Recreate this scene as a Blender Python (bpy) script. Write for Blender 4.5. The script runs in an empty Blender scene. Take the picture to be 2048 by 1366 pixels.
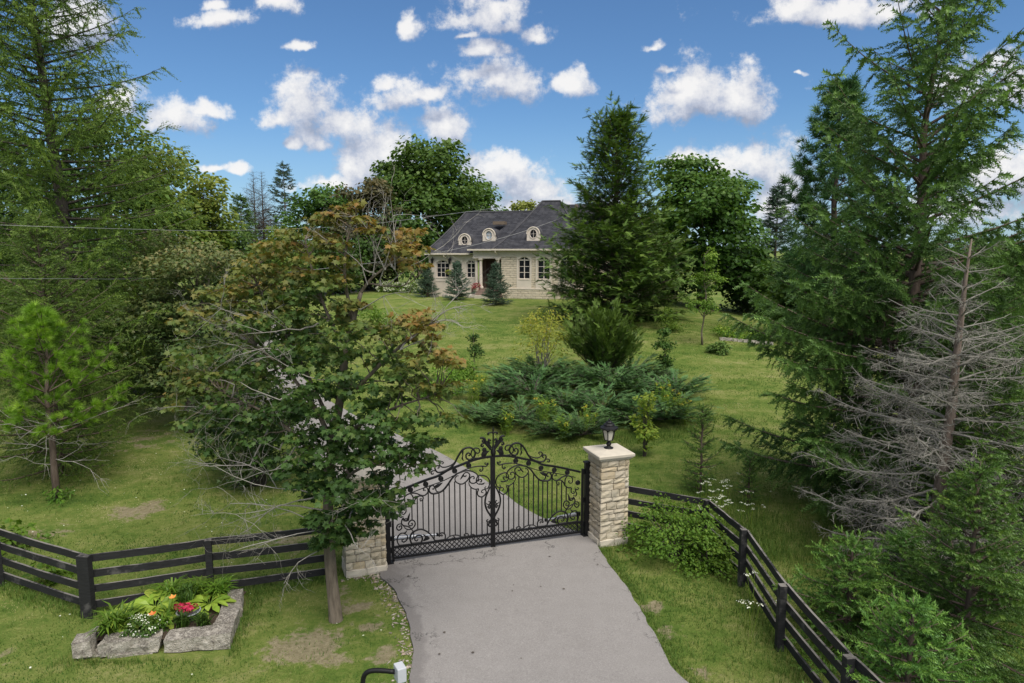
import bpy, math
import numpy as np
from math import radians, sin, cos, pi, atan2, sqrt

# ------------------------------------------------------------------ camera, sky, sun, exposure
scene = bpy.context.scene
COL = scene.collection
CAM = np.array((0.0, 0.0, 6.5))
FPX, PCX, PCY = 1365.0, 1024.0, 683.0            # focal length and centre, in photograph pixels
PITCH = math.atan((683.0 - 500.0) / FPX)
cam_data = bpy.data.cameras.new('camera')
cam_data.sensor_width = 36.0
cam_data.lens = 36.0 * FPX / 2048.0
cam_data.clip_start = 0.1
cam_data.clip_end = 9000.0
camera = bpy.data.objects.new('camera', cam_data)
COL.objects.link(camera)
camera.location = CAM
camera.rotation_euler = (pi / 2 - PITCH, 0, 0)
scene.camera = camera

SUN_EL, SUN_AZ = radians(58.0), radians(152.0)   # azimuth clockwise from +Y (view direction)
sun_vec = np.array((sin(SUN_AZ) * cos(SUN_EL), cos(SUN_AZ) * cos(SUN_EL), sin(SUN_EL)))
sun_data = bpy.data.lights.new('sun', 'SUN')
sun_data.energy = 3.3
sun_data.angle = radians(52.0)
sun_data.color = (1.0, 0.94, 0.85)
sun = bpy.data.objects.new('sun', sun_data)
COL.objects.link(sun)
sun.rotation_euler = (pi / 2 - SUN_EL, 0, -SUN_AZ + pi)
sun.location = (0, 0, 60)

scene.view_settings.view_transform = 'Standard'
scene.view_settings.look = 'None'
scene.view_settings.gamma = 1.0
scene.view_settings.use_curve_mapping = False
scene.view_settings.exposure = 0.55
try:
    scene.cycles.max_bounces = 7
    scene.cycles.diffuse_bounces = 4
    scene.cycles.glossy_bounces = 2
    scene.cycles.transmission_bounces = 4
    scene.cycles.transparent_max_bounces = 6
    scene.cycles.use_denoising = True
    scene.cycles.caustics_reflective = False
    scene.cycles.caustics_refractive = False
except Exception:
    pass


def ray(px, py):
    u = (px - PCX) / FPX
    v = (PCY - py) / FPX
    return np.array((u, cos(PITCH) + v * sin(PITCH), -sin(PITCH) + v * cos(PITCH)))


def P(px, py, Y):
    """World point on the photograph's ray through (px, py) at world depth Y."""
    d = ray(px, py)
    return CAM + d * (Y / d[1])


# ------------------------------------------------------------------ node helpers
class NT:
    def __init__(self, tree):
        self.t = tree
        self.n = tree.nodes
        self.l = tree.links

    def new(self, kind, **kw):
        nd = self.n.new(kind)
        for k, v in kw.items():
            setattr(nd, k, v)
        return nd

    def link(self, a, b):
        self.l.new(a, b)

    def put(self, sock, val):
        if isinstance(val, bpy.types.NodeSocket):
            self.l.new(val, sock)
        else:
            sock.default_value = val

    def math(self, op, a, b=0.0, c=0.0, clamp=False):
        nd = self.new('ShaderNodeMath', operation=op, use_clamp=clamp)
        self.put(nd.inputs[0], a)
        self.put(nd.inputs[1], b)
        self.put(nd.inputs[2], c)
        return nd.outputs[0]

    def vmath(self, op, a, b=(0, 0, 0), c=(0, 0, 0)):
        nd = self.new('ShaderNodeVectorMath', operation=op)
        self.put(nd.inputs[0], a)
        if len(nd.inputs) > 1:
            self.put(nd.inputs[1], b)
        if len(nd.inputs) > 2 and op == 'MULTIPLY_ADD':
            self.put(nd.inputs[2], c)
        return nd.outputs['Value'] if op in ('LENGTH', 'DOT_PRODUCT', 'DISTANCE') else nd.outputs[0]

    def noise(self, vec, scale, detail=4.0, rough=0.55, out='Fac', dist=0.0):
        nd = self.new('ShaderNodeTexNoise')
        if vec is not None:
            self.put(nd.inputs['Vector'], vec)
        nd.inputs['Scale'].default_value = scale
        nd.inputs['Detail'].default_value = detail
        nd.inputs['Roughness'].default_value = rough
        nd.inputs['Distortion'].default_value = dist
        return nd.outputs[out]

    def ramp(self, fac, stops, interp='LINEAR'):
        nd = self.new('ShaderNodeValToRGB')
        cr = nd.color_ramp
        cr.interpolation = interp
        while len(cr.elements) < len(stops):
            cr.elements.new(0.5)
        for e, (p, c) in zip(cr.elements, stops):
            e.position = p
            e.color = (*c, 1.0) if len(c) == 3 else c
        self.put(nd.inputs[0], fac)
        return nd.outputs[0]

    def mix(self, fac, a, b, mode='MIX'):
        nd = self.new('ShaderNodeMix', data_type='RGBA', blend_type=mode)
        self.put(nd.inputs[0], fac)
        self.put(nd.inputs[6], a if isinstance(a, bpy.types.NodeSocket) else (*a, 1.0))
        self.put(nd.inputs[7], b if isinstance(b, bpy.types.NodeSocket) else (*b, 1.0))
        return nd.outputs[2]

    def smooth(self, x, lo, hi):
        nd = self.new('ShaderNodeMapRange', interpolation_type='SMOOTHSTEP')
        self.put(nd.inputs[0], x)
        nd.inputs[1].default_value = lo
        nd.inputs[2].default_value = hi
        return nd.outputs[0]

    def mapping(self, vec, scale=(1, 1, 1), rot=(0, 0, 0), loc=(0, 0, 0)):
        nd = self.new('ShaderNodeMapping')
        self.put(nd.inputs[0], vec)
        nd.inputs['Location'].default_value = loc
        nd.inputs['Rotation'].default_value = rot
        nd.inputs['Scale'].default_value = scale
        return nd.outputs[0]

    def bump(self, height, strength=0.5, dist=0.02):
        nd = self.new('ShaderNodeBump')
        nd.inputs['Strength'].default_value = strength
        nd.inputs['Distance'].default_value = dist
        self.put(nd.inputs['Height'], height)
        return nd.outputs[0]


def mat_base(name):
    m = bpy.data.materials.new(name)
    m.use_nodes = True
    t = NT(m.node_tree)
    b = t.n.get('Principled BSDF')
    return m, t, b


# ------------------------------------------------------------------ sky with cumulus clouds
SKY_STRENGTH = 0.12
SKY_GAIN = (0.40, 0.55, 0.68)


def build_world():
    w = bpy.data.worlds.new('World')
    scene.world = w
    w.use_nodes = True
    t = NT(w.node_tree)
    t.n.clear()
    out = t.new('ShaderNodeOutputWorld')
    sky = t.new('ShaderNodeTexSky')
    sky.sky_type = 'NISHITA'
    sky.sun_disc = False
    sky.sun_elevation = SUN_EL
    sky.sun_rotation = SUN_AZ
    sky.altitude = 300
    sky.air_density = 1.0
    sky.dust_density = 0.6
    sky.ozone_density = 2.2
    # clouds stand in the directions seen over the house; elsewhere cumulus with denser cover
    puffs = [(960, 14, 78, 42), (1010, 40, 40, 30), (824, 45, 20, 26), (1072, 64, 27, 22), (970, 100, 36, 20),
             (1010, 160, 84, 36), (950, 150, 34, 20), (1132, 158, 36, 27), (1420, 188, 112, 54), (1370, 175, 60, 50), (1470, 185, 62, 48),
             (625, 205, 66, 56), (560, 232, 42, 22), (690, 245, 85, 42), (800, 185, 46, 38), (848, 182, 40, 15), (775, 160, 30, 20),
             (880, 252, 44, 46), (760, 292, 74, 52), (715, 320, 50, 40), (640, 288, 26, 22), (985, 335, 105, 42),
             (1065, 372, 95, 30), (650, 362, 62, 12), (345, 232, 66, 36), (244, 190, 40, 34), (412, 218, 46, 20),
             (150, 22, 72, 62), (1690, 16, 150, 30), (1600, 6, 70, 26), (2010, 165, 92, 56), (1500, 325, 76, 54),
             (1570, 375, 56, 60), (1370, 312, 54, 18), (448, 34, 46, 18), (556, 6, 34, 22), (600, 80, 24, 10),
             (475, 332, 18, 12), (588, 288, 14, 13), (1060, 405, 170, 26), (2020, 330, 66, 50), (1930, 415, 110, 40), (1305, 86, 20, 9),
             (930, 66, 20, 10), (430, 8, 24, 10), (1330, 130, 16, 9), (1600, 150, 10, 5), (430, 330, 26, 8)]
    def field_group(sel, name):
        g = bpy.data.node_groups.new(name, 'ShaderNodeTree')
        g.interface.new_socket('Vector', in_out='INPUT', socket_type='NodeSocketVector')
        g.interface.new_socket('Field', in_out='OUTPUT', socket_type='NodeSocketFloat')
        q = NT(g)
        gi = q.new('NodeGroupInput')
        go = q.new('NodeGroupOutput')
        pv = gi.outputs[0]
        wn = q.noise(pv, 9.0, 4.0, 0.6, 'Color')
        pw = q.vmath('ADD', pv, q.vmath('MULTIPLY_ADD', wn, (0.055, 0.055, 0.0), (-0.0275, -0.0275, 0.0)))
        acc = None
        for (x, y, rx, ry) in sel:
            d = ray(x, y)
            cx, cz = d[0] / d[1], d[2] / d[1]
            sx, sz = FPX / (rx * 1.42), FPX / (ry * 1.42)
            dv = q.vmath('MULTIPLY_ADD', pw, (sx, sz, 0.0), (-cx * sx, -(cz - 0.25 / sz) * sz, 0.0))
            ln = q.vmath('LENGTH', q.vmath('MAXIMUM', dv, q.vmath('MULTIPLY', dv, (1.0, -1.7, 1.0))))   # flatter below than above
            acc = ln if acc is None else q.math('SMOOTH_MIN', acc, ln, 0.25)
        inside = q.math('MAXIMUM', q.math('SUBTRACT', 1.0, acc), -1.2)
        n1 = q.noise(pv, 14.0, 10.0, 0.66)
        q.link(q.math('ADD', inside, q.math('MULTIPLY_ADD', n1, 3.4, -1.78)), go.inputs[0])
        return g

    tc = t.new('ShaderNodeTexCoord')
    d = tc.outputs['Generated']
    sep = t.new('ShaderNodeSeparateXYZ')
    t.link(d, sep.inputs[0])
    X, Y, Z = sep.outputs
    ysafe = t.math('MAXIMUM', Y, 0.05)
    xq, zq = t.math('DIVIDE', X, ysafe), t.math('DIVIDE', Z, ysafe)
    comb = t.new('ShaderNodeCombineXYZ')
    t.link(xq, comb.inputs[0])
    t.link(zq, comb.inputs[1])
    p = comb.outputs[0]
    p_up = t.vmath('ADD', p, (-0.012, 0.030, 0.0))
    skyc = t.mix(1.0, sky.outputs[0], SKY_GAIN, 'MULTIPLY')
    veil = t.math('SUBTRACT', 1.0, t.smooth(Z, -0.02, 0.20))
    skyc = t.mix(t.math('MULTIPLY', veil, 0.40), skyc, (2.6, 3.5, 4.6))      # paler air low over the horizon

    def shade(F, Fup):
        alpha = t.math('MULTIPLY', t.smooth(F, -0.16, 0.42), t.math('MULTIPLY_ADD', t.smooth(F, -0.1, 0.7), 0.4, 0.6))
        lit = t.math('MULTIPLY_ADD', t.math('SUBTRACT', F, Fup), 0.66, 0.40, clamp=True)
        ccol = t.ramp(lit, [(0.0, (2.1, 2.3, 2.9)), (0.36, (3.1, 3.3, 3.9)), (0.62, (4.3, 4.35, 4.6)), (1.0, (5.5, 5.4, 5.3))])
        bg = t.new('ShaderNodeBackground')
        bg.inputs['Strength'].default_value = SKY_STRENGTH
        t.link(t.mix(t.math('MULTIPLY', alpha, 0.94), skyc, ccol), bg.inputs['Color'])
        return bg.outputs[0]
    # all round, out of view: denser cumulus, cover raised for soft neutral light
    zs = t.math('ADD', t.math('MAXIMUM', Z, 0.0), 0.18)
    c2 = t.new('ShaderNodeCombineXYZ')
    t.link(t.math('DIVIDE', X, zs), c2.inputs[0])
    t.link(t.math('DIVIDE', Y, zs), c2.inputs[1])
    gen = t.math('MULTIPLY_ADD', t.noise(c2.outputs[0], 1.6, 6.0, 0.58), 6.0, -2.55)
    elsewhere = shade(gen, t.math('SUBTRACT', gen, 0.1))
    # over the house: the clouds in their places, worked out in four upright bands
    edges = [-1.0, -0.40, 0.0, 0.33, 1.0]
    bands = []
    for k in range(4):
        sel = [q for q in puffs if (q[0] + 2.2 * q[2] - PCX) / FPX > edges[k] and (q[0] - 2.2 * q[2] - PCX) / FPX < edges[k + 1]]
        gq = field_group(sel, 'cloud_field')
        fs = []
        for vec in (p, p_up):
            nd = t.new('ShaderNodeGroup')
            nd.node_tree = gq
            t.put(nd.inputs[0], vec)
            fs.append(nd.outputs[0])
        bands.append(shade(*fs))

    def mixs(fac, a_, b_):
        nd = t.new('ShaderNodeMixShader')
        t.put(nd.inputs[0], fac)
        t.link(a_, nd.inputs[1])
        t.link(b_, nd.inputs[2])
        return nd.outputs[0]
    lo = mixs(t.math('GREATER_THAN', xq, edges[1]), bands[0], bands[1])
    hi = mixs(t.math('GREATER_THAN', xq, edges[3]), bands[2], bands[3])
    front = mixs(t.math('GREATER_THAN', xq, edges[2]), lo, hi)
    infr = t.math('MULTIPLY', t.math('SUBTRACT', 1.0, t.smooth(t.math('ABSOLUTE', xq), 0.80, 0.90)), t.math('SUBTRACT', 1.0, t.smooth(zq, 0.40, 0.48)))
    infr = t.math('MULTIPLY', infr, t.math('MULTIPLY', t.math('GREATER_THAN', Y, 0.1), t.math('GREATER_THAN', Z, -0.02)))
    t.link(mixs(infr, elsewhere, front), out.inputs[0])
    w.cycles.sampling_method = 'MANUAL'
    w.cycles.sample_map_resolution = 512


build_world()


# ------------------------------------------------------------------ numeric helpers
def sstep(a, b, x):
    t = np.clip((x - a) / (b - a), 0.0, 1.0)
    return t * t * (3 - 2 * t)


_lat = np.random.default_rng(77).random((64, 64))


def vnoise(x, y):
    x = np.asarray(x, float)
    y = np.asarray(y, float)
    xi, yi = np.floor(x).astype(int), np.floor(y).astype(int)
    fx, fy = x - xi, y - yi
    fx, fy = fx * fx * (3 - 2 * fx), fy * fy * (3 - 2 * fy)
    a, b = _lat[xi % 64, yi % 64], _lat[(xi + 1) % 64, yi % 64]
    c, d = _lat[xi % 64, (yi + 1) % 64], _lat[(xi + 1) % 64, (yi + 1) % 64]
    return (a * (1 - fx) + b * fx) * (1 - fy) + (c * (1 - fx) + d * fx) * fy


def fbm(x, y, o=3):
    s, amp, tot = 0.0, 1.0, 0.0
    for k in range(o):
        s = s + amp * vnoise(x * 2 ** k + 17 * k, y * 2 ** k + 31 * k)
        tot += amp
        amp *= 0.5
    return s / tot


def g(x, y):
    """Ground height."""
    x = np.asarray(x, float)
    y = np.asarray(y, float)
    rise = 2.45 * sstep(17.0, 57.0, y + 0.10 * x)
    side = 1.0 - 0.62 * sstep(8.0, 26.0, x) - 0.35 * sstep(12.0, 34.0, -x)
    und = 0.22 * (fbm(x * 0.09, y * 0.09, 2) - 0.5) * sstep(15.0, 26.0, y)
    near = 0.05 * (fbm(x * 0.7 + 5, y * 0.7, 2) - 0.5)
    return rise * side + und + near


def gz(x, y):
    return float(g(x, y))


def G(px, py):
    """World point where the photograph's ray meets the ground."""
    d = ray(px, py)
    lo = 5.0
    t = lo
    while t < 400:
        p = CAM + d * t
        if p[2] < gz(p[0], p[1]):
            a, b = t - 0.5, t
            for _ in range(20):
                m = 0.5 * (a + b)
                p = CAM + d * m
                if p[2] < gz(p[0], p[1]):
                    b = m
                else:
                    a = m
            return CAM + d * b
        t += 0.5
    return CAM + d * t


def unit(v):
    v = np.asarray(v, float)
    n = np.linalg.norm(v, axis=-1, keepdims=True)
    return v / np.maximum(n, 1e-9)


def frames(d, up):
    """(N,3,3): columns X (side), Y (along d), Z (normal)."""
    d = unit(d)
    x = np.cross(d, up)
    bad = np.linalg.norm(x, axis=1) < 1e-4
    if bad.any():
        x[bad] = np.cross(d[bad], np.array((1.0, 0.13, 0.07)))
    x = unit(x)
    z = np.cross(x, d)
    return np.stack((x, d, z), axis=2)


def catmull(pts, n=6):
    p = np.asarray(pts, float)
    p = np.vstack((2 * p[0] - p[1], p, 2 * p[-1] - p[-2]))
    out = []
    for i in range(1, len(p) - 2):
        t = np.linspace(0, 1, n, endpoint=False)[:, None]
        a, b, c, d = p[i - 1], p[i], p[i + 1], p[i + 2]
        out.append(0.5 * ((2 * b) + (c - a) * t + (2 * a - 5 * b + 4 * c - d) * t ** 2 + (3 * b - a - 3 * c + d) * t ** 3))
    out.append(p[-2][None])
    return np.vstack(out)


# ------------------------------------------------------------------ mesh builder
ORG = {}
_AX = np.eye(3)


class MB:
    def __init__(self):
        self.v, self.tri, self.quad, self.tint = [], [], [], []
        self.n = 0

    def add(self, v, f, tint=0.5):
        v = np.asarray(v, float).reshape(-1, 3)
        f = np.asarray(f, int)
        (self.tri if f.shape[1] == 3 else self.quad).append(f + self.n)
        self.v.append(v)
        tt = np.empty(len(v))
        tt[:] = tint
        self.tint.append(tt)
        self.n += len(v)

    def tube(self, pts, r, sides=6, tint=0.5, cap=True, fast=False):
        p = np.asarray(pts, float)
        n = len(p)
        r = np.broadcast_to(np.asarray(r, float), (n,))
        tan = np.gradient(p, axis=0)
        tan = unit(tan)
        if fast:
            X = unit(np.cross(tan, _AX[int(np.argmin(np.abs(p[-1] - p[0])))]))
        else:
            ref = np.array((0.0, 0.0, 1.0)) if abs(tan[0][2]) < 0.9 else np.array((1.0, 0.0, 0.0))
            X = np.empty_like(p)
            x = unit(np.cross(tan[0], ref))
            for i in range(n):
                x = x - tan[i] * np.dot(x, tan[i])
                x = x / max(np.linalg.norm(x), 1e-9)
                X[i] = x
        Yv = np.cross(tan, X)
        a = np.linspace(0, 2 * pi, sides, endpoint=False)
        ring = p[:, None] + r[:, None, None] * (np.cos(a)[None, :, None] * X[:, None] + np.sin(a)[None, :, None] * Yv[:, None])
        v = ring.reshape(-1, 3)
        i = np.arange(n - 1)[:, None] * sides
        j = np.arange(sides)[None]
        k = (j + 1) % sides
        f = np.stack((i + j, i + k, i + sides + k, i + sides + j), axis=2).reshape(-1, 4)
        base = self.n
        self.add(v, f, tint)
        if cap and sides >= 3:
            for o, rev in ((0, True), ((n - 1) * sides, False)):
                tr = [(o, o + q, o + q + 1) for q in range(1, sides - 1)]
                if rev:
                    tr = [(a_, c_, b_) for a_, b_, c_ in tr]
                self.tri.append(np.array(tr) + base)

    def box(self, c, s, ax=None, tint=0.5):
        """c centre, s full size, ax rows = local axes."""
        h = np.asarray(s, float) / 2
        q = np.array([(-1, -1, -1), (1, -1, -1), (1, 1, -1), (-1, 1, -1), (-1, -1, 1), (1, -1, 1), (1, 1, 1), (-1, 1, 1)]) * h
        if ax is not None:
            q = q @ np.asarray(ax, float)
        f = [(0, 3, 2, 1), (4, 5, 6, 7), (0, 1, 5, 4), (1, 2, 6, 5), (2, 3, 7, 6), (3, 0, 4, 7)]
        self.add(q + np.asarray(c, float), f, tint)

    def lathe(self, c, prof, sides=12, tint=0.5):
        """prof: (radius, z) list bottom to top."""
        pr = np.asarray(prof, float)
        a = np.linspace(0, 2 * pi, sides, endpoint=False)
        v = np.stack((pr[:, 0, None] * np.cos(a), pr[:, 0, None] * np.sin(a), np.broadcast_to(pr[:, 1, None], (len(pr), sides))), axis=2).reshape(-1, 3)
        n = len(pr)
        i = np.arange(n - 1)[:, None] * sides
        j = np.arange(sides)[None]
        k = (j + 1) % sides
        f = np.stack((i + j, i + k, i + sides + k, i + sides + j), axis=2).reshape(-1, 4)
        self.add(v + np.asarray(c, float), f, tint)

    def inst(self, tv, tf, loc, M, sc, tint):
        """Copies of a template joined in: loc (N,3), M (N,3,3), sc (N,) or (N,3), tint (N,)."""
        N = len(loc)
        if N == 0:
            return
        sc = np.asarray(sc, float)
        if sc.ndim == 1:
            w = tv[None] * sc[:, None, None]
        else:
            w = tv[None] * sc[:, None, :]
        v = np.einsum('nij,nkj->nki', M, w) + loc[:, None]
        m = len(tv)
        f = (tf[None] + (np.arange(N) * m)[:, None, None]).reshape(-1, tf.shape[1])
        self.add(v.reshape(-1, 3), f, np.repeat(np.broadcast_to(tint, (N,)), m))

    def mesh(self, name, off=(0, 0, 0), smooth=False):
        me = bpy.data.meshes.new(name)
        if not self.v:
            return me
        v = (np.vstack(self.v) - np.asarray(off)).astype(np.float32)
        tri = np.vstack(self.tri) if self.tri else np.zeros((0, 3), int)
        quad = np.vstack(self.quad) if self.quad else np.zeros((0, 4), int)
        nl = tri.size + quad.size
        me.vertices.add(len(v))
        me.vertices.foreach_set('co', v.ravel())
        me.loops.add(nl)
        me.loops.foreach_set('vertex_index', np.concatenate((tri.ravel(), quad.ravel())).astype(np.int32))
        nt_, nq = len(tri), len(quad)
        me.polygons.add(nt_ + nq)
        st = np.concatenate((np.arange(nt_) * 3, nt_ * 3 + np.arange(nq) * 4)).astype(np.int32)
        me.polygons.foreach_set('loop_start', st)
        me.polygons.foreach_set('use_smooth', np.full(nt_ + nq, bool(smooth)))
        at = me.attributes.new('tint', 'FLOAT', 'POINT')
        at.data.foreach_set('value', np.concatenate(self.tint).astype(np.float32))
        me.update(calc_edges=True)
        return me

    def build(self, name, mat, parent=None, smooth=False, off=None, **props):
        o_ = ORG.get(parent.name, (0, 0, 0)) if parent is not None else (off if off is not None else (0, 0, 0))
        me = self.mesh(name, o_, smooth)
        me.materials.append(mat)
        ob = bpy.data.objects.new(name, me)
        COL.objects.link(ob)
        if parent is not None:
            ob.parent = parent
            ORG[ob.name] = o_
        else:
            ob.location = o_
            ORG[ob.name] = o_
        for k, val in props.items():
            ob[k] = val
        return ob


def thing(name, label, cat, loc, group=None):
    o = bpy.data.objects.new(name, None)
    COL.objects.link(o)
    o.empty_display_size = 0.2
    o.location = loc
    ORG[o.name] = np.array(loc, float)
    o['label'] = label
    o['category'] = cat
    if group:
        o['group'] = group
    return o


def tag(o, label, cat, group=None):
    o['label'] = label
    o['category'] = cat
    if group:
        o['group'] = group
    return o


def copy_tree(root, loc, rotz=0.0, sc=1.0, label=None, group=None):
    r = root.copy()
    COL.objects.link(r)
    r.location = loc
    r.rotation_euler = (0, 0, rotz)
    r.scale = (sc, sc, sc) if np.isscalar(sc) else sc
    if label:
        r['label'] = label
    if group:
        r['group'] = group
    for ch in list(root.children):
        c = ch.copy()
        COL.objects.link(c)
        c.parent = r
        for gch in list(ch.children):
            d = gch.copy()
            COL.objects.link(d)
            d.parent = c
    return r
# ------------------------------------------------------------------ materials
def pcoord(t):
    return t.new('ShaderNodeTexCoord').outputs['Object']


def world_pos(t):
    return t.new('ShaderNodeNewGeometry').outputs['Position']


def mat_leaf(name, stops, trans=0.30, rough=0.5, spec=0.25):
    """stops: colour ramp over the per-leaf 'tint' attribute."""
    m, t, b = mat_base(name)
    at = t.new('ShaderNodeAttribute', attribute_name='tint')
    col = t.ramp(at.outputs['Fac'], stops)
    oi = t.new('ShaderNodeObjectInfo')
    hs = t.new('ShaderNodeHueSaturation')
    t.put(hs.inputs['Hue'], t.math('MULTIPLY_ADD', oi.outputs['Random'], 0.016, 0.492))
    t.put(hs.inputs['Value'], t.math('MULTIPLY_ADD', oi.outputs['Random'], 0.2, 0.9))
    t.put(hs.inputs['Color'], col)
    col = hs.outputs[0]
    t.link(col, b.inputs['Base Color'])
    b.inputs['Roughness'].default_value = rough
    b.inputs['Specular IOR Level'].default_value = spec
    tr = t.new('ShaderNodeBsdfTranslucent')
    t.link(t.mix(1.0, col, (1.5, 1.45, 0.75), 'MULTIPLY'), tr.inputs['Color'])
    mx = t.new('ShaderNodeMixShader')
    mx.inputs[0].default_value = trans
    t.link(b.outputs[0], mx.inputs[1])
    t.link(tr.outputs[0], mx.inputs[2])
    t.link(mx.outputs[0], t.n['Material Output'].inputs['Surface'])
    return m


def mat_bark(name, c1, c2, scale=6.0, stretch=0.18, bump=0.6):
    m, t, b = mat_base(name)
    pc = world_pos(t)
    mp = t.mapping(pc, (1, 1, stretch))
    n = t.noise(mp, scale * 3, 6.0, 0.65)
    n2 = t.noise(pc, 1.7, 3.0, 0.5)
    f = t.math('MULTIPLY_ADD', n2, 0.5, t.math('MULTIPLY_ADD', n, 1.1, -0.35), clamp=True)
    t.link(t.ramp(f, [(0.15, c1), (0.85, c2)]), b.inputs['Base Color'])
    b.inputs['Roughness'].default_value = 0.9
    b.inputs['Specular IOR Level'].default_value = 0.15
    t.link(t.bump(n, bump, 0.03), b.inputs['Normal'])
    return m


def mat_plain(name, col, rough=0.6, metal=0.0, var=0.12, scale=9.0, bump=0.0, spec=0.4):
    m, t, b = mat_base(name)
    n = t.noise(world_pos(t), scale, 5.0, 0.6)
    lo = tuple(c * (1 - var) for c in col)
    hi = tuple(min(1, c * (1 + var)) for c in col)
    t.link(t.ramp(n, [(0.3, lo), (0.7, hi)]), b.inputs['Base Color'])
    b.inputs['Roughness'].default_value = rough
    b.inputs['Metallic'].default_value = metal
    b.inputs['Specular IOR Level'].default_value = spec
    if bump:
        t.link(t.bump(n, bump, 0.02), b.inputs['Normal'])
    return m


def mat_stone(name, stops, bump=0.8, scale=14.0, dist=0.02):
    """Rock-faced stone: every piece takes its own tone from the object's random number."""
    m, t, b = mat_base(name)
    oi = t.new('ShaderNodeObjectInfo')
    base = t.ramp(oi.outputs['Random'], stops)
    wp = world_pos(t)
    n = t.noise(wp, scale, 7.0, 0.65)
    n2 = t.noise(wp, 2.6, 4.0, 0.6)
    col = t.mix(t.math('MULTIPLY', t.smooth(n2, 0.42, 0.72), 0.45), base, (0.36, 0.335, 0.285))
    col = t.mix(t.math('MULTIPLY', t.smooth(n, 0.46, 0.28), 0.6), col, (0.24, 0.21, 0.165))
    t.link(col, b.inputs['Base Color'])
    b.inputs['Roughness'].default_value = 0.9
    b.inputs['Specular IOR Level'].default_value = 0.2
    t.link(t.bump(n, bump, dist), b.inputs['Normal'])
    return m


def mat_ground():
    m, t, b = mat_base('lawn_grass')
    wp = world_pos(t)
    streak = t.noise(t.mapping(wp, (0.16, 0.95, 0.5), (0, 0, radians(-7))), 1.0, 5.0, 0.6)
    patch = t.noise(wp, 0.33, 5.0, 0.6)
    fine = t.noise(wp, 9.0, 6.0, 0.7)
    mid = t.noise(wp, 1.9, 5.0, 0.62)
    f = t.math('ADD', t.math('MULTIPLY', streak, 0.34), t.math('MULTIPLY', patch, 0.38))
    f = t.math('ADD', f, t.math('MULTIPLY', mid, 0.46))
    f = t.math('ADD', f, t.math('MULTIPLY_ADD', fine, 0.34, -0.26))
    f = t.math('MULTIPLY_ADD', f, 2.2, -0.62, clamp=True)
    col = t.ramp(f, [(0.08, (0.052, 0.096, 0.017)), (0.34, (0.098, 0.152, 0.028)), (0.56, (0.160, 0.196, 0.048)),
                     (0.78, (0.235, 0.240, 0.086)), (0.96, (0.33, 0.305, 0.16))])
    at = t.new('ShaderNodeAttribute', attribute_name='tint')     # shape of worn and bare earth
    worn = t.smooth(t.math('ADD', at.outputs['Fac'], t.math('ADD', t.math('MULTIPLY_ADD', mid, 1.3, -0.65), t.math('MULTIPLY_ADD', fine, 0.6, -0.3))), 0.36, 0.56)
    soil = t.ramp(fine, [(0.3, (0.17, 0.135, 0.085)), (0.7, (0.33, 0.28, 0.19))])
    col = t.mix(t.math('MULTIPLY', worn, 0.85), col, soil)
    t.link(col, b.inputs['Base Color'])
    b.inputs['Roughness'].default_value = 1.0
    b.inputs['Specular IOR Level'].default_value = 0.1
    h = t.math('ADD', t.math('MULTIPLY', fine, 0.6), t.noise(wp, 34.0, 3.0, 0.7))
    t.link(t.bump(h, 0.9, 0.05), b.inputs['Normal'])
    return m


def mat_asphalt():
    m, t, b = mat_base('asphalt')
    wp = world_pos(t)
    sp = t.noise(wp, 42.0, 6.0, 0.9)
    mid = t.noise(wp, 3.2, 6.0, 0.62)
    big = t.noise(t.mapping(wp, (1, 0.5, 1)), 0.7, 4.0, 0.55)
    f = t.math('ADD', t.math('MULTIPLY', mid, 0.5), t.math('MULTIPLY_ADD', big, 0.35, 0.12))
    col = t.ramp(f, [(0.34, (0.205, 0.192, 0.181)), (0.52, (0.228, 0.214, 0.203)), (0.72, (0.250, 0.236, 0.224))])
    col = t.mix(t.math('MULTIPLY', t.smooth(sp, 0.53, 0.66), 0.85), col, (0.37, 0.355, 0.335))
    col = t.mix(t.math('MULTIPLY', t.smooth(sp, 0.47, 0.33), 0.85), col, (0.110, 0.102, 0.097))
    at = t.new('ShaderNodeAttribute', attribute_name='tint')     # older sealed asphalt along the edge, darker tone at the gate line
    old_dark = t.smooth(t.math('ADD', at.outputs['Fac'], t.math('MULTIPLY_ADD', mid, 0.8, -0.4)), 0.40, 0.62)
    col = t.mix(t.math('MULTIPLY', old_dark, 0.55), col, (0.115, 0.106, 0.102))
    vo = t.new('ShaderNodeTexVoronoi', feature='DISTANCE_TO_EDGE')
    t.put(vo.inputs['Vector'], t.vmath('ADD', wp, t.vmath('MULTIPLY', t.noise(wp, 2.5, 5, 0.7, 'Color'), (1.1, 1.1, 0))))
    vo.inputs['Scale'].default_value = 0.75
    crack = t.math('SUBTRACT', 1.0, t.smooth(vo.outputs['Distance'], 0.004, 0.014))
    crack = t.math('MULTIPLY', crack, t.smooth(t.math('ADD', at.outputs['Fac'], t.math('MULTIPLY', mid, 0.3)), 0.3, 0.5))
    col = t.mix(t.math('MULTIPLY', crack, 0.75), col, (0.05, 0.047, 0.045))
    t.link(col, b.inputs['Base Color'])
    b.inputs['Roughness'].default_value = 0.9
    b.inputs['Specular IOR Level'].default_value = 0.25
    t.link(t.bump(t.math('SUBTRACT', sp, t.math('MULTIPLY', crack, 0.6)), 0.5, 0.01), b.inputs['Normal'])
    return m


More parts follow.
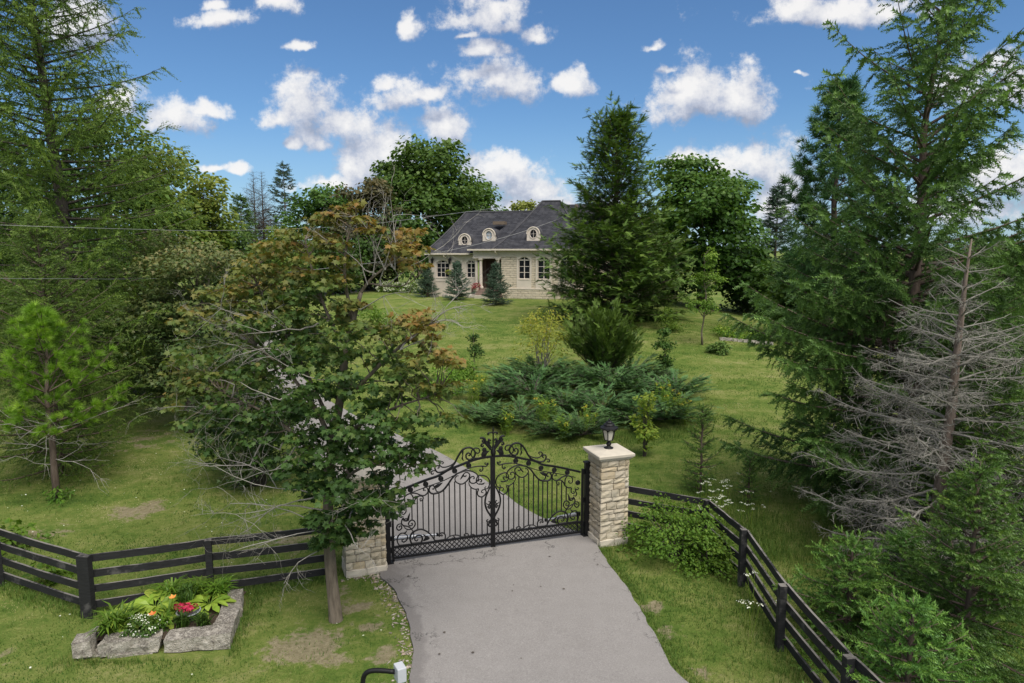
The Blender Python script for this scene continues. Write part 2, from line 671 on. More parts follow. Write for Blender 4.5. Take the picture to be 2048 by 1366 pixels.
def mat_fence():
    m, t, b = mat_base('black_fence_paint')
    wp = world_pos(t)
    oi = t.new('ShaderNodeObjectInfo')
    gr = t.noise(t.mapping(wp, (3, 3, 22)), 2.2, 5.0, 0.65)
    blot = t.noise(wp, 2.4, 5.0, 0.65)
    col = t.ramp(gr, [(0.3, (0.010, 0.010, 0.011)), (0.75, (0.028, 0.028, 0.029))])
    wear = t.smooth(t.math('ADD', blot, t.math('MULTIPLY_ADD', oi.outputs['Random'], 0.16, -0.08)), 0.60, 0.72)
    col = t.mix(t.math('MULTIPLY', wear, 0.7), col, (0.105, 0.10, 0.095))
    geo = t.new('ShaderNodeNewGeometry')
    sx = t.new('ShaderNodeSeparateXYZ')
    t.link(geo.outputs['Normal'], sx.inputs[0])
    top = t.math('MULTIPLY', t.smooth(sx.outputs[2], 0.6, 0.95), t.smooth(blot, 0.36, 0.55))
    col = t.mix(t.math('MULTIPLY', top, 0.9), col, (0.20, 0.185, 0.165))   # paler blotches on upward-facing edges
    t.link(col, b.inputs['Base Color'])
    b.inputs['Roughness'].default_value = 0.75
    b.inputs['Specular IOR Level'].default_value = 0.3
    t.link(t.bump(gr, 0.5, 0.008), b.inputs['Normal'])
    return m


def mat_wall_stone(name, rot):
    """Coursed rock-faced ashlar of the far house wall."""
    m, t, b = mat_base(name)
    wp = world_pos(t)
    rp = t.mapping(wp, (1, 1, 1), (0, 0, rot))
    sx = t.new('ShaderNodeSeparateXYZ')
    t.link(rp, sx.inputs[0])
    cb = t.new('ShaderNodeCombineXYZ')
    t.link(t.math('ADD', sx.outputs[0], sx.outputs[1]), cb.inputs[0])
    t.link(sx.outputs[2], cb.inputs[1])
    br = t.new('ShaderNodeTexBrick')
    t.link(cb.outputs[0], br.inputs['Vector'])
    br.offset = 0.43
    br.inputs['Scale'].default_value = 1.0
    br.inputs['Color1'].default_value = (0.68, 0.58, 0.435, 1)
    br.inputs['Color2'].default_value = (0.53, 0.455, 0.345, 1)
    br.inputs['Mortar'].default_value = (0.24, 0.20, 0.15, 1)
    br.inputs['Mortar Size'].default_value = 0.016
    br.inputs['Mortar Smooth'].default_value = 0.3
    br.inputs['Brick Width'].default_value = 0.62
    br.inputs['Row Height'].default_value = 0.19
    n = t.noise(wp, 6.0, 5.0, 0.6)
    col = t.mix(t.smooth(n, 0.35, 0.75), br.outputs['Color'], (0.66, 0.58, 0.455))
    t.link(col, b.inputs['Base Color'])
    b.inputs['Roughness'].default_value = 0.9
    h = t.math('ADD', t.math('MULTIPLY', br.outputs['Fac'], -1.0), t.math('MULTIPLY', n, 0.7))
    t.link(t.bump(h, 0.9, 0.06), b.inputs['Normal'])
    return m


def mat_shingle():
    m, t, b = mat_base('asphalt_shingles')
    wp = world_pos(t)
    sx = t.new('ShaderNodeSeparateXYZ')
    t.link(wp, sx.inputs[0])
    cb = t.new('ShaderNodeCombineXYZ')
    t.link(t.math('ADD', sx.outputs[0], t.math('MULTIPLY', sx.outputs[1], 0.8)), cb.inputs[0])
    t.link(sx.outputs[2], cb.inputs[1])
    br = t.new('ShaderNodeTexBrick')
    t.link(cb.outputs[0], br.inputs['Vector'])
    br.inputs['Scale'].default_value = 1.0
    br.inputs['Color1'].default_value = (0.054, 0.055, 0.064, 1)
    br.inputs['Color2'].default_value = (0.029, 0.030, 0.036, 1)
    br.inputs['Mortar'].default_value = (0.012, 0.012, 0.015, 1)
    br.inputs['Mortar Size'].default_value = 0.012
    br.inputs['Brick Width'].default_value = 0.34
    br.inputs['Row Height'].default_value = 0.115
    n = t.noise(t.mapping(wp, (1, 1, 0.4)), 1.3, 6.0, 0.65)
    col = t.mix(t.smooth(n, 0.45, 0.75), br.outputs['Color'], (0.068, 0.068, 0.074))
    t.link(col, b.inputs['Base Color'])
    b.inputs['Roughness'].default_value = 0.95
    b.inputs['Specular IOR Level'].default_value = 0.2
    t.link(t.bump(t.math('MULTIPLY', br.outputs['Fac'], -1.0), 0.6, 0.02), b.inputs['Normal'])
    return m


def mat_glass(name, col, rough=0.06):
    m, t, b = mat_base(name)
    n = t.noise(world_pos(t), 3.0, 2.0, 0.5)
    t.link(t.ramp(n, [(0.3, tuple(c * 0.7 for c in col)), (0.7, tuple(c * 1.3 for c in col))]), b.inputs['Base Color'])
    b.inputs['Roughness'].default_value = rough
    b.inputs['Specular IOR Level'].default_value = 0.5
    return m


def mat_rock():
    """Weathered limestone: pale faces, dark lichen on the tops."""
    m, t, b = mat_base('weathered_limestone')
    wp = world_pos(t)
    n = t.noise(wp, 11.0, 8.0, 0.7)
    n2 = t.noise(wp, 3.4, 5.0, 0.65)
    n3 = t.noise(wp, 38.0, 4.0, 0.7)
    col = t.ramp(n, [(0.3, (0.22, 0.195, 0.16)), (0.48, (0.42, 0.385, 0.325)), (0.66, (0.58, 0.54, 0.47))])
    geo = t.new('ShaderNodeNewGeometry')
    sx = t.new('ShaderNodeSeparateXYZ')
    t.link(geo.outputs['Normal'], sx.inputs[0])
    lich = t.math('MULTIPLY', t.smooth(t.math('ADD', n2, t.math('MULTIPLY', sx.outputs[2], 0.16)), 0.50, 0.64), t.smooth(n3, 0.36, 0.58))
    col = t.mix(t.math('MULTIPLY', lich, 0.8), col, (0.10, 0.088, 0.078))
    t.link(col, b.inputs['Base Color'])
    b.inputs['Roughness'].default_value = 0.95
    b.inputs['Specular IOR Level'].default_value = 0.15
    t.link(t.bump(t.math('ADD', n, t.math('MULTIPLY', n3, 0.5)), 1.0, 0.06), b.inputs['Normal'])
    return m


M = {}
M['ground'] = mat_ground()
M['asphalt'] = mat_asphalt()
M['fence'] = mat_fence()
M['iron'] = mat_plain('black_iron', (0.0065, 0.0065, 0.007), 0.5, 0.0, 0.25, 20.0, spec=0.3)
M['steel'] = mat_plain('galvanised_steel', (0.52, 0.53, 0.55), 0.35, 0.7, 0.1, 8.0)
M['steel_grey'] = mat_plain('grey_enamel', (0.44, 0.46, 0.49), 0.45, 0.0, 0.05, 6.0)
M['stone'] = mat_stone('cream_ledge_stone', [(0.0, (0.50, 0.44, 0.33)), (0.3, (0.40, 0.34, 0.24)), (0.55, (0.55, 0.49, 0.385)),
                                              (0.8, (0.47, 0.375, 0.235)), (1.0, (0.44, 0.40, 0.33))])
M['mortar'] = mat_plain('mortar', (0.20, 0.175, 0.14), 0.95, 0, 0.2, 20)
M['cap'] = mat_plain('cast_stone', (0.50, 0.455, 0.375), 0.85, 0, 0.08, 4.0, 0.15, 0.2)
M['rock'] = mat_rock()
M['soil'] = mat_plain('garden_soil', (0.055, 0.042, 0.030), 1.0, 0, 0.4, 25, 0.8, 0.1)
M['gravel'] = mat_stone('gravel_chips', [(0.0, (0.36, 0.33, 0.28)), (1.0, (0.36, 0.33, 0.28))], 0.3, 40)
M['lamp_glass'] = mat_plain('seeded_lamp_glass', (0.52, 0.49, 0.42), 0.2, 0, 0.12, 12, 0, 0.5)
M['bark'] = mat_bark('maple_bark', (0.070, 0.056, 0.042), (0.27, 0.225, 0.172), 7.0, 0.12, 0.9)
M['bark_dark'] = mat_bark('dark_bark', (0.045, 0.038, 0.031), (0.14, 0.12, 0.10))
M['bark_conifer'] = mat_bark('conifer_bark', (0.070, 0.050, 0.038), (0.20, 0.155, 0.125))
M['dead'] = mat_bark('dead_wood', (0.19, 0.175, 0.155), (0.43, 0.405, 0.365), 10.0)
M['dead_spruce'] = mat_bark('dead_spruce_twigs', (0.120, 0.111, 0.094), (0.36, 0.345, 0.305), 8.0)
M['dead_bark'] = mat_bark('dead_trunk_bark', (0.085, 0.062, 0.048), (0.27, 0.215, 0.18))
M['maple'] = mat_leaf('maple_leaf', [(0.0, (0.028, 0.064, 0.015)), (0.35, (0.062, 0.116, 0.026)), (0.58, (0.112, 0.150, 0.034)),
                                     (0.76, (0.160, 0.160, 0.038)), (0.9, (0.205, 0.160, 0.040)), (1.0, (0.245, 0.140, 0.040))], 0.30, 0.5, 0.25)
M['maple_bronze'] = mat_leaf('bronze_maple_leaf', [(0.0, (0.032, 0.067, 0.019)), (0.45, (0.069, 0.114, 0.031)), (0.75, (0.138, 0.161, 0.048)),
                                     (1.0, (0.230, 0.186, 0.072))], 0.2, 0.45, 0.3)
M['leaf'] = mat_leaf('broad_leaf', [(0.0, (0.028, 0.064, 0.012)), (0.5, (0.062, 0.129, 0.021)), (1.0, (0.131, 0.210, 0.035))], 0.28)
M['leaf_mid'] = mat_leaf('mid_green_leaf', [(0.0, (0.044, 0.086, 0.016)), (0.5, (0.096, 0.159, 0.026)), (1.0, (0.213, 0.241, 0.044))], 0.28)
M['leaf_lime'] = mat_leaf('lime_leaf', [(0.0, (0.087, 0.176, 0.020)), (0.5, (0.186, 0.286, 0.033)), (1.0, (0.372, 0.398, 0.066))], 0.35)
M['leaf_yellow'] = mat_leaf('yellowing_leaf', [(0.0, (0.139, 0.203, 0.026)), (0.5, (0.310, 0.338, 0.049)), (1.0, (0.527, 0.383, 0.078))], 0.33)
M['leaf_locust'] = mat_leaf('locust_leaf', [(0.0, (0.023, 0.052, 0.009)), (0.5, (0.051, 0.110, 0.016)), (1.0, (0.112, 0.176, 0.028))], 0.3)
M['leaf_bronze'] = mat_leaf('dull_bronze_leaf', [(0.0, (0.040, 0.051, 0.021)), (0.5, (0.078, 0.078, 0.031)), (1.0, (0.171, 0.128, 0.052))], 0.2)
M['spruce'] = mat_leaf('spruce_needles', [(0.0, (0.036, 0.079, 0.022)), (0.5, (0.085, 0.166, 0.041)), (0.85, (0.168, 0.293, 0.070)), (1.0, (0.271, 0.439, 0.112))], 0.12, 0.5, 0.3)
M['spruce_young'] = mat_leaf('young_spruce_needles', [(0.0, (0.040, 0.096, 0.019)), (0.5, (0.091, 0.188, 0.035)), (1.0, (0.208, 0.325, 0.052))], 0.15, 0.5, 0.3)
M['spruce_blue'] = mat_leaf('blue_spruce_needles', [(0.0, (0.032, 0.062, 0.036)), (0.5, (0.062, 0.108, 0.066)), (1.0, (0.115, 0.170, 0.115))], 0.1, 0.5, 0.3)
M['hemlock'] = mat_leaf('hemlock_needles', [(0.0, (0.034, 0.068, 0.019)), (0.5, (0.069, 0.139, 0.027)), (1.0, (0.158, 0.248, 0.045))], 0.12, 0.5, 0.25)
M['larch'] = mat_leaf('larch_needles', [(0.0, (0.041, 0.083, 0.016)), (0.5, (0.086, 0.152, 0.026)), (1.0, (0.171, 0.250, 0.042))], 0.2, 0.5, 0.25)
M['larch_young'] = mat_leaf('young_larch_needles', [(0.0, (0.053, 0.123, 0.018)), (0.5, (0.102, 0.210, 0.029)), (1.0, (0.194, 0.323, 0.052))], 0.22, 0.5, 0.25)
M['pine'] = mat_leaf('white_pine_needles', [(0.0, (0.026, 0.071, 0.022)), (0.5, (0.054, 0.126, 0.036)), (1.0, (0.115, 0.210, 0.053))], 0.12, 0.5, 0.25)
M['red_pine'] = mat_leaf('bright_pine_needles', [(0.0, (0.085, 0.170, 0.016)), (0.5, (0.165, 0.290, 0.026)), (1.0, (0.29, 0.40, 0.045))], 0.3, 0.5, 0.25)
M['juniper'] = mat_leaf('juniper_sprays', [(0.0, (0.030, 0.078, 0.025)), (0.5, (0.070, 0.150, 0.047)), (1.0, (0.150, 0.250, 0.076))], 0.1, 0.6, 0.2)
M['yew'] = mat_leaf('yew_sprays', [(0.0, (0.025, 0.059, 0.012)), (0.5, (0.064, 0.123, 0.022)), (1.0, (0.140, 0.223, 0.036))], 0.15, 0.5, 0.25)
M['grass'] = mat_leaf('grass_blades', [(0.0, (0.052, 0.114, 0.016)), (0.35, (0.106, 0.170, 0.030)), (0.6, (0.178, 0.214, 0.054)),
                                       (0.85, (0.28, 0.275, 0.100)), (1.0, (0.41, 0.37, 0.20))], 0.3, 0.6, 0.2)
M['hosta'] = mat_leaf('hosta_leaf', [(0.0, (0.10, 0.20, 0.022)), (0.5, (0.22, 0.33, 0.035)), (1.0, (0.36, 0.44, 0.075))], 0.25, 0.4, 0.3)
M['petal_orange'] = mat_leaf('orange_petal', [(0.0, (0.75, 0.20, 0.04)), (1.0, (0.90, 0.36, 0.10))], 0.3)
M['petal_red'] = mat_leaf('crimson_petal', [(0.0, (0.22, 0.008, 0.030)), (1.0, (0.48, 0.030, 0.100))], 0.25)
M['petal_white'] = mat_leaf('white_petal', [(0.0, (0.58, 0.62, 0.46)), (1.0, (0.85, 0.86, 0.78))], 0.25)
M['petal_mum'] = mat_leaf('dark_red_petal', [(0.0, (0.16, 0.012, 0.020)), (1.0, (0.30, 0.030, 0.040))], 0.2)
M['petal_yellow'] = mat_leaf('goldenrod_bloom', [(0.0, (0.30, 0.28, 0.03)), (1.0, (0.55, 0.44, 0.04))], 0.25)
HA = radians(15.0)
M['hstone'] = mat_wall_stone('house_stone', HA)
M['lime'] = mat_plain('smooth_limestone', (0.66, 0.585, 0.495), 0.8, 0, 0.06, 3.0, 0.1, 0.25)
M['lime_warm'] = mat_plain('buff_limestone', (0.63, 0.55, 0.455), 0.8, 0, 0.09, 2.0, 0.1, 0.25)
M['roof'] = mat_shingle()
M['ridge'] = mat_plain('ridge_caps', (0.060, 0.060, 0.066), 0.9, 0, 0.2, 5)
M['eave'] = mat_plain('cream_aluminium', (0.62, 0.55, 0.45), 0.5, 0, 0.04, 3)
M['soffit'] = mat_plain('brown_trim', (0.16, 0.12, 0.085), 0.6, 0, 0.06, 3)
M['frame'] = mat_plain('window_frame_paint', (0.68, 0.60, 0.53), 0.5, 0, 0.04, 3)
M['pane'] = mat_glass('dark_window_glass', (0.016, 0.018, 0.022))
M['pane_pale'] = mat_glass('curtained_window_glass', (0.36, 0.42, 0.47), 0.15)
M['brick'] = mat_plain('red_brick_step', (0.23, 0.165, 0.135), 0.9, 0, 0.25, 8)
M['recess'] = mat_plain('porch_brick', (0.20, 0.145, 0.105), 0.9, 0, 0.2, 6)
M['door'] = mat_plain('stained_wood_door', (0.065, 0.035, 0.022), 0.5, 0, 0.25, 6)
M['wire'] = mat_plain('bare_cable', (0.30, 0.30, 0.30), 0.5, 0.3, 0.05, 3)
M['pot'] = mat_plain('charcoal_pot', (0.05, 0.052, 0.058), 0.6, 0, 0.2, 9)
M['pot_rim'] = mat_plain('pot_rim', (0.24, 0.25, 0.27), 0.6, 0, 0.1, 9)
# ------------------------------------------------------------------ ground sheet
A_G = np.array((-2.49, 13.50))      # hinge of the gate, left of the drive
B_G = np.array((1.61, 14.87))       # hinge beside the lamp pillar
GU = unit(B_G - A_G)                # along the gate
GN = np.array((GU[1], -GU[0]))      # towards the road
GL = float(np.linalg.norm(B_G - A_G))

# driveway edges as (left, right) world points
drv_l = [(-0.95, 5.0), (-1.25, 8.0), (-1.52, 9.6), (-1.62, 10.4), (-1.95, 11.6), (-2.28, 12.4), (-2.62, 12.9), (-2.72, 13.35), (-3.1, 14.3), (-4.4, 16.9), (-6.2, 20.3), (-9.4, 25.5), (-12.6, 31.5), (-15.8, 38.5), (-20.2, 47.0), (-24.0, 57.0), (-26.0, 70.0)]
drv_r = [(4.6, 5.0), (3.55, 8.0), (2.62, 9.62), (2.45, 10.5), (2.28, 12.0), (2.05, 13.2), (1.95, 13.9), (1.72, 14.85), (1.0, 15.6), (0.22, 16.75), (-2.05, 20.75), (-5.6, 24.8), (-9.2, 30.2), (-12.4, 37.0), (-15.8, 46.0), (-18.5, 56.0), (-14.0, 70.0)]
DL, DR = catmull(drv_l, 14), catmull(drv_r, 14)


def on_drive(x, y, pad=0.0):
    """Vectorised: inside the driveway strip (by interpolating both edges along their length)."""
    poly = np.vstack((DL, DR[::-1]))
    x, y = np.asarray(x), np.asarray(y)
    c = np.zeros(x.shape, bool)
    n = len(poly)
    for i in range(n):
        x1, y1 = poly[i]
        x2, y2 = poly[(i + 1) % n]
        if y1 == y2:
            continue
        k = ((y1 > y) != (y2 > y)) & (x < (x2 - x1) * (y - y1) / (y2 - y1) + x1)
        c ^= k
    return c


# worn patches: (x, y, radius, strength)
WORN = [(-3.4, 10.55, 0.75, 0.75), (-2.9, 10.2, 0.5, 0.6), (-4.0, 10.3, 0.5, 0.45), (-6.3, 13.0, 0.9, 0.4), (-4.9, 14.6, 1.0, 0.55), (-3.6, 15.2, 0.8, 0.6),
        (2.62, 11.75, 0.26, 0.95), (2.75, 11.0, 0.35, 0.7), (2.95, 9.9, 0.4, 0.4), (-9.4, 16.4, 0.9, 0.65), (-10.8, 15.2, 0.8, 0.5), (-8.2, 19.5, 1.2, 0.35), (-5.8, 18.4, 0.8, 0.45), (-6.7, 20.9, 0.6, 0.7),
        (-8.4, 10.0, 0.6, 0.5), (-7.6, 11.6, 0.4, 0.4), (-12.5, 22.5, 2.0, 0.45), (-10.5, 25.0, 1.5, 0.4), (-3.3, 12.35, 0.5, 0.55), (-2.9, 11.7, 0.35, 0.7), (-2.4, 11.2, 0.3, 0.8), (-2.1, 10.3, 0.3, 0.8), (-1.95, 9.4, 0.3, 0.8)]


def worn(x, y):
    w = np.zeros(np.shape(x))
    for (a, b, r, s) in WORN:
        w = np.maximum(w, s * np.exp(-((x - a) ** 2 + (y - b) ** 2) / (r * r)))
    return w


def build_ground():
    xs = np.concatenate((-np.geomspace(3000, 34, 24), np.arange(-33, -14, 0.75), np.arange(-14, 14, 0.34), np.arange(14, 33, 0.75), np.geomspace(34, 3000, 24)))
    ys = np.concatenate((np.linspace(-60, 4, 12), np.arange(5, 30, 0.34), np.arange(30, 80, 0.8), np.geomspace(81, 5000, 34)))
    X, Y = np.meshgrid(xs, ys)
    Z = g(X, Y)
    v = np.stack((X, Y, Z), axis=2).reshape(-1, 3)
    nx, ny = len(xs), len(ys)
    i, j = np.meshgrid(np.arange(nx - 1), np.arange(ny - 1))
    a = (j * nx + i).ravel()
    f = np.stack((a, a + 1, a + nx + 1, a + nx), axis=1)
    mb = MB()
    mb.add(v, f, worn(X, Y).ravel())
    mb.build('ground', M['ground'], smooth=True, kind='structure')


build_ground()


def build_drive():
    mb = MB()
    n, k = len(DL), 13
    s = np.linspace(0, 1, k)
    pts = DL[:, None, :] * (1 - s)[None, :, None] + DR[:, None, :] * s[None, :, None]
    X, Y = pts[..., 0], pts[..., 1]
    wob = 0.10 * (fbm(Y * 2.6, X * 2.6 + 9, 3) - 0.5)
    X = X + wob * np.where((s == 0) | (s == 1), 1.0, 0.0)[None]
    Z = g(X, Y) + 0.045 + 0.02 * (1 - (2 * s - 1) ** 2)[None]
    # older sealed edge near the road and a darker line under the gate
    e = np.zeros_like(X)
    for q, val in ((0, 0.8), (1, 0.30)):
        e[:, q] = val
    e[:, -1] = 0.45
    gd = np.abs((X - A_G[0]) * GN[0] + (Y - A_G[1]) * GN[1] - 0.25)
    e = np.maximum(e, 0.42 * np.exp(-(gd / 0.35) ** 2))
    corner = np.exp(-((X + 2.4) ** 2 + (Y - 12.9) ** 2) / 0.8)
    e = np.maximum(e, 0.6 * corner)
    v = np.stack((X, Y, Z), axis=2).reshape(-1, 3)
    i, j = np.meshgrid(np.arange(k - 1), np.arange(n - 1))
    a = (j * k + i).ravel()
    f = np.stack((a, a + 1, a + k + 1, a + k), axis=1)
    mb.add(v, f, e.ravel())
    for side in (0, k - 1):                      # the edge drops into the turf
        top = np.stack((X[:, side], Y[:, side], Z[:, side]), axis=1)
        bot = top - np.array((0, 0, 0.14))
        q = np.vstack((top, bot))
        r = np.arange(n - 1)
        ff = np.stack((r, r + 1, r + 1 + n, r + n), axis=1) if side == 0 else np.stack((r + 1, r, r + n, r + 1 + n), axis=1)
        mb.add(q, ff, 0.8)
    o = mb.build('driveway', M['asphalt'], smooth=True, kind='structure')
    return o


drive = build_drive()


# ------------------------------------------------------------------ gate
def gate_pt(px, py):
    """(s, z) on the gate's plane for a photograph pixel."""
    d = ray(px, py)
    den = d[0] * GN[0] + d[1] * GN[1]
    t = (A_G[0] * GN[0] + A_G[1] * GN[1]) / den
    p = CAM + d * t
    return float((p[0] - A_G[0]) * GU[0] + (p[1] - A_G[1]) * GU[1]), float(p[2])


GZ0 = gz(-0.4, 14.2) + 0.06


def crop(x, y):
    return gate_pt(970 + x / 9.752, 850 + y / 9.752)


SC_MID = crop(152, 1200)[0]


def to_leaf(pts, n=5):
    """crop tracing -> smoothed (distance from the meeting line, height)."""
    q = np.array([crop(*p) for p in pts])
    q[:, 0] -= SC_MID
    return catmull(q, n) if n > 1 else q


SCROLLS = [
    [(278, 712), (298, 706), (292, 735), (262, 738), (240, 722), (250, 760), (290, 780), (350, 760), (450, 745), (560, 745), (700, 770), (820, 812)],
    [(372, 828), (380, 815), (396, 835), (370, 856), (340, 830), (338, 790), (360, 760)],
    [(430, 930), (470, 870), (560, 810), (650, 785), (780, 800), (830, 820), (900, 880), (960, 960), (1040, 1050), (1110, 1084), (1230, 1085), (1290, 1030), (1286, 955), (1240, 928), (1205, 960), (1215, 1000), (1243, 992)],
    [(1085, 935), (1140, 940), (1180, 985), (1170, 1050), (1110, 1084)],
    [(780, 855), (815, 850), (846, 905), (812, 975), (720, 1022), (630, 980), (580, 900), (600, 840), (650, 818), (700, 850), (735, 915)],
    [(640, 870), (655, 890), (685, 880), (690, 850)],
    [(280, 1165), (305, 1200), (250, 1215), (212, 1130), (230, 1030), (300, 960), (400, 928), (450, 970), (458, 1045), (405, 1100), (325, 1096)],
    [(395, 1050), (370, 1060), (362, 1025), (395, 1008), (430, 1040)],
    [(520, 968), (498, 965), (505, 930), (545, 922), (585, 965), (560, 1035), (490, 1056), (430, 1010), (415, 950), (450, 890)],
    [(590, 980), (592, 1060), (540, 1140), (470, 1180), (420, 1185), (442, 1255), (420, 1320), (350, 1352), (282, 1300), (292, 1232), (345, 1222), (366, 1260), (330, 1280)],
    [(200, 1190), (240, 1270), (285, 1370), (300, 1490), (270, 1620), (205, 1750), (170, 1840), (212, 1880), (237, 1930), (205, 1965), (182, 1942)],
    [(242, 1812), (274, 1836), (250, 1868), (200, 1835)],
    [(212, 1480), (232, 1470), (200, 1500), (235, 1535), (275, 1500)],
    [(200, 1600), (225, 1612), (235, 1580), (200, 1580), (215, 1548), (262, 1580)],
    [(1350, 1000), (1365, 985), (1390, 985), (1375, 940), (1330, 950), (1313, 1030), (1370, 1082), (1440, 1060), (1510, 1012), (1600, 990), (1680, 1010), (1710, 1070), (1690, 1130), (1640, 1125), (1632, 1090), (1662, 1090)],
    [(1415, 1135), (1445, 1125), (1440, 1168), (1400, 1150), (1402, 1095), (1460, 1072), (1520, 1105), (1560, 1180), (1620, 1222), (1680, 1225), (1680, 1300), (1718, 1342), (1748, 1312), (1722, 1298)],
    [(1610, 990), (1565, 1060), (1560, 1170)],
    [(1800, 1210), (1826, 1235), (1795, 1262), (1762, 1245), (1768, 1290), (1787, 1345), (1765, 1385), (1722, 1372)],
    [(1690, 1452), (1705, 1430), (1660, 1430), (1655, 1465), (1715, 1455), (1722, 1405), (1752, 1455), (1740, 1525), (1640, 1585), (1590, 1645), (1560, 1715), (1556, 1790), (1590, 1835)],
    [(1600, 1545), (1580, 1535), (1578, 1570), (1620, 1572), (1642, 1530), (1605, 1480), (1550, 1500), (1532, 1575), (1585, 1635), (1655, 1630), (1705, 1580), (1740, 1510)],
    [(1785, 1560), (1797, 1545), (1760, 1535), (1752, 1580), (1795, 1605), (1832, 1560), (1815, 1505), (1770, 1498), (1740, 1525)],
    [(1170, 2000), (1215, 1935), (1260, 1850), (1330, 1760), (1420, 1692), (1500, 1682), (1580, 1712), (1617, 1785), (1600, 1880), (1545, 1950), (1470, 1955), (1420, 1895), (1422, 1820), (1470, 1785), (1525, 1795), (1542, 1840), (1510, 1875), (1482, 1855)],
    [(1670, 1645), (1695, 1680), (1770, 1672), (1822, 1735), (1815, 1830), (1760, 1915), (1690, 1930), (1612, 1900)],
    [(1720, 1680), (1662, 1735), (1668, 1810), (1720, 1838), (1750, 1805), (1715, 1782)],
    [(1090, 1915), (1072, 1900), (1090, 1885), (1130, 1900), (1120, 1858), (1070, 1850), (1025, 1900), (1032, 1980), (1090, 2018), (1170, 2000)],
    [(515, 2085), (538, 2078), (525, 2110), (490, 2082), (510, 2040), (560, 2030), (605, 2072), (660, 2090), (710, 2062), (760, 2002), (830, 1960), (930, 1950), (1000, 1980), (1060, 2018)],
    [(660, 2010), (672, 2020), (688, 1998), (660, 1980), (618, 2000), (615, 2050), (650, 2085)],
    [(880, 2020), (895, 2008), (908, 2035), (875, 2050), (850, 2005), (885, 1960)],
    [(440, 470), (455, 485), (430, 500), (395, 468), (412, 410), (480, 390), (540, 430), (550, 510), (500, 570), (420, 586), (340, 578)],
    [(600, 500), (585, 512), (570, 485), (600, 455), (640, 480), (640, 540), (590, 588), (520, 570), (475, 500), (500, 420), (560, 365), (640, 352), (720, 392), (790, 490), (850, 600), (920, 668), (1040, 712), (1140, 710), (1190, 640), (1180, 588), (1130, 588), (1122, 625), (1148, 632)],
    [(800, 510), (860, 592), (950, 635), (1050, 635), (1105, 590), (1112, 540), (1070, 525), (1045, 550), (1070, 572)],
    [(1140, 708), (1200, 665), (1250, 672), (1256, 710), (1225, 722), (1220, 700)],
    [(170, 480), (230, 410), (285, 320), (300, 250), (340, 215), (385, 215)],
    [(300, 250), (340, 270), (330, 300), (305, 290)],
    [(300, 330), (345, 330), (365, 365), (335, 385), (320, 360)],
    [(180, 300), (215, 270), (225, 320), (190, 345)],
    [(165, 145), (200, 140), (235, 148), (235, 172), (210, 170)],
]
THICK = {2: 0.018, 10: 0.020, 21: 0.018, 29: 0.019, 32: 0.026, 33: 0.018, 34: 0.018, 35: 0.022, 36: 0.016}
LEAVES = [[(1075, 925), (1110, 960), (1160, 985), (1185, 950), (1140, 925)], [(690, 845), (715, 860), (745, 920), (715, 900), (690, 870)],
          [(690, 400), (720, 420), (705, 480), (722, 530), (690, 578), (705, 540), (695, 480)], [(310, 1090), (360, 1100), (400, 1080), (370, 1112), (330, 1115)],
          [(1620, 1350), (1650, 1400), (1660, 1440), (1690, 1465), (1640, 1465), (1628, 1410)], [(1300, 1880), (1340, 1840), (1400, 1800), (1370, 1850), (1395, 1900), (1330, 1900)],
          [(1665, 1640), (1690, 1665), (1730, 1672), (1700, 1695), (1685, 1680)], [(230, 500), (290, 490), (340, 500), (350, 560), (300, 590), (270, 540)],
          [(270, 480), (285, 430), (325, 420), (340, 455), (320, 500)], [(180, 420), (230, 330), (280, 290), (300, 320), (260, 380), (210, 460)]]


